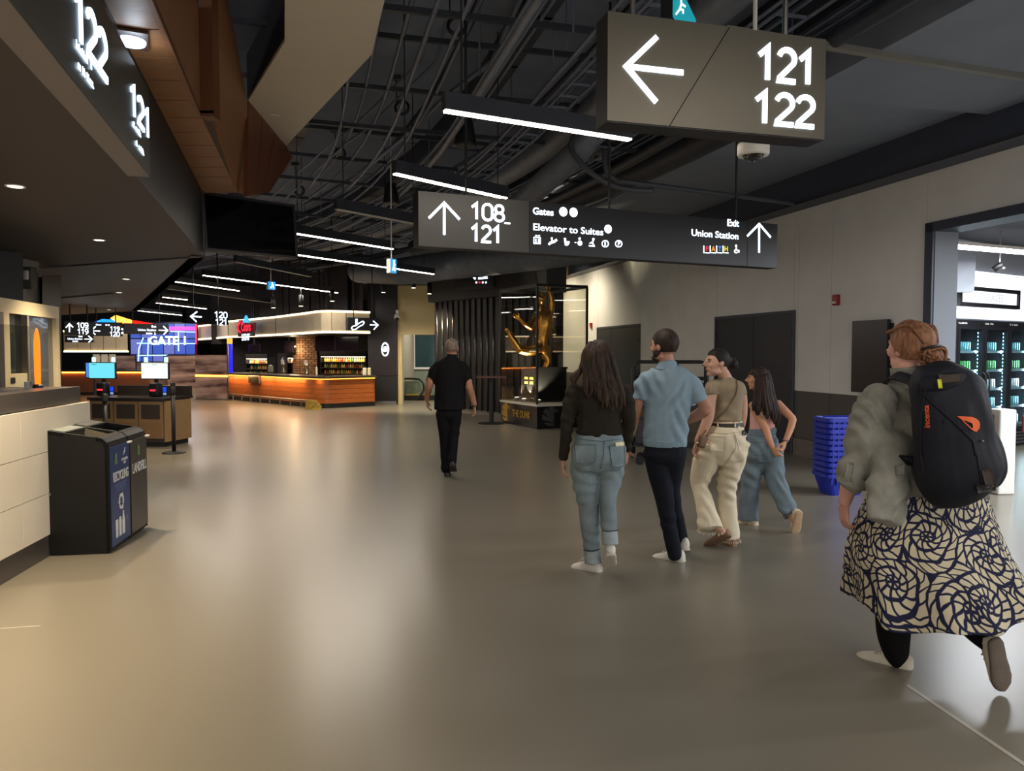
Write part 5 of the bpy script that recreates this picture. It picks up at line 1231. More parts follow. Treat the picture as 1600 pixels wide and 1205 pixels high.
# ------------------------------------------------------------------ right wall fittings
def on_wall(px, py): 
    tt = wall_t(px); p = WA(tt, 0, 0); return WA(tt, P(px, py, p.y).z, 0)
for px, py, s, lb in ((1307, 469, 1.0, 'red fire alarm pull on the white wall by the dark board'), (924.5, 509, 1.0, 'red fire alarm pull right of the glass case')):
    q = on_wall(px, py); t = thing('fire_alarm', lb, 'fire alarm', q, A1 - PI / 2 + PI, group='red fire alarms')
    t.rotation_euler = (0, 0, A1 - PI / 2)
    MB().rbox((0, -.03, 0), (.11, .06, .15), .015).build('box', mat('alarm_red', (150, 30, 26), .4), t); MB().bb(-.035, .035, -.068, -.058, -.05, -.02).build('pull_bar', M_WHITE, t)
ta, tb_ = wall_t(1394), wall_t(1339)
A, Bp = WA(ta, 0, .06), WA(tb_, 0, .06)
zb0, zb1 = P(1340, 612, WA(tb_).y).z, P(1340, 502, WA(tb_).y).z
t = thing('dark_wall_board', 'tall dark blank screen board on the right wall', 'screen', Vector((0, 0, 0)))
MB().poly([WA(ta, zb0, .09), WA(tb_, zb0, .09), WA(tb_, zb1, .09), WA(ta, zb1, .09)], N1 * .05).build('panel', mat('board_black', (24, 24, 29), .3), t)
MB().poly([WA(ta - .02, zb0 + .05, .04), WA(tb_ + .02, zb0 + .05, .04), WA(tb_ + .02, zb1 - .05, .04), WA(ta - .02, zb1 - .05, .04)], N1 * .04).build('mount', M_BLACK, t)
# service cart behind the walkers
q = G(1046, 705); t = thing('service_cart', 'black tubular service cart parked by the white wall', 'cart', Vector((P(1046, 620, 10.6).x, 10.6, 0)), -.2)
cwid = 1.0
for y in (-.25, .25):
    MB().tube([(-cwid / 2, y, .1), (-cwid / 2, y, 1.36), (-cwid / 2 + .06, y, 1.43), (cwid / 2 - .06, y, 1.43), (cwid / 2, y, 1.36), (cwid / 2, y, .1)], .022, 8).build('frame', M_BLACK, t, True)
    MB().cyl((-cwid / 2, y, 1.2), (cwid / 2, y, 1.2), .018, 8).build('cross_rail', M_BLACK, t); MB().cyl((.1, y, 1.2), (.1, y, 1.43), .018, 8).build('upright', M_BLACK, t)
for z in (.25, .8): MB().bb(-cwid / 2, cwid / 2, -.27, .27, z, z + .03).build('deck', M_BLACK, t)
for x in (-.4, .4):
    for y in (-.22, .22): MB().cyl((x, y - .02, .06), (x, y + .02, .06), .06, 12).build('wheel', M_BLACK, t)
for k, (x, z, w, h) in enumerate(((-.3, .83, .3, .12), (.15, .83, .4, .1), (-.2, .28, .5, .35))):
    bx = MB().rbox((x, 0, z + h / 2), (w, .4, h), .02).build('box', (M_WHITE, M_WHITE, M_DARK)[k], None, loc=t.location, rz=-.2)
    tag(bx, ('white carton on the left of the cart deck', 'flat white carton on the right of the cart deck', 'dark box on the lower cart deck')[k], 'box', 'boxes on the service cart')

# ------------------------------------------------------------------ stack of blue shopping baskets
M_BASK = mat('basket_blue', (22, 44, 168), .35, var=.06)
def basket_mesh():
    mb = MB(); W0, D0, W1, D1_, H = .36, .26, .47, .34, .24
    def ring(w, d, z, r=.05):
        pts = []
        for cx, cy, a0 in ((1, 1, 0), (-1, 1, 90), (-1, -1, 180), (1, -1, 270)):
            for k in range(4):
                a = math.radians(a0 + k * 30); pts.append((cx * (w / 2 - r) + math.cos(a) * r, cy * (d / 2 - r) + math.sin(a) * r, z))
        return pts
    mb.rings([ring(W0, D0, 0), ring(W1, D1_, H - .04)], cap=False); mb.add(ring(W0, D0, 0), [tuple(range(16))])
    mb.rings([ring(W1, D1_, H - .04), ring(W1 + .03, D1_ + .03, H - .04), ring(W1 + .03, D1_ + .03, H), ring(W1 - .005, D1_ - .005, H), ring(W0 - .01, D0 - .01, .01)], cap=False)
    return mb.mesh('basket')
bme = basket_mesh(); bme.materials.append(M_BASK)
ridge = MB()
for k in range(7): ridge.bb(-.2 + k * .06, -.19 + k * .06, -.185, -.165, .12, .2)
rme2 = ridge.mesh('side_ribs'); rme2.materials.append(M_BASK)
hd = MB().tube([(-.2, 0, .2), (-.2, .02, .245), (.2, .02, .245), (.2, 0, .2)], .01, 6).mesh('handle'); hd.materials.append(M_BASK)
qb = G(1312, 771)
ordinal = ['bottom', 'second from bottom', 'third from bottom', 'fourth from bottom', 'fifth from bottom', 'sixth from bottom', 'sixth from top', 'fifth from top', 'fourth from top', 'third from top', 'second from top', 'topmost']
NB = 11
for k in range(NB):
    lab = 'topmost' if k == NB - 1 else 'bottom' if k == 0 else ('number %d from the floor' % (k + 1))
    words = {1: 'second', 2: 'third', 3: 'fourth', 4: 'fifth', 5: 'middle, sixth', 6: 'seventh', 7: 'eighth', 8: 'ninth', 9: 'tenth'}
    lab = lab if k in (0, NB - 1) else words[k] + ' up'
    t = thing('shopping_basket', 'blue plastic shopping basket, %s in the nested stack' % lab, 'basket', (qb.x, qb.y, k * .061), .12 + .015 * (k % 3 - 1), 'stacked blue baskets')
    link('shell', bme, t); link('side_ribs', rme2, t); link('handle', hd, t)

# ------------------------------------------------------------------ beverage shop in the right wall
st = sgroup('wall_shop', 'dark navy portal and grey inner walls of the beverage shop')
tp = T0
ZP = 3.10
MB().poly([WA(tp - .12, 0, .03), WA(tp, 0, .03), WA(tp, ZP, .03), WA(tp - .12, ZP, .03)], N1 * .36).build('portal_post', M_NAVY, st)
MB().poly([WA(-12, ZP - .11, .03), WA(tp, ZP - .11, .03), WA(tp, ZP, .03), WA(-12, ZP, .03)], N1 * .36).build('portal_head', M_NAVY, st)
MB().poly([WA(-12, ZP, 0), WA(tp, ZP, 0), WA(tp, WTOP, 0), WA(-12, WTOP, 0)], N1 * .2).build('wall_panel', M_LIGHTWALL, st)
M_SHOPG = mat('shop_grey', (112, 118, 126), .6)
MB().poly([WA(tp - .13, 0, .0), WA(tp - .12, 0, .0), WA(tp - .12, ZP - .11, 0), WA(tp - .13, ZP - .11, 0)], N1 * .33).build('reveal', M_SHOPG, st)
# shop shell
k0, k1 = P(1478, 500, 11.33), P(1597, 505, 12.6); kd = (k1 - k0); kd.z = 0; kd.normalize(); kn = Vector((-kd.y, kd.x, 0))
def SH(x, y, z): return k0 * Vector((1, 1, 0)).x * 0 + Vector((k0.x, k0.y, 0)) + kd * x + kn * y + Vector((0, 0, z))
MB().poly([SH(-1.1, .75, 0), SH(8, .75, 0), SH(8, .75, 3.4), SH(-1.1, .75, 3.4)], kn * .2).build('back_wall', M_SHOPG, st)
MB().poly([WA(-12, 3.3, -.2), WA(3.0, 3.3, -.28), WA(3.0, 3.3, -9), WA(-12, 3.3, -9)], (0, 0, .2)).build('shop_ceiling', mat('shop_ceiling', (60, 60, 64), .7), st)
MB().poly([WA(-13, 0, -9), WA(3, 0, -9), WA(3, 3.4, -9), WA(-13, 3.4, -9)], N1 * .2).build('far_side_wall', M_SHOPG, st)
MB().poly([SH(-.08, -.02, 2.12), SH(6, -.02, 2.12), SH(6, -.02, 2.82), SH(-.08, -.02, 2.82)], kn * .5).build('lit_bulkhead', mat('bulkhead_white', (245, 246, 248), .5, emit=(240, 246, 255), estr=1.1), st)
MB().poly([SH(-.08, .1, 2.82), SH(6, .1, 2.82), SH(6, .1, 3.3), SH(-.08, .1, 3.3)], kn * .3).build('upper_bulkhead', mat('shop_grey_upper', (150, 154, 160), .6), st)
MB().poly([SH(-.1, -.12, 2.45), SH(.18, -.3, 2.45), SH(.22, -.3, 3.0), SH(-.1, -.12, 3.0)], kn * .3).build('wing_panel', M_SHOPG, st)
# framed BEVERAGES light box
A, Bp = SH(0, -.1, 0), SH(2, -.1, 0); BV = Board('framed_sign', 'black framed white light box reading BEVERAGES over the coolers', 'sign', A, Bp)
def brect(px0, px1, py0, py1): (x0, z1), (x1, _) = BV.at(px0, py0), BV.at(px1, py0); _, z0 = BV.at(px0, py1); return x0, x1, z0, z1
x0, x1, z0, z1 = brect(1498, 1592, 446, 478)
for nm, a, b, c, d in (('frame', x0, x1, z1 - .06, z1), ('frame', x0, x1, z0, z0 + .06), ('frame', x0, x0 + .06, z0 + .06, z1 - .06), ('frame', x1 - .06, x1, z0 + .06, z1 - .06)): BV.box(nm, a, b, -.03, .05, c, d, M_BLACK)
BV.box('lit_face', x0 + .06, x1 - .06, 0, .04, z0 + .06, z1 - .06, emat('lightbox', (245, 248, 255), 1.3))
text('lettering', 'BEVERAGES', .17, mat('pale_grey_print', (150, 154, 160), .6, emit=(190, 192, 198), estr=.7), BV.o, ((x0 + x1) / 2, -.006, (z0 + z1) / 2), 0, .004, sx=.95)
# tube light and more shop lights
def tube_light(a, b, label, e):
    a, b = Vector(a), Vector(b); L = (b - a).length; rz = math.atan2(b.y - a.y, b.x - a.x)
    t = thing('shop_light', label, 'ceiling light', (a + b) / 2, rz, 'shop tube lights'); MB().bb(-L / 2, L / 2, -.03, .03, 0, .05).build('tube', emat('shop_tube', (248, 244, 255), 12), t); MB().bb(-L / 2, L / 2, -.04, .04, .05, .09).build('housing', M_WHITE, t)
    for s in (-1, 1): MB().cyl((s * L * .4, 0, .08), (s * L * .4, 0, 3.32 - a.z), .006, 5).build('cable', M_BLACK, t)
    l = bpy.data.lights.new('shop_lamp', 'AREA'); l.shape = 'RECTANGLE'; l.size = L; l.size_y = .07; l.energy = e; l.color = (.93, .96, 1)
    link('shop_lamp', l, t, (0, 0, -.01))
a, b = P(1475, 387, 9.9), P(1640, 395, 10.8); b.z = a.z
tube_light(a, b, 'bright white tube light inside the shop opening', 90)
for k in range(4):
    c = WA(-4.6 - 2.0 * k, 2.95, -1.6); tube_light(c - N1 * .9, c + N1 * .9, 'bright shop tube light farther along the shop ceiling', 150)
# track spot in the shop
q = P(1562, 415, 10.9); t = thing('track_head', 'small silver track spotlight in front of the lit bulkhead', 'spotlight', q)
MB().cyl((0, 0, .02), (0, 0, 3.32 - q.z), .012, 6).build('stem', M_METAL, t); MB().cyl((-.07, .03, -.06), (.02, 0, .03), .045, 10, .035).build('head', M_BLACK, t, True); MB().ell((.05, 0, -.04), (.03, .03, .03), 8, 6).build('knuckle', M_METAL, t, True)
for k in range(6):
    q = WA(-4.2 - .5 * k, 3.18, -1.2 - .3 * (k % 3)); tag(MB().cyl(q - N1 * .8 + D1 * .2 * (k % 2), q + N1 * .9, .02 + .008 * (k % 2), 6).build('shop_pipe', mat('shop_pipe', (120, 120, 124), .5, .3)), 'thin pipe under the dark shop ceiling', 'pipe', 'pipes under the shop ceiling')
# coolers
M_COOL = mat('cooler_black', (30, 30, 34), .4)
CAN = [((196, 40, 44)), ((214, 218, 224)), ((60, 168, 66)), ((110, 190, 200)), ((230, 232, 236))]
canmes = []
for k, c in enumerate(CAN):
    me = MB().lathe([(.026, 0), (.032, .01), (.032, .14), (.025, .155)], 8).mesh('can', True); me.materials.append(mat('can_%d' % k, c, .3, .3, emit=c, estr=.0)); canmes.append(me)
DW = .80
for i in range(-1, 3):
    o = SH(0, 0, 0) + kd * (.26 + DW * i)
    t = thing('drinks_cooler', ('drinks cooler half hidden by the portal, leftmost', 'drinks cooler second from left with red and green cans', 'drinks cooler third from left with the bright LED edge', 'drinks cooler at the right edge of the view')[i + 1], 'cooler', o, math.atan2(kd.y, kd.x), 'glass door coolers')
    MB().bb(0, .02, 0, .7, .1, 2.03).build('side', M_COOL, t); MB().bb(DW - .02, DW, 0, .7, .1, 2.03).build('side', M_COOL, t); MB().bb(0, DW, .66, .7, .1, 2.03).build('back', mat('cooler_inner', (90, 96, 102), .5), t)
    MB().bb(0, DW, -.0, .7, 1.97, 2.06).build('top', M_COOL, t); MB().bb(0, DW, 0, .7, 0, .28).build('base', M_COOL, t)
    for k in range(4): MB().bb(.05, DW - .05, -.006, 0, .05 + k * .055, .075 + k * .055).build('vent_slat', mat('vent_grey', (120, 120, 124), .4, .6), t)
    d = MB().bb(.01, DW - .01, -.05, -.01, .29, .345).build('door', M_COOL, t)
    for nm, a, b, c, e in (('door_rail', .01, DW - .01, 1.92, 1.97), ('door_stile', .01, .075, .345, 1.92), ('door_stile', DW - .075, DW - .01, .345, 1.92)): MB().bb(a, b, -.05, -.01, c, e).build(nm, M_COOL, d)
    MB().bb(.075, DW - .075, -.034, -.028, .345, 1.92).build('glass_pane', glass('cooler_glass', (226, 236, 238), .03), d)
    hx = .05 if i % 2 else DW - .05
    MB().tube(crv([(hx, -.05, .85), (hx, -.1, .9), (hx, -.11, 1.05), (hx, -.1, 1.2), (hx, -.05, 1.25)]), .014, 6).build('handle', M_BLACK, d, True)
    for k in range(26): MB().bb(DW - .105, DW - .095, .0, .01, .4 + k * .058, .428 + k * .058).build('led', emat('cooler_led', (170, 220, 255), 6), t)
    marks(t, M_PRINT, .1, 2.0, .26, .03, -.006, 8, 5 + i)
    l = bpy.data.lights.new('cooler_lamp', 'AREA'); l.shape = 'RECTANGLE'; l.size = .04; l.size_y = 1.4; l.energy = 14; l.color = (.72, .9, 1)
    link('cooler_lamp', l, t, (DW - .08, .03, 1.1), rot=(PI / 2, 0, math.radians(35)))
    for s_, z in enumerate((.36, .66, .96, 1.26, 1.56)):
        MB().bb(.04, DW - .04, .04, .62, z, z + .014).build('shelf', M_METAL, t)
        MB().bb(.04, DW - .04, .03, .045, z - .01, z + .03).build('shelf_lip', mat('shelf_lip', (200, 214, 220), .3, .4), t)
        for c in range(8 if s_ != 0 or True else 0):
            x = .10 + c * .075
            if x > DW - .13: break
            kk = {4: 0 if c < 3 else 3, 3: 1 if c < 3 else 2, 2: 4, 1: 3, 0: 4}[s_]
            if i == 1 and s_ == 4: kk = 3
            if i == 1 and s_ == 3: kk = 2
            p_ = o + kd * x + kn * .11; co = link('drink_can', canmes[kk], None, (p_.x, p_.y, z + .014))
            tag(co, ('red', 'white', 'green', 'pale blue', 'silver')[kk] + ' drink can on the ' + ('lowest', 'second', 'middle', 'fourth', 'top')[s_] + ' shelf of the ' + ('leftmost', 'second', 'third', 'rightmost')[i + 1] + ' cooler', 'can', 'cans in the coolers')
# white gate posts with dark red paddles
for px, py, hpx, lb in ((1562, 771, 134, 'white square gate post before the coolers'),):
    q = G(px, py); t = thing('gate_post', lb, 'post', q, .1)
    MB().rbox((0, 0, .47), (.2, .2, .94), .02).build('post', mat('post_white', (214, 214, 208), .5), t); MB().rbox((-.22, 0, .78), (.25, .03, .2), .02).build('paddle', mat('paddle_red', (96, 24, 34), .3), t); MB().rbox((.24, 0, .74), (.24, .03, .2), .02).build('paddle', MATS['paddle_red'], t) if False else None
q = G(1632, 757); t = thing('gate_post', 'gate post at the right edge with a dark red paddle', 'post', q, .1)
MB().rbox((0, 0, .47), (.16, .2, .94), .02).build('post', MATS['post_white'], t); MB().rbox((-.2, 0, .72), (.22, .03, .2), .03).build('paddle', MATS['paddle_red'], t)
# ------------------------------------------------------------------ people: tapered lofts fused into continuous surfaces
class Fig:
    def __init__(s, Y, base): s.Y = Y; s.base = Vector(base); s.base.z = 0; s.k = Y / F_PX; s.root = None
    def W(s, px, py, dy=0.0): return P(px, py, s.Y + dy)
    def put(s, me, name, m, parent=None, smooth=True):
        me.transform(Matrix.Translation(-s.base)); me.materials.clear()
        for x in (m if isinstance(m, (list, tuple)) else [m]): me.materials.append(x)
        if smooth: me.shade_smooth()
        if s.root is None: o = link(name, me, None, s.base); s.root = o
        else: o = link(name, me, parent or s.root)
        return o
def loft(mb, F, pts, scale=1.0, grow=0.0, n=18, k=5, cap=True):
    # pts: (px, py, dy, half width in px, depth ratio)
    C = [];
    for p in pts:
        w = F.W(p[0], p[1], p[2]); r = p[3] * F.k * scale + grow; C.append((w.x, w.y, w.z, r, r * (p[4] if len(p) > 4 else 1.0) ))
    A = np.array(C); out = []
    for i in range(len(A) - 1):
        p0, p1, p2, p3 = A[max(i - 1, 0)], A[i], A[i + 1], A[min(i + 2, len(A) - 1)]
        for j in range(k):
            t = j / k; out.append(.5 * (2 * p1 + (p2 - p0) * t + (2 * p0 - 5 * p1 + 4 * p2 - p3) * t * t + (3 * p1 - p0 - 3 * p2 + p3) * t ** 3))
    out.append(A[-1]); A = np.array(out)
    rings = []
    for i in range(len(A)):
        a, b = A[max(i - 1, 0)], A[min(i + 1, len(A) - 1)]; t = Vector(b[:3] - a[:3]).normalized()
        sd = t.cross(Vector((0, 1, 0)));
        if sd.length < .25: sd = t.cross(Vector((0, 0, 1)))
        sd.normalize(); ot = sd.cross(t).normalized(); c = Vector(A[i][:3])
        rings.append((c, sd, ot, max(A[i][3], .003), max(A[i][4], .003), t))
    def ring(c, sd, ot, rx, ry): return [c + sd * rx * math.cos(2 * PI * q / n) + ot * ry * math.sin(2 * PI * q / n) for q in range(n)]
    R = [ring(c, sd, ot, rx, ry) for c, sd, ot, rx, ry, t in rings]
    if cap in (True, 's'):
        c, sd, ot, rx, ry, t = rings[0]; m_ = min(rx, ry); R = [ring(c - t * m_ * f, sd, ot, rx * g, ry * g) for f, g in ((.55, .45), (.35, .8))] + R
    if cap in (True, 'e'):
        c, sd, ot, rx, ry, t = rings[-1]; m_ = min(rx, ry); R = R + [ring(c + t * m_ * f, sd, ot, rx * g, ry * g) for f, g in ((.35, .8), (.55, .45))]
    mb.rings(R)
def fuse(mb, voxel=.006, smooth=6, fac=.5):
    me = mb.mesh('tmp'); o = bpy.data.objects.new('tmp', me); COL.objects.link(o)
    bm = bmesh.new(); bm.from_mesh(me); bmesh.ops.recalc_face_normals(bm, faces=bm.faces); bm.to_mesh(me); bm.free()
    r = o.modifiers.new('r', 'REMESH'); r.mode = 'VOXEL'; r.voxel_size = voxel
    if smooth: q = o.modifiers.new('s', 'SMOOTH'); q.iterations = smooth; q.factor = fac
    out = bpy.data.meshes.new_from_object(o.evaluated_get(bpy.context.evaluated_depsgraph_get()))
    bpy.data.objects.remove(o); bpy.data.meshes.remove(me); return out
def folds(me, waves, clampz=None):
    n = len(me.vertices); co = np.empty(n * 3); me.vertices.foreach_get('co', co); co = co.reshape(-1, 3)
    no = np.empty(n * 3); me.vertex_normals.foreach_get('vector', no); no = no.reshape(-1, 3)
    d = np.zeros(n)
    for amp, kx, ky, kz, ph, wr in waves:
        arg = co[:, 0] * kx + co[:, 1] * ky + co[:, 2] * kz + ph + wr * np.sin(co[:, 2] * 9 + co[:, 0] * 7 + ph * 2) + wr * .6 * np.sin(co[:, 0] * 17 - co[:, 2] * 13 + ph)
        s_ = np.sin(arg); msk = (.5 + .5 * np.sin(co[:, 2] * 11.3 + co[:, 0] * 6.1 + ph * 3 + 1.7 * np.sin(co[:, 0] * 9 - co[:, 2] * 4))) * (.5 + .5 * np.sin(co[:, 2] * 7.7 - co[:, 0] * 15 + ph * 5))
        d += amp * 1.5 * s_ * np.clip(msk * 1.6 - .15, 0, 1)
    co += no * d[:, None]; me.vertices.foreach_set('co', co.ravel()); me.update()
def head(mb, c, yaw, s=1.0, pitch=0.0, roll=0.0, female=False, fs=1.0):
    M = Matrix.Rotation(yaw, 3, 'Z') @ Matrix.Rotation(pitch, 3, 'X') @ Matrix.Rotation(roll, 3, 'Y'); c = Vector(c)
    L = lambda x, y, z: c + M @ (Vector((x, y, z)) * s)
    E = lambda x, y, z, a, b, d: mb.ell(L(x, y, z), (a * s, b * s, d * s), 16, 10, M)
    E(0, -.014, .026, .076, .094, .092); E(0, .028, .0, .069, .066, .08); E(0, .05, -.02, .05, .042, .05); E(0, .03, -.055, .056 if female else .06, .058, .058)
    E(0, .066, -.097, .024, .022, .018); E(0, .078, .028, .05, .018, .02)
    for q in (-1, 1):
        E(q * .036, .064, -.022, .024, .024, .024); E(q * .078, -.008, -.006, .010, .021, .031); E(q * .048, .02, -.075, .014, .04, .02)
    mb.tube([L(0, .086, .03), L(0, .1, .004), L(0, .124 * fs, -.02)], [.008 * s, .010 * s, .0125 * s], 8); E(0, .104, -.026, .017, .014, .010)
    E(0, .087, -.052, .022, .011, .008); E(0, .085, -.066, .02, .011, .009)
    return L, M
def hand(mb, wrist, d, nrm, s=1.0, curl=.5, thumb=1, spread=.0):
    # d: direction of fingers, nrm: direction the palm faces, thumb: +1/-1 side
    wrist = Vector(wrist); d = Vector(d).normalized(); nrm = Vector(nrm); nrm = (nrm - d * nrm.dot(d)).normalized(); sd = d.cross(nrm).normalized() * thumb
    def fl(pts, rad):
        rr = []
        for i, p in enumerate(pts):
            rr.append([p + sd * rad[i][0] * math.cos(a * PI / 6) + nrm * rad[i][1] * math.sin(a * PI / 6) for a in range(12)])
        mb.rings(rr)
    fl([wrist - d * .02 * s, wrist + d * .015 * s, wrist + d * .05 * s, wrist + d * .09 * s], [(.024 * s, .018 * s), (.028 * s, .016 * s), (.038 * s, .015 * s), (.037 * s, .012 * s)])
    for k, (off, ln) in enumerate(((.029, .070), (.010, .079), (-.010, .074), (-.028, .058))):
        p = wrist + d * (.082 * s) + sd * off * s; dirv = d + sd * off * spread * 4; pts = [p]; a = 0.15
        for j in range(3):
            a += curl * (.55 + .12 * k); v = (dirv * math.cos(a) + nrm * math.sin(a)).normalized(); p = p + v * ln * s * (.42, .33, .27)[j]; pts.append(p)
        mb.tube(pts, [.0095 * s, .009 * s, .0085 * s, .007 * s], 8)
    p = wrist + d * .022 * s + sd * .028 * s; v1 = (d * .62 + sd * .62 + nrm * .3).normalized(); v2 = (d * .9 + sd * .25 + nrm * .4).normalized()
    mb.tube([p, p + v1 * .038 * s, p + v1 * .038 * s + v2 * .03 * s, p + v1 * .038 * s + v2 * .052 * s], [.014 * s, .0115 * s, .0105 * s, .008 * s], 8)
SHOE = [(0, .010, .012, .058), (.02, .026, .0, .074), (.10, .034, .0, .082), (.26, .036, .0, .085), (.42, .037, .0, .076), (.58, .043, .0, .060), (.76, .046, .0, .049), (.9, .037, .0, .041), (.98, .02, .004, .030), (1.0, .008, .01, .022)]
def shoe(F, heel, toe, upv, L=.28, w=1.0, mU=None, mS=None, high=1.0, bend=0.0, soleh=.022, label=None):
    heel = Vector(heel); d = (Vector(toe) - heel); d = d.normalized(); up = Vector(upv); up = (up - d * up.dot(d)).normalized(); sd = d.cross(up).normalized()
    def place(f, x, z):
        b = 0.0 if f < .68 else bend * (f - .68); return heel + d * f * L + sd * x * w + up * (z + b * L)
    def section(f, hw, z0, z1, top):
        pts = []
        for a in range(14):
            t = 2 * PI * a / 14; cx, sz = math.cos(t), math.sin(t); x = hw * math.copysign(abs(cx) ** .8, cx); z = (z0 + z1) / 2 + (z1 - z0) / 2 * math.copysign(abs(sz) ** .7, sz)
            if sz > 0 and top: x *= 1 - .35 * sz
            pts.append(place(f, x, z))
        return pts
    mb = MB(); mb.rings([section(f, hw, z0 + .004, z1 * high, True) for f, hw, z0, z1 in SHOE]); o = F.put(mb.mesh('shoe', True), 'shoe', mU)
    if label: o['label'] = label
    mb = MB(); mb.rings([section(f, hw * 1.06 + .001, -.002 + (0 if .05 < f < .95 else .004), soleh, False) for f, hw, z0, z1 in SHOE]); F.put(mb.mesh('sole', True), 'sole', mS, o)
    mb = MB()
    for k in range(4):
        f = .40 + k * .075; z = .083 * high - k * .0085; mb.tube([place(f, -.022, z - .004), place(f, 0, z + .006), place(f, .022, z - .004)], .0035, 5)
    F.put(mb.mesh('laces', True), 'laces', mS, o)
    return o
# things laid on a surface along lines of sight of known points: pockets, belts, prints
def bvh_of(o):
    me = o.data; M = Matrix.Translation(o.matrix_world.translation if o.parent is None else (o.parent.location + o.location))
    vs = [M @ v.co for v in me.vertices]; return BVHTree.FromPolygons(vs, [tuple(p.vertices) for p in me.polygons])
def hit(bv, px, py):
    d = ray(px, py).normalized(); loc, nrm, i, dist = bv.ray_cast(Vector((0, 0, CAM_Z)), d)
    if loc is None: return None, None
    if nrm.dot(d) > 0: nrm = -nrm
    return loc, nrm
def patch(F, bv, quad, name, m, parent, off=.004, nu=8, nv=8, th=.003):
    # quad: four corners (px) TL, TR, BR, BL -> thin patch hugging the surface
    g = []; q = [np.array(p, float) for p in quad]
    for j in range(nv + 1):
        for i in range(nu + 1):
            u, v = i / nu, j / nv; p = (q[0] * (1 - u) + q[1] * u) * (1 - v) + (q[3] * (1 - u) + q[2] * u) * v; g.append(hit(bv, p[0], p[1]))
    ok = [x for x in g if x[0] is not None]
    if len(ok) < 4: return None
    pts = []; last = ok[0]
    for x in g:
        if x[0] is None: x = last
        last = x; pts.append(x)
    N = len(pts); vs = [a + b * off for a, b in pts] + [a + b * (off - th - .006) for a, b in pts]; fs = []
    w = nu + 1
    for j in range(nv):
        for i in range(nu):
            a = j * w + i; fs.append((a, a + 1, a + w + 1, a + w)); fs.append((N + a, N + a + w, N + a + w + 1, N + a + 1))
    def side(idx):
        for a, b in zip(idx[:-1], idx[1:]): fs.append((a, b, N + b, N + a))
    side(list(range(w))); side([j * w + nu for j in range(nv + 1)]); side([nv * w + i for i in range(w)][::-1]); side([j * w for j in range(nv + 1)][::-1])
    return F.put(MB().add(vs, fs).mesh(name), name, m, parent)
def line_on(F, bv, pts, r, name, m, parent, off=.002, dense=8):
    out = []
    for a, b in zip(pts[:-1], pts[1:]):
        for j in range(dense):
            p = (a[0] + (b[0] - a[0]) * j / dense, a[1] + (b[1] - a[1]) * j / dense); l, n_ = hit(bv, *p)
            if l is not None: out.append(l + n_ * off)
    l, n_ = hit(bv, *pts[-1])
    if l is not None: out.append(l + n_ * off)
    if len(out) < 2: return None
    return F.put(MB().tube(out, r, 6).mesh(name, True), name, m, parent)
def outline_on(F, bv, poly, name, m, parent, off=.004):
    # filled shape on a surface: polygon in view columns/rows, triangulated finely by clipping a grid
    xs = [p[0] for p in poly]; ys = [p[1] for p in poly]; bm = bmesh.new()
    f = bm.faces.new([bm.verts.new((p[0], p[1], 0)) for p in poly]); bmesh.ops.triangulate(bm, faces=bm.faces[:]); bmesh.ops.subdivide_edges(bm, edges=bm.edges[:], cuts=2, use_grid_fill=True)
    vs = []
    for v in bm.verts:
        l, n_ = hit(bv, v.co.x, v.co.y); vs.append(l + n_ * off if l is not None else None)
    bm.verts.index_update(); fs = [tuple(v.index for v in g.verts) for g in bm.faces if all(vs[v.index] is not None for v in g.verts)]
    vs = [v if v is not None else Vector((0, 0, 0)) for v in vs]; bm.free()
    used = sorted({i for g in fs for i in g}); mp = {i: k for k, i in enumerate(used)}
    n = len(used); V = [vs[i] for i in used]
    mb = MB().add(V, [tuple(mp[i] for i in g) for g in fs]); return F.put(mb.mesh(name), name, m, parent)

def fabric(name, rgb, var=.12, vscale=14, bump=.25, bscale=220, rough=.85, stretch=(1, 1, 1)):
    return mat(name, rgb, rough, var=var, vscale=vscale, bump=bump, bscale=bscale, stretch=stretch, spec=.2)
def skin(name, rgb): return mat(name, rgb, .55, var=.08, vscale=12, bump=.04, bscale=90, spec=.35)
M_EYEW = mat('eye_white', (214, 208, 200), .3); M_IRIS = mat('eye_dark', (40, 28, 22), .2); M_LIP = mat('lips', (158, 88, 78), .5)
M_SHOEW = mat('white_leather_shoe', (220, 216, 206), .5, var=.04); M_SOLEW = mat('white_rubber_sole', (206, 200, 186), .6); M_SOLED = mat('worn_sole', (104, 92, 82), .8, var=.15, bump=.4, bscale=80)
def face_parts(F, L, M, s, brow, lips=True, parent=None):
    for q in (-1, 1):
        e = F.put(MB().ell(L(q * .032, .077, .006), (.0135 * s, .010 * s, .0085 * s), 10, 8, M).mesh('eye'), 'eye', M_EYEW)
        F.put(MB().ell(L(q * .033, .0865, .006), (.006 * s, .0025 * s, .006 * s), 8, 6, M).mesh('iris'), 'iris', M_IRIS, e)
        F.put(MB().tube([L(q * .016, .092, .026), L(q * .034, .090, .031), L(q * .052, .076, .026)], [.003 * s, .0036 * s, .002 * s], 6).mesh('eyebrow'), 'eyebrow', brow)
        F.put(MB().tube([L(q * .02, .0885, .010), L(q * .033, .0895, .0145), L(q * .046, .080, .009)], [.0016 * s, .0022 * s, .0016 * s], 5).mesh('eyelash'), 'eyelash', M_IRIS)
    if lips:
        F.put(MB().tube([L(-.023, .085, -.059), L(-.008, .0975, -.0545), L(0, .0975, -.056), L(.008, .0975, -.0545), L(.023, .085, -.059)], [.002 * s, .0045 * s, .004 * s, .0045 * s, .002 * s], 6).mesh('lips'), 'lips', M_LIP)
        F.put(MB().tube([L(-.021, .085, -.061), L(0, .0965, -.0645), L(.021, .085, -.061)], [.002 * s, .005 * s, .002 * s], 6).mesh('lips'), 'lips', M_LIP)
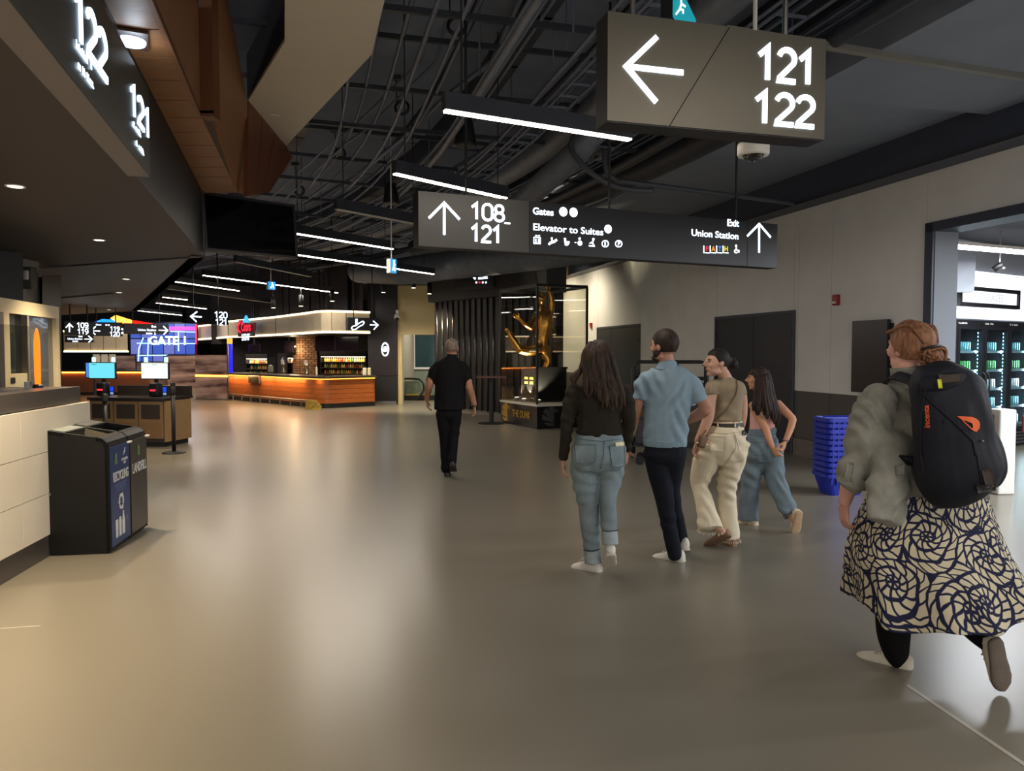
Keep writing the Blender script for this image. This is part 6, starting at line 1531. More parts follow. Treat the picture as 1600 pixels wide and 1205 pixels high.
def cap_hair(mb, L, M, s, hairline=.05, thick=.012, low=-.06, fwd=.07, back=True):
    # shell over the cranium: grid in spherical angles, leaving the face free
    rings = []
    nu, nv = 28, 14; V = []; idx = {}
    for j in range(nv + 1):
        ph = PI / 2 - (j / nv) * (PI * .74)
        for i in range(nu):
            th = 2 * PI * i / nu; x = math.cos(ph) * math.sin(th); y = math.cos(ph) * math.cos(th); z = math.sin(ph)
            lim = low if y < .1 else (low + (hairline - low) * min(1, (y - .1) / .5))
            px, py, pz = x * (.078 + thick), -.012 + y * (.096 + thick), .026 + z * (.094 + thick)
            if pz < lim: pz = lim; sc_ = .97; px *= sc_; py = -.012 + (py + .012) * sc_
            V.append(L(px, py, pz))
    fs = []
    for j in range(nv):
        for i in range(nu): a = j * nu + i; b = j * nu + (i + 1) % nu; fs.append((a, b, b + nu, a + nu))
    fs.append(tuple(range(nv * nu, (nv + 1) * nu)))
    mb.add(V, fs)

# ---------- woman in dark long-sleeved top and light jeans
F = Fig(5.34, G(920, 898)); SK = skin('skin_warm', (188, 140, 118))
B = MB()
torso = [(936, 690, 0, 36, .62), (936, 668, 0, 33, .62), (936, 645, 0, 32, .6), (937, 622, 0, 37, .55), (937, 606, 0, 38, .5), (936, 594, .0, 22, .6)]
lleg = [(917, 700, .02, 25, 1), (915, 745, .02, 23, 1), (920, 790, .02, 17, 1.05), (921.5, 818, 0, 15.5, 1.05), (925.5, 856, 0, 12.5, 1.1)]
rleg = [(955, 700, .0, 24, 1), (955, 740, .0, 20, 1), (950, 778, -.04, 13.5, 1.1), (951, 812, -.1, 13, 1.05), (952.5, 838, -.12, 11.5, 1.05)]
larm = [(899, 607, 0, 13, 1), (892, 628, -.01, 12, 1), (887, 655, -.02, 10.5, 1), (884, 685, .0, 9, 1), (880, 716, .04, 7.5, 1)]
rarm = [(974, 608, 0, 13, 1), (980, 630, 0, 12, 1), (983, 656, 0, 10.5, 1), (981, 682, .04, 8.5, 1), (979, 704, .08, 7, 1)]
loft(B, F, torso, .88); loft(B, F, lleg, .86); loft(B, F, rleg, .86); loft(B, F, larm, .8); loft(B, F, rarm, .8)
loft(B, F, [(936, 602, 0, 11, 1), (935, 585, 0, 11, 1), (934, 570, .01, 11, 1)])
for lg, pt in ((lleg, (926, 880, .0)), (rleg, (953, 856, -.12))): loft(B, F, [lg[-1][:3] + (8,), pt + (6.5,)], 1)
L, M = head(B, F.W(934, 560, .0), .15, .98, -.06, female=True)
hand(B, F.W(879.5, 718, .04), (-.02, .1, -1), (1, .1, 0), .98, .45, -1); hand(B, F.W(979, 706, .08), (-.02, .1, -1), (-1, .2, 0), .95, .5, 1)
o = F.put(fuse(B, .0055, 5), 'person', SK); tag(o, 'person with long brown hair in dark top and light jeans, seen from behind', 'person')
T = MB()
top_t = [(937, 681, 0, 37.5, .66), (936.5, 672, 0, 36, .66), (936, 648, 0, 33.5, .62), (937, 622, 0, 38.5, .56), (937, 606, 0, 40, .52), (936, 595, 0, 24, .62), (936, 590, 0, 15, .8)]
loft(T, F, top_t, cap=False); loft(T, F, larm, 1.02); loft(T, F, rarm, 1.02)
me = fuse(T, .007, 6); folds(me, [(.004, 8, 0, 85, 0, 1.2), (.003, 30, 0, 60, 2, 1.5)]); F.put(me, 'top', fabric('dark_olive_knit', (42, 38, 32), bump=.15))
J = MB()
loft(J, F, [(936, 676, 0, 36, .66), (936, 690, 0, 39, .7), (935, 712, -.02, 43.5, .78), (935, 722, -.02, 40, .72)], cap='e')
loft(J, F, lleg[:-1] + [(925.5, 862, 0, 12.5, 1.1)], 1.0); loft(J, F, rleg, 1.0)
loft(J, F, [(914, 715, -.05, 20, 1), (916, 728, -.05, 18, 1)], 1.0); loft(J, F, [(958, 714, -.05, 18, 1), (957, 727, -.05, 17, 1)], 1.0)
me = fuse(J, .007, 5); folds(me, [(.0035, 14, 0, 75, 1, 1.4), (.003, 40, 0, 60, 3, 1.8)])
DEN = fabric('light_denim', (128, 144, 150), .18, 9); jn = F.put(me, 'jeans', DEN)
DENK = fabric('denim_seam', (92, 116, 128)); bvj = bvh_of(jn)
patch(F, bvj, ((899, 695), (931, 696), (930, 721), (902, 723)), 'back_pocket', DEN, jn, .006); pk = patch(F, bvj, ((952, 698), (975, 696), (974, 728), (957, 729)), 'back_pocket', DEN, jn, .007)
for pts in ([(899, 695), (931, 696), (930, 721), (916, 727), (902, 722), (899, 695)], [(952, 698), (956, 727), (966, 731), (974, 727), (975, 696), (952, 698)]): line_on(F, bvj, pts, .0022, 'stitching', DENK, jn, .008, 5)
line_on(F, bvj, [(903, 686), (938, 690), (974, 686)], .003, 'waist_seam', DENK, jn); line_on(F, bvj, [(944, 690), (943, 712), (938, 733)], .003, 'seat_seam', DENK, jn)
J = MB(); loft(J, F, [(924.8, 859, 0, 13.4, 1.1), (926.5, 879, 0, 13, 1.1)], 1.02, cap=False); F.put(J.mesh('cuff'), 'cuff', fabric('denim_cuff', (164, 176, 182)), jn)
J = MB(); loft(J, F, [(952, 829, -.12, 12.2, 1.05), (953.5, 851, -.14, 12.2, 1.05)], 1.02, cap=False); F.put(J.mesh('cuff'), 'cuff', MATS['denim_cuff'], jn)
for pts in ([(913, 859), (925, 861), (938, 858)], [(942, 830), (953, 830), (964, 829)]): line_on(F, bvj, pts, .004, 'cuff_edge', fabric('denim_dark_edge', (60, 74, 88)), jn, .006)
ph = patch(F, bvj, ((960, 692), (973, 690), (974, 698), (961, 699)), 'phone_case', mat('phone_pale', (216, 208, 170), .4), jn, .012, 4, 4, .004)
shoe(F, F.W(940, 899, -.02) * 1, F.W(897, 893, .13), (0, 0, 1), .26, 1.1, M_SHOEW, M_SOLEW, 1.45, label='white sneaker flat on the floor')
hp = F.W(955, 868, -.2); tp_ = F.W(952, 887, .0); shoe(F, hp, tp_ + Vector((0, .0, 0)), (0, .62, .78), .25, 1.05, M_SHOEW, M_SOLEW, 1.4, .0, label='white sneaker with raised heel')
H = MB(); cap_hair(H, L, M, .98, .04, .016, -.05)
rr = random.Random(5)
for k in range(46):
    u = k / 45; x0 = 912 + u * 44; ft = rr.random()
    endx = 916 + u * 58 + rr.uniform(-4, 4); endy = rr.uniform(612, 645) if u > .35 else rr.uniform(600, 622)
    dy = -.085 - .02 * math.sin(u * PI) + rr.uniform(-.01, .01)
    pts = [(934 + (x0 - 934) * .5, 536, -.06, 4.0), (x0, 556, dy, 4.6), (x0 + (endx - x0) * .35 + rr.uniform(-2, 2), 585, dy - .01, 4.4), (endx + rr.uniform(-5, 5), (585 + endy) / 2 + 6, dy - .035, 4.0), (endx + rr.uniform(-3, 3), endy, dy - .04 + rr.uniform(-.02, .01), 1.2)]
    loft(H, F, pts, n=7, k=4)
for k in range(4): loft(H, F, [(912, 560, -.03, 4), (907, 578, -.05, 4.5), (900 - k * 2, 590, -.07, 4), (896 + k * 2, 602 + k * 2, -.06, 1.2)], n=7, k=4)
def hair_mat(name, c0, c1, sc=60):
    m = mat(name, c0, .62, spec=.3); nt = m.node_tree; b = nt.nodes['Principled BSDF']
    tc = nt.nodes.new('ShaderNodeTexCoord'); mp = nt.nodes.new('ShaderNodeMapping'); mp.inputs['Scale'].default_value = (1, 1, .12); n = nt.nodes.new('ShaderNodeTexNoise'); n.inputs['Scale'].default_value = sc; n.inputs['Detail'].default_value = 4
    r = nt.nodes.new('ShaderNodeValToRGB'); r.color_ramp.elements[0].position = .35; r.color_ramp.elements[1].position = .7; r.color_ramp.elements[0].color = lin(c0); r.color_ramp.elements[1].color = lin(c1)
    nt.links.new(tc.outputs['Object'], mp.inputs[0]); nt.links.new(mp.outputs[0], n.inputs[0]); nt.links.new(n.outputs[0], r.inputs[0]); nt.links.new(r.outputs[0], b.inputs['Base Color'])
    bp = nt.nodes.new('ShaderNodeBump'); bp.inputs['Strength'].default_value = .5; bp.inputs['Distance'].default_value = .01; nt.links.new(n.outputs[0], bp.inputs['Height']); nt.links.new(bp.outputs[0], b.inputs['Normal'])
    return m
F.put(H.mesh('hair', True), 'hair', hair_mat('brown_hair', (32, 24, 19), (70, 50, 36)))

# ---------- man in blue polo shirt
F = Fig(5.65, G(1045, 879)); SK = skin('skin_tan', (184, 136, 114))
B = MB()
torso = [(1040, 705, 0, 30, .62), (1040, 680, 0, 32, .62), (1041, 650, 0, 33, .6), (1044, 615, 0, 39, .55), (1044, 596, 0, 38, .5), (1042, 582, .0, 17, .7)]
lleg = [(1024, 705, .02, 20, 1.1), (1030, 740, .02, 18, 1.1), (1038, 778, .0, 15, 1.1), (1045, 820, -.03, 12.5, 1.1), (1055, 869, -.04, 11.5, 1.1)]
rleg = [(1054, 705, .0, 19, 1.1), (1050, 740, .05, 17, 1.1), (1050, 770, .1, 13, 1.1), (1058, 812, .1, 11.5, 1.1), (1066, 848, .08, 10.5, 1.1)]
larm = [(1012, 598, 0, 10, 1), (1001, 614, 0, 10.5, 1), (994, 638, .02, 10, 1), (989, 662, .08, 9, 1), (984, 684, .13, 7, 1)]
rarm = [(1074, 600, 0, 10, 1), (1090, 616, -.01, 11.5, 1), (1104, 637, -.02, 10.5, 1)]
rfor = [(1104, 638, -.02, 11, 1), (1092, 647, .06, 9.5, 1), (1076, 655, .16, 8, 1), (1062, 660, .24, 6.5, 1)]
loft(B, F, torso, .86); loft(B, F, lleg, .8); loft(B, F, rleg, .8); loft(B, F, larm, .92); loft(B, F, rarm, .92); loft(B, F, rfor)
loft(B, F, [(1042, 584, 0, 12.5, 1), (1041, 565, .01, 12, 1), (1039, 552, .01, 11.5, 1)])
for lg, pt in ((lleg, (1055, 872, -.05)), (rleg, (1067, 852, .08))): loft(B, F, [lg[-1][:3] + (7,), pt + (6.5,)], 1)
L, M = head(B, F.W(1038, 541, .0), .72, 1.03, -.03)
hand(B, F.W(983, 686, .13), (-.1, .1, -1), (1, .1, 0), 1, .5, -1); hand(B, F.W(1060, 661, .25), (-1, .3, -.1), (0, -1, 0), 1, .6, 1)
o = F.put(fuse(B, .0055, 5), 'person', SK); tag(o, 'man in light blue polo shirt and dark jeans walking away', 'person')
T = MB()
loft(T, F, [(1039, 696, 0, 33.5, .66), (1040, 682, 0, 35, .66), (1041, 650, 0, 35.5, .62), (1044, 615, 0, 39.5, .57), (1044, 594, 0, 42, .52), (1043, 580, 0, 30, .6), (1042, 573, 0, 17, .85)], cap=False)
loft(T, F, [(1024, 590, 0, 15, 1), (1009, 596, 0, 14.5, 1), (1003, 610, 0, 13.5, 1), (1001, 625, .0, 12.5, 1.05)], cap='s'); loft(T, F, [(1062, 592, 0, 15, 1), (1077, 598, 0, 15, 1), (1085, 611, 0, 14.5, 1), (1093, 628, -.01, 14, 1.05)], cap='s')
me = fuse(T, .007, 6); folds(me, [(.006, 62, 0, 34, 0, .8), (.004, 50, 0, -40, 2, 1.2)]); POLO = fabric('blue_knit', (136, 158, 172), .06); sh = F.put(me, 'polo_shirt', POLO)
K_ = MB(); loft(K_, F, [(1042, 577, .0, 19, .9), (1042, 571, .0, 16, .95), (1041.5, 567, .005, 15, .95)], 1.0, cap=False); F.put(fuse(K_, .005, 2), 'collar', POLO, sh)
K_ = MB(); loft(K_, F, [(1039, 687, 0, 35, .67), (1038.5, 698, 0, 33.5, .67)], 1.0, cap=False); F.put(fuse(K_, .006, 2), 'hem_band', fabric('blue_knit_rib', (130, 152, 166), .05), sh)
J = MB(); loft(J, F, [(1040, 690, 0, 32, .66), (1040, 705, 0, 33.5, .7), (1040, 716, -.01, 32, .72)], cap='e'); loft(J, F, lleg); loft(J, F, rleg)
me = fuse(J, .007, 5); folds(me, [(.003, 12, 0, 50, 1, 1.6)]); jn = F.put(me, 'jeans', fabric('dark_denim', (24, 27, 36), .15))
bvj = bvh_of(jn); line_on(F, bvj, [(1018, 716), (1030, 722), (1042, 716)], .002, 'pocket_seam', fabric('dark_denim_seam', (40, 44, 54)), jn)
shoe(F, F.W(1070, 880, -.07), F.W(1019, 875, .12), (0, 0, 1), .28, 1.05, M_SHOEW, M_SOLEW, 1.2, label='white sneaker pointing left')
shoe(F, F.W(1071, 861, .0), F.W(1064, 858, .28), (0, -.0, 1), .27, 1.05, M_SHOEW, M_SOLEW, 1.25, label='white sneaker partly hidden')
H = MB(); cap_hair(H, L, M, 1.03, .05, .009, -.055); F.put(fuse(H, .005, 3), 'hair', hair_mat('dark_brown_hair', (26, 18, 14), (58, 42, 32)))
H = MB(); H.ell(L(0, .052, -.085), (.058, .055, .035), 14, 8, M); H.ell(L(-.05, .03, -.05), (.022, .035, .04), 12, 8, M); H.ell(L(.05, .03, -.05), (.022, .035, .04), 12, 8, M); F.put(fuse(H, .005, 3), 'beard', hair_mat('beard_hair', (34, 24, 18), (64, 46, 36), 120))
face_parts(F, L, M, 1.03, MATS['dark_brown_hair'], False)

# ---------- woman in white trousers with cross-body strap
F = Fig(6.07, G(1132, 855)); SK = skin('skin_fair', (200, 156, 132))
B = MB()
torso = [(1136, 680, 0, 27, .75), (1136, 660, 0, 23, .75), (1138, 640, 0, 21.5, .72), (1138, 618, 0, 23, .65), (1136, 604, 0, 25, .6), (1137, 593, .0, 14, .7)]
lleg = [(1116, 690, -.02, 22, 1.1), (1106, 720, .02, 22, 1.05), (1093, 755, .08, 16, 1.1), (1098, 780, .02, 13, 1.1), (1118, 822, -.1, 10, 1)]
rleg = [(1150, 690, .0, 20, 1.1), (1146, 720, .0, 19, 1.1), (1137, 762, .03, 14, 1.1), (1137, 795, .03, 12, 1.1), (1138, 838, .0, 10, 1.1)]
larm = [(1114, 609, -.02, 8.5, 1), (1109, 628, -.04, 9.5, 1), (1107, 652, -.06, 8.5, 1), (1099, 672, -.05, 7.5, 1), (1090, 690, -.04, 5.5, 1)]
rarm = [(1157, 608, .04, 8.5, 1), (1160, 630, .06, 8, 1), (1160, 652, .08, 7, 1), (1156, 672, .16, 6, 1), (1150, 688, .22, 5, 1)]
loft(B, F, torso, .88); loft(B, F, lleg, .8); loft(B, F, rleg, .8); loft(B, F, larm); loft(B, F, rarm)
loft(B, F, [(1137, 600, 0, 10, 1), (1133, 589, .0, 9.5, 1), (1126, 577, .0, 9, 1)])
for lg, pt in ((lleg, (1130, 832, -.13)), (rleg, (1141, 848, .0))): loft(B, F, [lg[-1][:3] + (6,), pt + (5.5,)], 1)
L, M = head(B, F.W(1120, 567, .0), 1.78, .95, .02, 0, True)
hand(B, F.W(1089, 692, -.04), (-.25, .1, -1), (.6, -.5, 0), .92, .55, -1); hand(B, F.W(1149, 690, .22), (-.3, .3, -.8), (-1, 0, 0), .9, .5, 1)
o = F.put(fuse(B, .0055, 5), 'person', SK); tag(o, 'woman in taupe shirt and white flared trousers looking to the left', 'person')
T = MB(); loft(T, F, [(1135, 657, 0, 24, .78), (1136, 648, 0, 23, .76), (1138, 636, 0, 22, .72), (1139, 618, 0, 23.5, .66), (1137, 605, 0, 26.5, .62), (1137, 596, 0, 19, .7), (1138, 590, .0, 12, .8)], cap=False)
loft(T, F, [(1122, 603, -.0, 11, 1), (1113, 606, -.02, 11.5, 1), (1112, 617, -.03, 11, 1.05)], cap='s'); loft(T, F, [(1148, 603, .02, 10, 1), (1155, 606, .03, 10, 1), (1158, 617, .05, 9.5, 1.05)], cap='s')
me = fuse(T, .0065, 5); folds(me, [(.003, 45, 0, 50, 0, 1), (.0025, 16, 0, 80, 2, 1.4)]); sh = F.put(me, 'shirt', fabric('taupe_jersey', (150, 136, 112), .06))
J = MB(); loft(J, F, [(1135, 658, 0, 24.5, .8), (1135, 670, 0, 28, .8), (1134, 688, -.02, 33, .85), (1132, 704, -.02, 34, .82), (1129, 714, -.01, 28, .8)], cap='e')
WL_ = [(1113, 690, -.03, 22, 1.1), (1104, 718, .02, 21, 1.05), (1094, 748, .07, 16, 1.1), (1095, 766, .05, 13, 1.1), (1103, 795, -.02, 15, 1.1), (1110, 828, -.1, 20, 1.0)]
WR_ = [(1152, 690, -.02, 19, 1.1), (1147, 718, .0, 18, 1.05), (1137, 752, .03, 16, 1.1), (1136, 772, .03, 14, 1.1), (1137, 805, .02, 15, 1.1), (1140, 842, -.0, 16.5, 1.05)]
loft(J, F, WL_, cap=False); loft(J, F, WR_, cap=False); loft(J, F, [(1148, 700, -.06, 19, 1), (1150, 714, -.06, 16, 1)])
me = fuse(J, .0065, 5); folds(me, [(.005, 20, 0, 70, 1, 1.5), (.0035, 55, 0, 45, 2, 1.5)]); WT = fabric('white_denim', (224, 212, 186), .05); tr = F.put(me, 'trousers', WT)
bvj = bvh_of(tr); BELT = mat('brown_belt', (46, 34, 28), .5)
K_ = MB(); loft(K_, F, [(1135, 660, 0, 24.6, .8), (1135, 666.5, 0, 26.3, .8)], 1.02, .002, cap=False); F.put(K_.mesh('belt', True), 'belt', BELT, tr)
for q in ((1147, 658, 1149, 668), (1121, 659, 1123, 668)): patch(F, bvj, ((q[0], q[1]), (q[2], q[1]), (q[2], q[3]), (q[0], q[3])), 'belt_loop', WT, tr, .012, 2, 3)
patch(F, bvj, ((1149, 680), (1166, 678), (1167, 702), (1155, 705)), 'back_pocket', WT, tr, .006); patch(F, bvj, ((1109, 682), (1134, 683), (1132, 705), (1110, 703)), 'back_pocket', WT, tr, .005)
SEAM = fabric('white_denim_seam', (186, 174, 150)); line_on(F, bvj, [(1106, 676), (1134, 678), (1162, 674)], .002, 'yoke_seam', SEAM, tr); line_on(F, bvj, [(1147, 677), (1150, 700), (1136, 722), (1122, 738)], .0022, 'seat_seam', SEAM, tr)
patch(F, bvj, ((1159, 673), (1164, 673), (1164, 680), (1159, 681)), 'phone_edge', M_BLACK, tr, .012, 2, 2, .004)
for cx, cy, dy, r, nm in ((1110, 829, -.1, 20, 1), (1140, 843, 0, 16.5, 1)):
    K_ = MB(); R = []
    for q in range(30):
        a = 2 * PI * q / 30; w = F.W(cx, cy, dy); p = w + Vector((math.cos(a) * r * F.k, math.sin(a) * r * F.k, 0)); K_.tube([p, p + Vector((rr.uniform(-.006, .006), rr.uniform(-.006, .006), -.014 - rr.random() * .01))], .003, 4)
    F.put(K_.mesh('frayed_hem'), 'frayed_hem', WT, tr)
SUE = mat('tan_suede_shoe', (150, 116, 92), .8, var=.08)
shoe(F, F.W(1141, 838, -.16), F.W(1098, 857, .02), (.35, .1, 1), .26, 1.05, SUE, mat('tan_sole', (124, 96, 76), .8), .8, .0, .015, 'tan shoe with raised heel')
shoe(F, F.W(1149, 858, -.04), F.W(1122, 854, .16), (0, 0, 1), .25, 1.05, SUE, MATS['tan_sole'], 1.1, 0, .015, 'tan shoe flat on the floor')
H = MB(); cap_hair(H, L, M, .95, .066, .008, -.03); H.ell(L(0, -.150, -.008), (.042, .040, .042), 14, 10); H.ell(L(.01, -.150, .02), (.034, .03, .034), 12, 8); H.ell(L(0, -.10, .01), (.05, .03, .05), 12, 8)
F.put(fuse(H, .005, 2), 'hair', hair_mat('black_hair', (14, 12, 12), (34, 28, 26))); face_parts(F, L, M, .95, MATS['black_hair'])
for q in (-1, 1): F.put(MB().ell(L(q * .082, -.004, -.045), (.004, .004, .006), 8, 6).mesh('earring'), 'earring', mat('earring_gold', (200, 170, 90), .2, .9))
STRAP = mat('tan_strap', (104, 80, 58), .6)
bvs = bvh_of(sh); out = []
wb_ = thing('crossbody_bag', 'small tan cross-body bag with thin strap on the white-trousered woman', 'bag', F.base)
def strap_pts(bvl, pts, off):
    out = []
    for a, b in zip(pts[:-1], pts[1:]):
        for j in range(6):
            p = (a[0] + (b[0] - a[0]) * j / 6, a[1] + (b[1] - a[1]) * j / 6)
            for bv in bvl:
                l, n_ = hit(bv, *p)
                if l is not None: out.append(l + n_ * off); break
    return out
sp_ = strap_pts([bvs, bvj], [(1150, 595), (1152, 604), (1149, 618), (1135, 640), (1114, 661), (1103, 671)], .006)
MB().tube([p - F.base for p in sp_] + [F.W(1098, 680, -.17) - F.base], .0055, 6).build('strap', STRAP, wb_, True)
MB().rbox((0, 0, 0), (.075, .045, .10), .018).build('pouch', STRAP, wb_, True, F.W(1097, 690, -.16) - F.base, rot=(0, .35, .5))
MB().ell((0, 0, 0), (.008, .005, .008), 8, 6).build('snap', mat('snap_gold', (210, 190, 140), .2, .9), wb_, True, F.W(1090, 692, -.20) - F.base)

# ---------- girl with long dark hair
F = Fig(6.81, G(1170, 822)); SK = skin('skin_girl', (198, 146, 116))
B = MB()
torso = [(1191, 685, 0, 20, .7), (1191, 668, 0, 18.5, .7), (1191, 650, 0, 18, .68), (1193, 636, 0, 20, .6), (1194, 628, 0, 20, .55), (1192, 620, .0, 10, .7)]
larm = [(1177, 632, -.02, 7.5, 1), (1184, 648, -.06, 6.8, 1), (1195, 667, -.1, 6, 1), (1201, 684, -.13, 5.2, 1), (1207, 699, -.15, 4.2, 1)]
rarm = [(1214, 631, .02, 7.5, 1), (1226, 642, -.02, 6.5, 1), (1239, 655, -.06, 5.8, 1)]
rfor = [(1239, 655, -.06, 5.8, 1), (1235, 670, -.1, 5.4, 1), (1228, 688, -.15, 4.2, 1)]
lleg = [(1180, 695, 0, 17, 1), (1176, 725, .04, 15, 1), (1172, 755, .06, 12, 1), (1170, 812, .04, 9, 1)]
rleg = [(1205, 695, 0, 16, 1), (1208, 725, .0, 15, 1), (1213, 752, -.03, 12, 1), (1228, 785, -.2, 9, 1), (1238, 808, -.3, 7, 1)]
loft(B, F, torso, .92); loft(B, F, larm); loft(B, F, rarm); loft(B, F, rfor); loft(B, F, lleg, .8); loft(B, F, rleg, .8)
loft(B, F, [(1192, 626, 0, 7, 1), (1189, 615, 0, 7, 1), (1186, 602, 0, 7, 1)]); L, M = head(B, F.W(1184, 592, 0), 1.25, .86, -.02, 0, True)
loft(B, F, [(1170, 812, .04, 7), (1170, 820, .04, 7)]); loft(B, F, [(1238, 808, -.3, 6), (1243, 816, -.33, 6)])
hand(B, F.W(1207, 700, -.15), (.5, -.1, -.8), (.6, .6, .2), .86, .7, 1); hand(B, F.W(1227, 690, -.15), (-.35, -.1, -1), (-.6, .6, 0), .86, .75, -1)
o = F.put(fuse(B, .0055, 4), 'person', SK); tag(o, 'girl with long straight dark hair in pink top, hands behind her back', 'person')
T = MB(); loft(T, F, [(1191, 672, 0, 20, .74), (1191, 655, 0, 19, .72), (1192, 640, 0, 20, .66), (1193, 634, 0, 19, .62)], cap=False)
loft(T, F, [(1185, 640, .03, 4, 1), (1184, 628, .0, 4, 1), (1186, 622, .02, 3, 1)], k=3); loft(T, F, [(1204, 640, -.02, 4, 1), (1206, 628, -.02, 4, 1), (1203, 621, .0, 3, 1)], k=3)
me = fuse(T, .006, 4); folds(me, [(.0015, 10, 0, 70, 0, 1)]); F.put(me, 'top', fabric('pink_rib_top', (206, 158, 150), .05))
J = MB(); loft(J, F, [(1191, 669, 0, 20, .8), (1191, 684, 0, 23, .82), (1191, 703, -.02, 26.5, .8), (1191, 712, -.02, 26, .75)], cap='e')
loft(J, F, [(1180, 700, .0, 18, 1), (1176, 730, .03, 16, 1), (1172, 758, .05, 14.5, 1), (1170, 788, .04, 15, 1), (1169.5, 813, .03, 15.3, 1)], cap=False)
loft(J, F, [(1205, 700, 0, 18, 1), (1208, 730, -.01, 17, 1), (1214, 757, -.05, 15, 1), (1226, 783, -.18, 13.5, 1), (1236, 805, -.28, 12.5, 1)], cap=False)
me = fuse(J, .0065, 4); folds(me, [(.006, 26, 0, 66, 1, 1.6), (.004, 60, 0, 40, 2, 1.6)]); jn = F.put(me, 'jeans', fabric('mid_denim', (108, 124, 134), .22, 7))
bvj = bvh_of(jn); DS = MATS['denim_seam']; line_on(F, bvj, [(1170, 679), (1190, 682), (1212, 679)], .003, 'waist_seam', DS, jn); line_on(F, bvj, [(1200, 682), (1199, 706), (1190, 728)], .003, 'seat_seam', DS, jn)
patch(F, bvj, ((1172, 690), (1195, 692), (1193, 710), (1176, 709)), 'back_pocket', MATS['mid_denim'], jn, .006)
CRM = mat('cream_canvas', (214, 200, 172), .6)
shoe(F, F.W(1184, 823, -.03), F.W(1153, 821, .12), (0, 0, 1), .24, 1.05, CRM, CRM, 1.0, 0, .03, 'cream sneaker flat on the floor')
shoe(F, F.W(1250, 800, -.38), F.W(1243, 838, -.30), (-.35, .9, .2), .24, 1.1, CRM, mat('tan_sole_girl', (176, 148, 116), .8), .9, 0, .02, 'raised sneaker showing its sole')
H = MB(); cap_hair(H, L, M, .86, .045, .012, -.05)
for k in range(40):
    u = k / 39; x0 = 1183 + u * 21; ex = 1187 + u * 29 + rr.uniform(-2, 2); ey = 640 + u * 26 + rr.uniform(-10, 4)
    if u < .25: ex = 1177 + u * 40; ey = rr.uniform(632, 650)
    dy = -.07 - .03 * math.sin(u * PI) + rr.uniform(-.01, .01)
    loft(H, F, [(1187 + u * 12, 579, -.02, 3.2), (x0, 596, dy, 3.6), (x0 + (ex - x0) * .4, 620, dy - .02, 3.4), (ex, (ey + 620) / 2 + 6, dy - .04, 3), (ex + rr.uniform(-1.5, 1.5), ey, dy - .035, .9)], n=7, k=4)
F.put(H.mesh('hair', True), 'hair', hair_mat('girl_dark_hair', (22, 16, 14), (58, 42, 32))); face_parts(F, L, M, .86, MATS['girl_dark_hair'])
F.put(MB().tube([F.W(1227.5 + 5 * math.cos(a), 687 + 1.6 * math.sin(a), -.15 - .028 * math.sin(a)) for a in np.linspace(0, 6.1, 14)], .004, 6).mesh('bracelet', True), 'bracelet', mat('beads', (96, 72, 110), .4))

# ---------- man in black, farther off
F = Fig(9.5, G(700, 747)); SK = skin('skin_man', (178, 128, 104))
B = MB()
torso = [(702, 645, 0, 20, .68), (702, 625, 0, 21, .7), (703, 600, 0, 21.5, .65), (704, 580, 0, 23, .58), (704, 570, 0, 23, .52), (705, 561, .0, 11, .7)]
larm = [(685, 576, 0, 6, 1), (676, 586, 0, 7, 1), (671, 602, -.02, 6, 1), (668.5, 614, .05, 5.2, 1), (667, 625, .1, 4, 1)]
rarm = [(722, 577, 0, 6, 1), (730, 588, 0, 7, 1), (733, 604, -.03, 6, 1), (738, 620, .02, 5.2, 1), (741.5, 634, .06, 4, 1)]
lleg = [(692, 645, 0, 11.5, 1.1), (694, 668, 0, 10, 1.1), (695.5, 692, .02, 8.5, 1.1), (697.5, 735, .0, 8.3, 1.1)]
rleg = [(711, 645, 0, 11, 1.1), (710, 668, .0, 9, 1.1), (708.5, 692, -.05, 7.5, 1.1), (707, 722, -.18, 6.5, 1.1)]
loft(B, F, torso, .88); loft(B, F, larm); loft(B, F, rarm); loft(B, F, lleg, .8); loft(B, F, rleg, .8)
loft(B, F, [(705, 566, 0, 6.8, 1), (705.5, 556, 0, 6.8, 1), (706, 549, .0, 6.8, 1)]); L, M = head(B, F.W(706, 543.5, 0), -.1, .99, -.03)
loft(B, F, [(698, 724, .0, 4), (698, 738, .0, 4)]); loft(B, F, [(707, 718, -.18, 4), (707, 726, -.2, 4)])
hand(B, F.W(667, 626, .1), (.1, .1, -1), (1, 0, 0), 1, .5, -1); hand(B, F.W(741.7, 636, .06), (.05, .1, -1), (-1, 0, 0), 1, .5, 1)
o = F.put(fuse(B, .007, 4), 'person', SK); tag(o, 'bald grey-haired man in black shirt and trousers walking away alone', 'person')
T = MB(); loft(T, F, [(702, 640, 0, 24, .72), (702, 625, 0, 23.5, .72), (703, 600, 0, 23.5, .68), (704, 580, 0, 24.5, .6), (704, 571, 0, 24.5, .56), (705, 562, 0, 15, .65), (705.5, 556, .0, 8, .95)], cap=False)
loft(T, F, [(692, 570, 0, 8, 1), (683, 574, 0, 9, 1), (677, 585, 0, 8.5, 1), (672.5, 598, 0, 8, 1)], cap='s'); loft(T, F, [(715, 570, 0, 8, 1), (724, 575, 0, 9, 1), (729, 587, 0, 8.5, 1), (732, 603, -.01, 8, 1)], cap='s')
me = fuse(T, .008, 5); folds(me, [(.004, 30, 0, 20, 0, 1)]); sh = F.put(me, 'shirt', fabric('black_shirt', (18, 18, 20), .1))
K_ = MB(); loft(K_, F, [(705.5, 559, 0, 8.2, .95), (706, 553.5, 0, 7.4, .95)], 1.05, cap=False); F.put(K_.mesh('collar', True), 'collar', MATS['black_shirt'], sh)
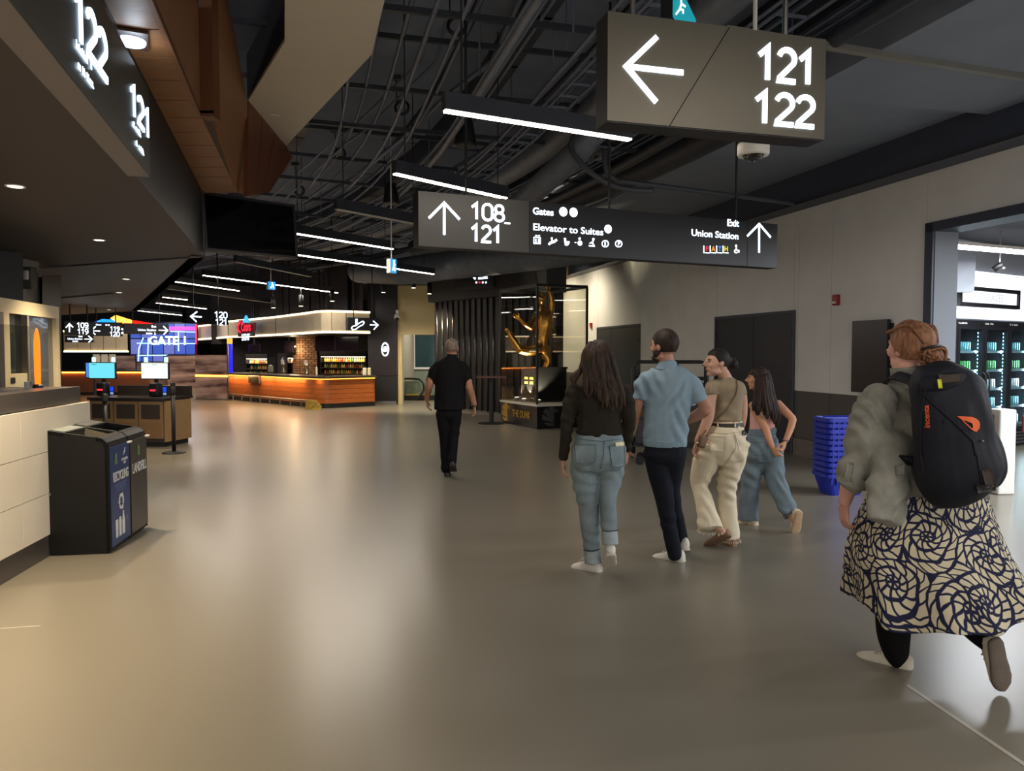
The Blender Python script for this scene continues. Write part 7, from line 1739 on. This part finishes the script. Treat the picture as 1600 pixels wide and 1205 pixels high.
J = MB(); loft(J, F, [(702, 636, 0, 20.5, .72), (702, 650, 0, 19.5, .75)], cap='e'); loft(J, F, lleg); loft(J, F, rleg); me = fuse(J, .008, 4); folds(me, [(.003, 12, 0, 40, 0, 1.4)]); F.put(me, 'trousers', fabric('black_trousers', (14, 14, 16), .1))
BLK = mat('black_shoe', (16, 16, 17), .4)
shoe(F, F.W(698, 749, -.06), F.W(701, 743, .28), (0, 0, 1), .29, 1.1, BLK, BLK, 1.3, label='black shoe flat on the floor'); shoe(F, F.W(707.5, 729, -.30), F.W(708, 741, -.04), (0, .5, .85), .28, 1.05, BLK, mat('dark_sole', (40, 38, 38), .8), 1, .3, label='black shoe with raised heel')
H = MB(); cap_hair(H, L, M, .99, .02, .004, -.05); F.put(fuse(H, .007, 2), 'hair', hair_mat('thin_grey_hair', (112, 92, 80), (158, 142, 132), 90))
F.put(MB().tube([F.W(741 + 5 * math.cos(a), 633.5 + 1.2 * math.sin(a), .06 - .035 * math.sin(a)) for a in np.linspace(0, 6.1, 14)], .008, 6).mesh('wristwatch', True), 'wristwatch', M_BLACK)
# ---------- woman with ginger hair, grey shirt, patterned skirt
F = Fig(3.7, G(1395, 1050)); SK = skin('skin_pink', (206, 156, 138))
B = MB()
torso = [(1448, 800, 0, 76, .75), (1446, 740, 0, 72, .75), (1442, 680, 0, 68, .72), (1436, 635, 0, 66, .66), (1430, 610, 0, 56, .62), (1424, 592, .0, 30, .8)]
lsleeve = [(1382, 622, .0, 33, 1), (1366, 650, -.01, 33, 1), (1352, 690, -.02, 30, 1), (1340, 728, .0, 27, 1), (1331, 756, .02, 22, 1)]
lfore = [(1340, 728, .0, 18, 1), (1330, 752, .02, 15, 1), (1322, 776, .04, 11, 1), (1320, 786, .04, 9.5, 1)]
lleg = [(1405, 860, .06, 36, 1), (1398, 930, .05, 29, 1), (1396, 985, .03, 25.5, 1.05), (1400, 1020, .02, 19, 1.1), (1405, 1042, .03, 11, 1.1)]
rleg = [(1490, 860, .0, 42, 1), (1497, 915, -.05, 37, 1), (1522, 970, -.16, 27, 1), (1546, 1006, -.27, 15, 1.05), (1554, 1020, -.27, 10, 1)]
rarm = [(1500, 625, .05, 28, 1), (1522, 690, .12, 24, 1), (1505, 750, .3, 16, 1), (1490, 760, .36, 11, 1)]
loft(B, F, torso, .88); loft(B, F, lleg, .85); loft(B, F, rleg, .85); loft(B, F, lsleeve, .66); loft(B, F, lfore); loft(B, F, rarm, .75)
loft(B, F, [(1424, 605, 0, 24, 1), (1420, 585, .0, 22, 1), (1418, 565, .0, 20, 1)]); L, M = head(B, F.W(1421, 545, .0), .36, 1.03, .06, 0, True)
pass
hand(B, F.W(1320, 787, .04), (.02, .1, -1), (1, .2, 0), .98, .42, -1); hand(B, F.W(1488, 761, .37), (-.8, .4, -.2), (0, -1, 0), .95, .6, 1)
o = F.put(fuse(B, .005, 6), 'person', SK); tag(o, 'person with ginger hair, grey shirt and patterned skirt wearing a backpack', 'person')
T = MB()
loft(T, F, [(1452, 778, 0, 86, .82), (1450, 758, 0, 83, .8), (1446, 715, 0, 76, .78), (1440, 665, 0, 71, .74), (1434, 632, 0, 68, .68), (1429, 608, 0, 58, .64), (1424, 592, .0, 33, .85), (1420, 582, .0, 24, 1)], cap=False)
loft(T, F, lsleeve, 1.0); loft(T, F, rarm[:3], 1.0); loft(T, F, [(1398, 690, -.06, 38, .8), (1390, 745, -.12, 34, .7), (1384, 790, -.2, 30, .5), (1383, 817, -.24, 28, .4)], cap='s')
me = fuse(T, .0075, 6); folds(me, [(.008, 62, 10, 26, 0, 1.0), (.007, -40, 0, 52, 2, 1.4), (.004, 110, 20, 50, 1, 1.6)]); LIN = fabric('grey_linen', (140, 139, 130), .25, 10, .4, 260); sh = F.put(me, 'shirt', LIN)
K_ = MB(); loft(K_, F, [(1422, 590, .0, 29, 1), (1419, 578, .0, 26, 1), (1418, 572, .0, 26, 1)], cap=False); F.put(fuse(K_, .006, 2), 'collar', LIN, sh)
K_ = MB(); loft(K_, F, [(1336, 742, .01, 25.5, 1), (1330, 758, .02, 24, 1)], 1.0, cap=False); F.put(fuse(K_, .006, 2), 'sleeve_cuff', LIN, sh)
bvs = bvh_of(sh); patch(F, bvs, ((1325, 722), (1334, 724), (1330, 752), (1321, 750)), 'sleeve_tab', LIN, sh, .010, 3, 6); patch(F, bvs, ((1398, 728), (1412, 726), (1411, 742), (1399, 744)), 'button_loop', LIN, sh, .008, 3, 3)
K_ = MB(); loft(K_, F, lleg, 1.0); F.put(fuse(K_, .007, 3), 'legging', fabric('black_tights', (14, 13, 15), .1)); K_ = MB(); loft(K_, F, rleg, 1.0); F.put(fuse(K_, .007, 3), 'legging', MATS['black_tights'])
# skirt: flaring, wind-blown, with printed rosettes
def rosette_print():
    m = bpy.data.materials.new('cream_navy_rosettes'); m.use_nodes = True; nt = m.node_tree; b = nt.nodes['Principled BSDF']; b.inputs['Roughness'].default_value = .8; b.inputs['Specular IOR Level'].default_value = .2
    N = lambda t, **kw: nt.nodes.new(t)
    uv = N('ShaderNodeUVMap'); uv.uv_map = 'UVMap'
    wn = N('ShaderNodeTexNoise'); wn.inputs['Scale'].default_value = 6; nt.links.new(uv.outputs[0], wn.inputs['Vector'])
    vm = N('ShaderNodeVectorMath'); vm.operation = 'MULTIPLY_ADD'; vm.inputs[1].default_value = (.09, .09, 0); nt.links.new(wn.outputs['Color'], vm.inputs[0]); nt.links.new(uv.outputs[0], vm.inputs[2])
    vo = N('ShaderNodeTexVoronoi'); vo.voronoi_dimensions = '2D'; vo.inputs['Scale'].default_value = 4.3; vo.inputs['Randomness'].default_value = .75; nt.links.new(vm.outputs[0], vo.inputs['Vector'])
    sb = N('ShaderNodeVectorMath'); sb.operation = 'SUBTRACT'; nt.links.new(vm.outputs[0], sb.inputs[0]); nt.links.new(vo.outputs['Position'], sb.inputs[1])
    sx = N('ShaderNodeSeparateXYZ'); nt.links.new(sb.outputs[0], sx.inputs[0])
    def math_(op, a, b_=None, c=None):
        q = N('ShaderNodeMath'); q.operation = op
        for i, v in enumerate((a, b_, c)):
            if v is None: continue
            if isinstance(v, (int, float)): q.inputs[i].default_value = v
            else: nt.links.new(v, q.inputs[i])
        return q.outputs[0]
    ang = math_('ARCTAN2', sx.outputs[1], sx.outputs[0]); rad = vo.outputs['Distance']
    ring_i = math_('FLOOR', math_('MULTIPLY', math_('POWER', rad, .75), 4.6))                                       # petal ring index
    cnt = math_('ADD', math_('MULTIPLY', ring_i, 4.0), 6.0)
    swirl = math_('ADD', ang, math_('MULTIPLY', rad, 1.6))
    fr = math_('FRACT', math_('ADD', math_('MULTIPLY', math_('DIVIDE', swirl, 2 * PI), cnt), math_('MULTIPLY', ring_i, .5)))
    dpet = math_('ABSOLUTE', math_('SUBTRACT', fr, .5))                                                             # .5 at petal edge
    wid = math_('DIVIDE', math_('MULTIPLY', rad, 6.28), cnt)
    edge = math_('MULTIPLY', math_('SUBTRACT', .5, dpet), wid)
    frr = math_('FRACT', math_('MULTIPLY', math_('POWER', rad, .75), 4.6)); redge = math_('MULTIPLY', math_('MINIMUM', frr, math_('SUBTRACT', 1.0, frr)), .17)
    vo2 = N('ShaderNodeTexVoronoi'); vo2.voronoi_dimensions = '2D'; vo2.feature = 'DISTANCE_TO_EDGE'; vo2.inputs['Scale'].default_value = 4.3; vo2.inputs['Randomness'].default_value = .75; nt.links.new(vm.outputs[0], vo2.inputs['Vector'])
    cell = math_('MULTIPLY', vo2.outputs['Distance'], .9)
    line = math_('MINIMUM', math_('MINIMUM', edge, redge), cell)
    st_ = N('ShaderNodeMapRange'); st_.inputs[1].default_value = .021; st_.inputs[2].default_value = .03; nt.links.new(line, st_.inputs[0])
    mx = N('ShaderNodeMix'); mx.data_type = 'RGBA'; mx.inputs[6].default_value = lin((34, 36, 66)); mx.inputs[7].default_value = lin((206, 196, 168)); nt.links.new(st_.outputs[0], mx.inputs[0]); nt.links.new(mx.outputs[2], b.inputs['Base Color'])
    return m
SKM = rosette_print()
rowsS = [(1450, 766, 84, .8), (1448, 800, 98, .78), (1447, 835, 112, .76), (1453, 870, 123, .78), (1465, 905, 133, .8), (1480, 948, 146, .84)]
NU, NV = 72, 22; V = []; UV = []
for j in range(NV + 1):
    f = j / NV * (len(rowsS) - 1); i = min(int(f), len(rowsS) - 2); g = f - i; r0, r1 = rowsS[i], rowsS[i + 1]; px, py, hw, rt = [r0[q] * (1 - g) + r1[q] * g for q in range(4)]
    amp = .015 + .075 * (j / NV) ** 1.5
    for i2 in range(NU):
        th = 2 * PI * i2 / NU; r = 1 + amp * (.6 * math.sin(7 * th + 1.2 + .4 * j / NV) + .5 * math.sin(12 * th + .7) * (j / NV) + .3 * math.sin(19 * th))
        hem = (j / NV) ** 6 * (10 * math.sin(3 * th + 2.2) + 6 * math.sin(7 * th))
        w = F.W(px, py + hem, 0); V.append(w + Vector((math.cos(th) * hw * F.k * r, math.sin(th) * hw * F.k * rt * r, 0)))
fs = []; fuv = []
for j in range(NV):
    for i2 in range(NU):
        a, b_ = j * NU + i2, j * NU + (i2 + 1) % NU; fs.append((a, a + NU, b_ + NU, b_)); u0, u1 = i2 / NU * 2.7, (i2 + 1) / NU * 2.7; v0, v1 = j / NV * .62, (j + 1) / NV * .62; fuv += [(u0, v0), (u0, v1), (u1, v1), (u1, v0)]
me = bpy.data.meshes.new('skirt'); me.from_pydata(V, [], fs); ul = me.uv_layers.new(name='UVMap'); ul.data.foreach_set('uv', [c for q in fuv for c in q]); me.update()
sk_ = F.put(me, 'skirt', SKM); so = sk_.modifiers.new('thickness', 'SOLIDIFY'); so.thickness = .004
ss_ = sk_.modifiers.new('sub', 'SUBSURF'); ss_.levels = 1; ss_.render_levels = 1
CNV = mat('white_canvas_shoe', (206, 198, 182), .7, var=.06)
shoe(F, F.W(1426, 1055, -.03), F.W(1338, 1030, .17), (0, 0, 1), .275, 1.1, CNV, mat('off_white_sole', (176, 166, 148), .7), 1.2, 0, .028, 'white canvas shoe flat on the floor')
shoe(F, F.W(1557, 1000, -.33), F.W(1572, 1086, -.30), (-.25, .93, .25), .262, 1.1, CNV, M_SOLED, 1.0, 0, .024, 'white canvas shoe lifted with its brown sole showing')
H = MB(); cap_hair(H, L, M, 1.0, .058, .016, -.055); rq = random.Random(9)
H.ell(L(0, -.135, -.03), (.05, .04, .046), 16, 10, M); F.put(fuse(H, .005, 3), 'hair', hair_mat('ginger_hair', (108, 72, 52), (158, 112, 80), 70))
H = MB()
for k in range(60):      # loose curls of the bun and swept-back strands
    if k < 34:
        a = rq.uniform(0, 6.28); e = rq.uniform(-1.1, 1.1); c = Vector((math.cos(e) * math.cos(a) * .052, math.cos(e) * math.sin(a) * .046, math.sin(e) * .05)); q = L(0, -.14, -.035); p0 = q + c; t_ = Vector((rq.uniform(-1, 1), rq.uniform(-1, 1), rq.uniform(-1, 1))).cross(c).normalized() * .03
        H.tube(crv([p0 - t_, p0 + c * .25, p0 + t_, p0 + t_ * 1.5 - c * .2], 3), [.006] * 9 + [.003], 6)
    else:
        u = (k - 34) / 25; x = (u - .5) * .15; z = .115 - 2.2 * x * x * 4
        H.tube(crv([L(x, .075, .07 + rq.uniform(-.01, .01)), L(x * 1.15, .02, min(.138, z + .02)), L(x * 1.1, -.06, .115 + rq.uniform(-.01, .0)), L(x * .6, -.118, .03)], 4), [.003] * 12 + [.002], 5)
F.put(H.mesh('hair_strands', True), 'hair_strands', MATS['ginger_hair']); face_parts(F, L, M, 1.0, MATS['ginger_hair'])
F.put(MB().tube(crv([F.W(1436, 546, -.10), F.W(1450, 543.5, -.155), F.W(1462, 541, -.15), F.W(1470, 540, -.12)], 4), .006, 6).mesh('hair_clip', True), 'hair_clip', mat('clip_black', (22, 20, 20), .3))

# ---------- backpack
M_PACK = fabric('navy_ripstop', (27, 29, 38), .12, 12, .2, 300, .6); M_WEB = fabric('brown_webbing', (70, 62, 58)); M_ORG = mat('orange_print', (226, 96, 34), .6)
FB = Fig(3.7, G(1395, 1050)); bp_ = thing('backpack', 'large dark navy backpack with orange logo worn by the ginger-haired person', 'backpack', FB.base); FB.root = bp_
T = MB(); DY = -.31
loft(T, FB, [(1479, 590, DY + .05, 47, .6), (1481, 602, DY + .03, 52, .68), (1485, 640, DY, 53, .78), (1491, 690, DY, 55, .82), (1496, 735, DY + .01, 59, .82), (1497, 756, DY + .03, 54, .75), (1497, 764, DY + .05, 44, .6)], n=24)
me = fuse(T, .007, 4); folds(me, [(.006, 14, 0, -26, 0, .8), (.004, 40, 0, 18, 2, 1.2)]); pk = FB.put(me, 'pack_body', M_PACK)
T = MB(); loft(T, FB, [(1540, 672, DY + .1, 12, 1), (1546, 700, DY + .08, 18, 1), (1551, 732, DY + .08, 19, 1), (1549, 752, DY + .1, 14, 1)]); FB.put(fuse(T, .007, 3), 'side_pocket', M_PACK)
T = MB(); loft(T, FB, [(1438, 602, DY - .02, 12, .8), (1470, 600, DY - .06, 14, .8), (1500, 594, DY - .04, 13, .8), (1524, 596, DY + .02, 10, .8)]); FB.put(fuse(T, .007, 3), 'top_flap', M_PACK)
bv = bvh_of(pk)
patch(FB, bv, ((1464, 590), (1496, 588), (1497, 600), (1467, 602)), 'top_webbing', M_WEB, None, .035, 5, 3); patch(FB, bv, ((1462, 597), (1468, 597), (1470, 609), (1464, 609)), 'yellow_buckle', mat('buckle_yellow', (206, 214, 40), .4), None, .045, 2, 3, .008)
sw = [(1494.7, 650.6), (1504, 650.6), (1513, 651.4), (1520, 652.8), (1524.6, 654.8), (1528.5, 659), (1529.6, 663), (1528.7, 669.7), (1523.8, 675), (1518.8, 673), (1517.5, 670.5), (1518.6, 666), (1517, 661.5), (1510, 658.2), (1504, 657.5)]
outline_on(FB, bv, sw, 'orange_logo', M_ORG, None, .006); outline_on(FB, bv, [(1503.5, 658), (1506, 658.4), (1518.6, 671), (1518, 673)], 'orange_logo', M_ORG, None, .006)
tm_ = text_mesh('incenta', 13.5, .35, .0, 'CENTER'); c0 = (1449, 651)
vs = []; okf = []
for v in tm_.vertices:
    x, z = v.co.x, v.co.z; l, n_ = hit(bv, c0[0] - z * .9 - x * .06, c0[1] - x * .9); vs.append(l + n_ * .006 if l is not None else None)
fs = [tuple(p.vertices) for p in tm_.polygons if all(vs[i] is not None for i in p.vertices)]; vs = [v if v is not None else FB.W(1449, 651, DY - .1) for v in vs]
FB.put(MB().add(vs, fs).mesh('lettering'), 'lettering', mat('orange_faded_print', (206, 88, 44), .7), None, False)
for pts, r in (([(1440, 612), (1462, 634), (1485, 655), (1503, 672)], .006), ([(1503, 672), (1520, 690), (1524, 712)], .005), ([(1447, 604), (1440, 650), (1438, 700), (1444, 745)], .004), ([(1524, 700), (1530, 735), (1534, 758)], .004)): line_on(FB, bv, pts, r, 'seam_fold', M_PACK, None, .002)
patch(FB, bv, ((1531, 735), (1546, 733), (1553, 758), (1538, 760)), 'lower_webbing', M_WEB, None, .012, 3, 4); patch(FB, bv, ((1524, 757), (1552, 754), (1552, 764), (1526, 768)), 'bottom_strap', M_BLACK, None, .012, 4, 2, .006)
for px, py in ((1476, 659), (1533, 689)): l, n_ = hit(bv, px, py); FB.put(MB().ell(l + n_ * .006, (.008, .006, .005), 8, 6).mesh('toggle'), 'toggle', M_METAL if px > 1500 else M_BLACK)
out = [FB.W(1432, 604, DY + .03), FB.W(1424, 596, -.2), FB.W(1408, 590, -.10), FB.W(1394, 590, 0.0), FB.W(1386, 605, .12), FB.W(1392, 650, .2), FB.W(1394, 690, .16), FB.W(1398, 712, -.1), FB.W(1436, 722, DY + .08)]
T = MB(); pts = crv(out, 5)
for i in range(len(pts) - 1):
    d = (pts[i + 1] - pts[i]); n_ = (pts[i] - FB.W(1440, 650, 0)).normalized(); s_ = d.cross(n_).normalized() * .026; T.add([pts[i] + s_, pts[i] - s_, pts[i + 1] - s_, pts[i + 1] + s_, pts[i] + s_ + n_ * .012, pts[i] - s_ + n_ * .012, pts[i + 1] - s_ + n_ * .012, pts[i + 1] + s_ + n_ * .012], [(0, 1, 2, 3), (4, 7, 6, 5), (0, 4, 5, 1), (2, 6, 7, 3), (1, 5, 6, 2), (0, 3, 7, 4)])
FB.put(T.mesh('shoulder_strap'), 'shoulder_strap', M_PACK)

# ---------- golden leaping figure in the case: plain generic athlete
FG = Fig(16.05, G(846, 668)); B = MB()
loft(B, FG, [(846, 548, 0, 11, .9), (847, 530, 0, 10, .8), (850, 510, 0, 12.5, .75), (850, 494, 0, 13, .65), (848, 484, 0, 7, .9), (847, 478, 0, 4.5, 1)]); B.ell(FG.W(846, 467, -.02), (.085, .1, .12), 16, 12)
loft(B, FG, [(841, 492, -.05, 5.5, 1), (835, 500, -.14, 5, 1), (830, 512, -.2, 4.5, 1)]); loft(B, FG, [(830, 512, -.2, 4.5, 1), (820, 506, -.3, 4, 1), (812, 498, -.36, 3, 1)])
loft(B, FG, [(859, 492, .05, 5.5, 1), (862, 476, .05, 5, 1), (860, 462, .03, 4, 1), (857, 455, .0, 3.2, 1)])
loft(B, FG, [(842, 545, -.05, 9, 1), (826, 548, -.15, 8, 1), (811, 546, -.25, 6.5, 1)]); loft(B, FG, [(811, 546, -.25, 6, 1), (802, 532, -.28, 5.5, 1), (796, 520, -.3, 4, 1)]); loft(B, FG, [(797, 522, -.3, 3.5, .8), (791, 514, -.36, 3.5, .6)])
loft(B, FG, [(852, 545, .05, 9, 1), (853, 556, .0, 7.5, 1), (856, 566, -.02, 6, 1), (852, 575, -.04, 5, 1), (846, 580, -.08, 4, .8)])
hand(B, FG.W(812, 498, -.36), (-1, -.4, .6), (0, -1, 0), 1.3, .3, 1); hand(B, FG.W(857, 455, 0), (-.3, 0, 1), (0, -1, 0), 1.2, .3, 1)
st_ = fuse(B, .012, 2); st_.transform(Matrix.Translation(-FG.base)); GOLD = mat('polished_gold', (206, 152, 72), .22, 1.0, var=.1, bump=.25, bscale=14); st_.materials.clear(); st_.materials.append(GOLD)
gs = thing('gold_statue', 'golden leaping figure statue inside the glass case', 'statue', FG.base); o = link('figure', st_, gs); st_.shade_smooth()
MB().cyl(FG.W(850, 578, 0) - FG.base, FG.W(850, 578, 0) - FG.base - Vector((0, 0, .3)), .03, 10).build('support_rod', PLW, gs)
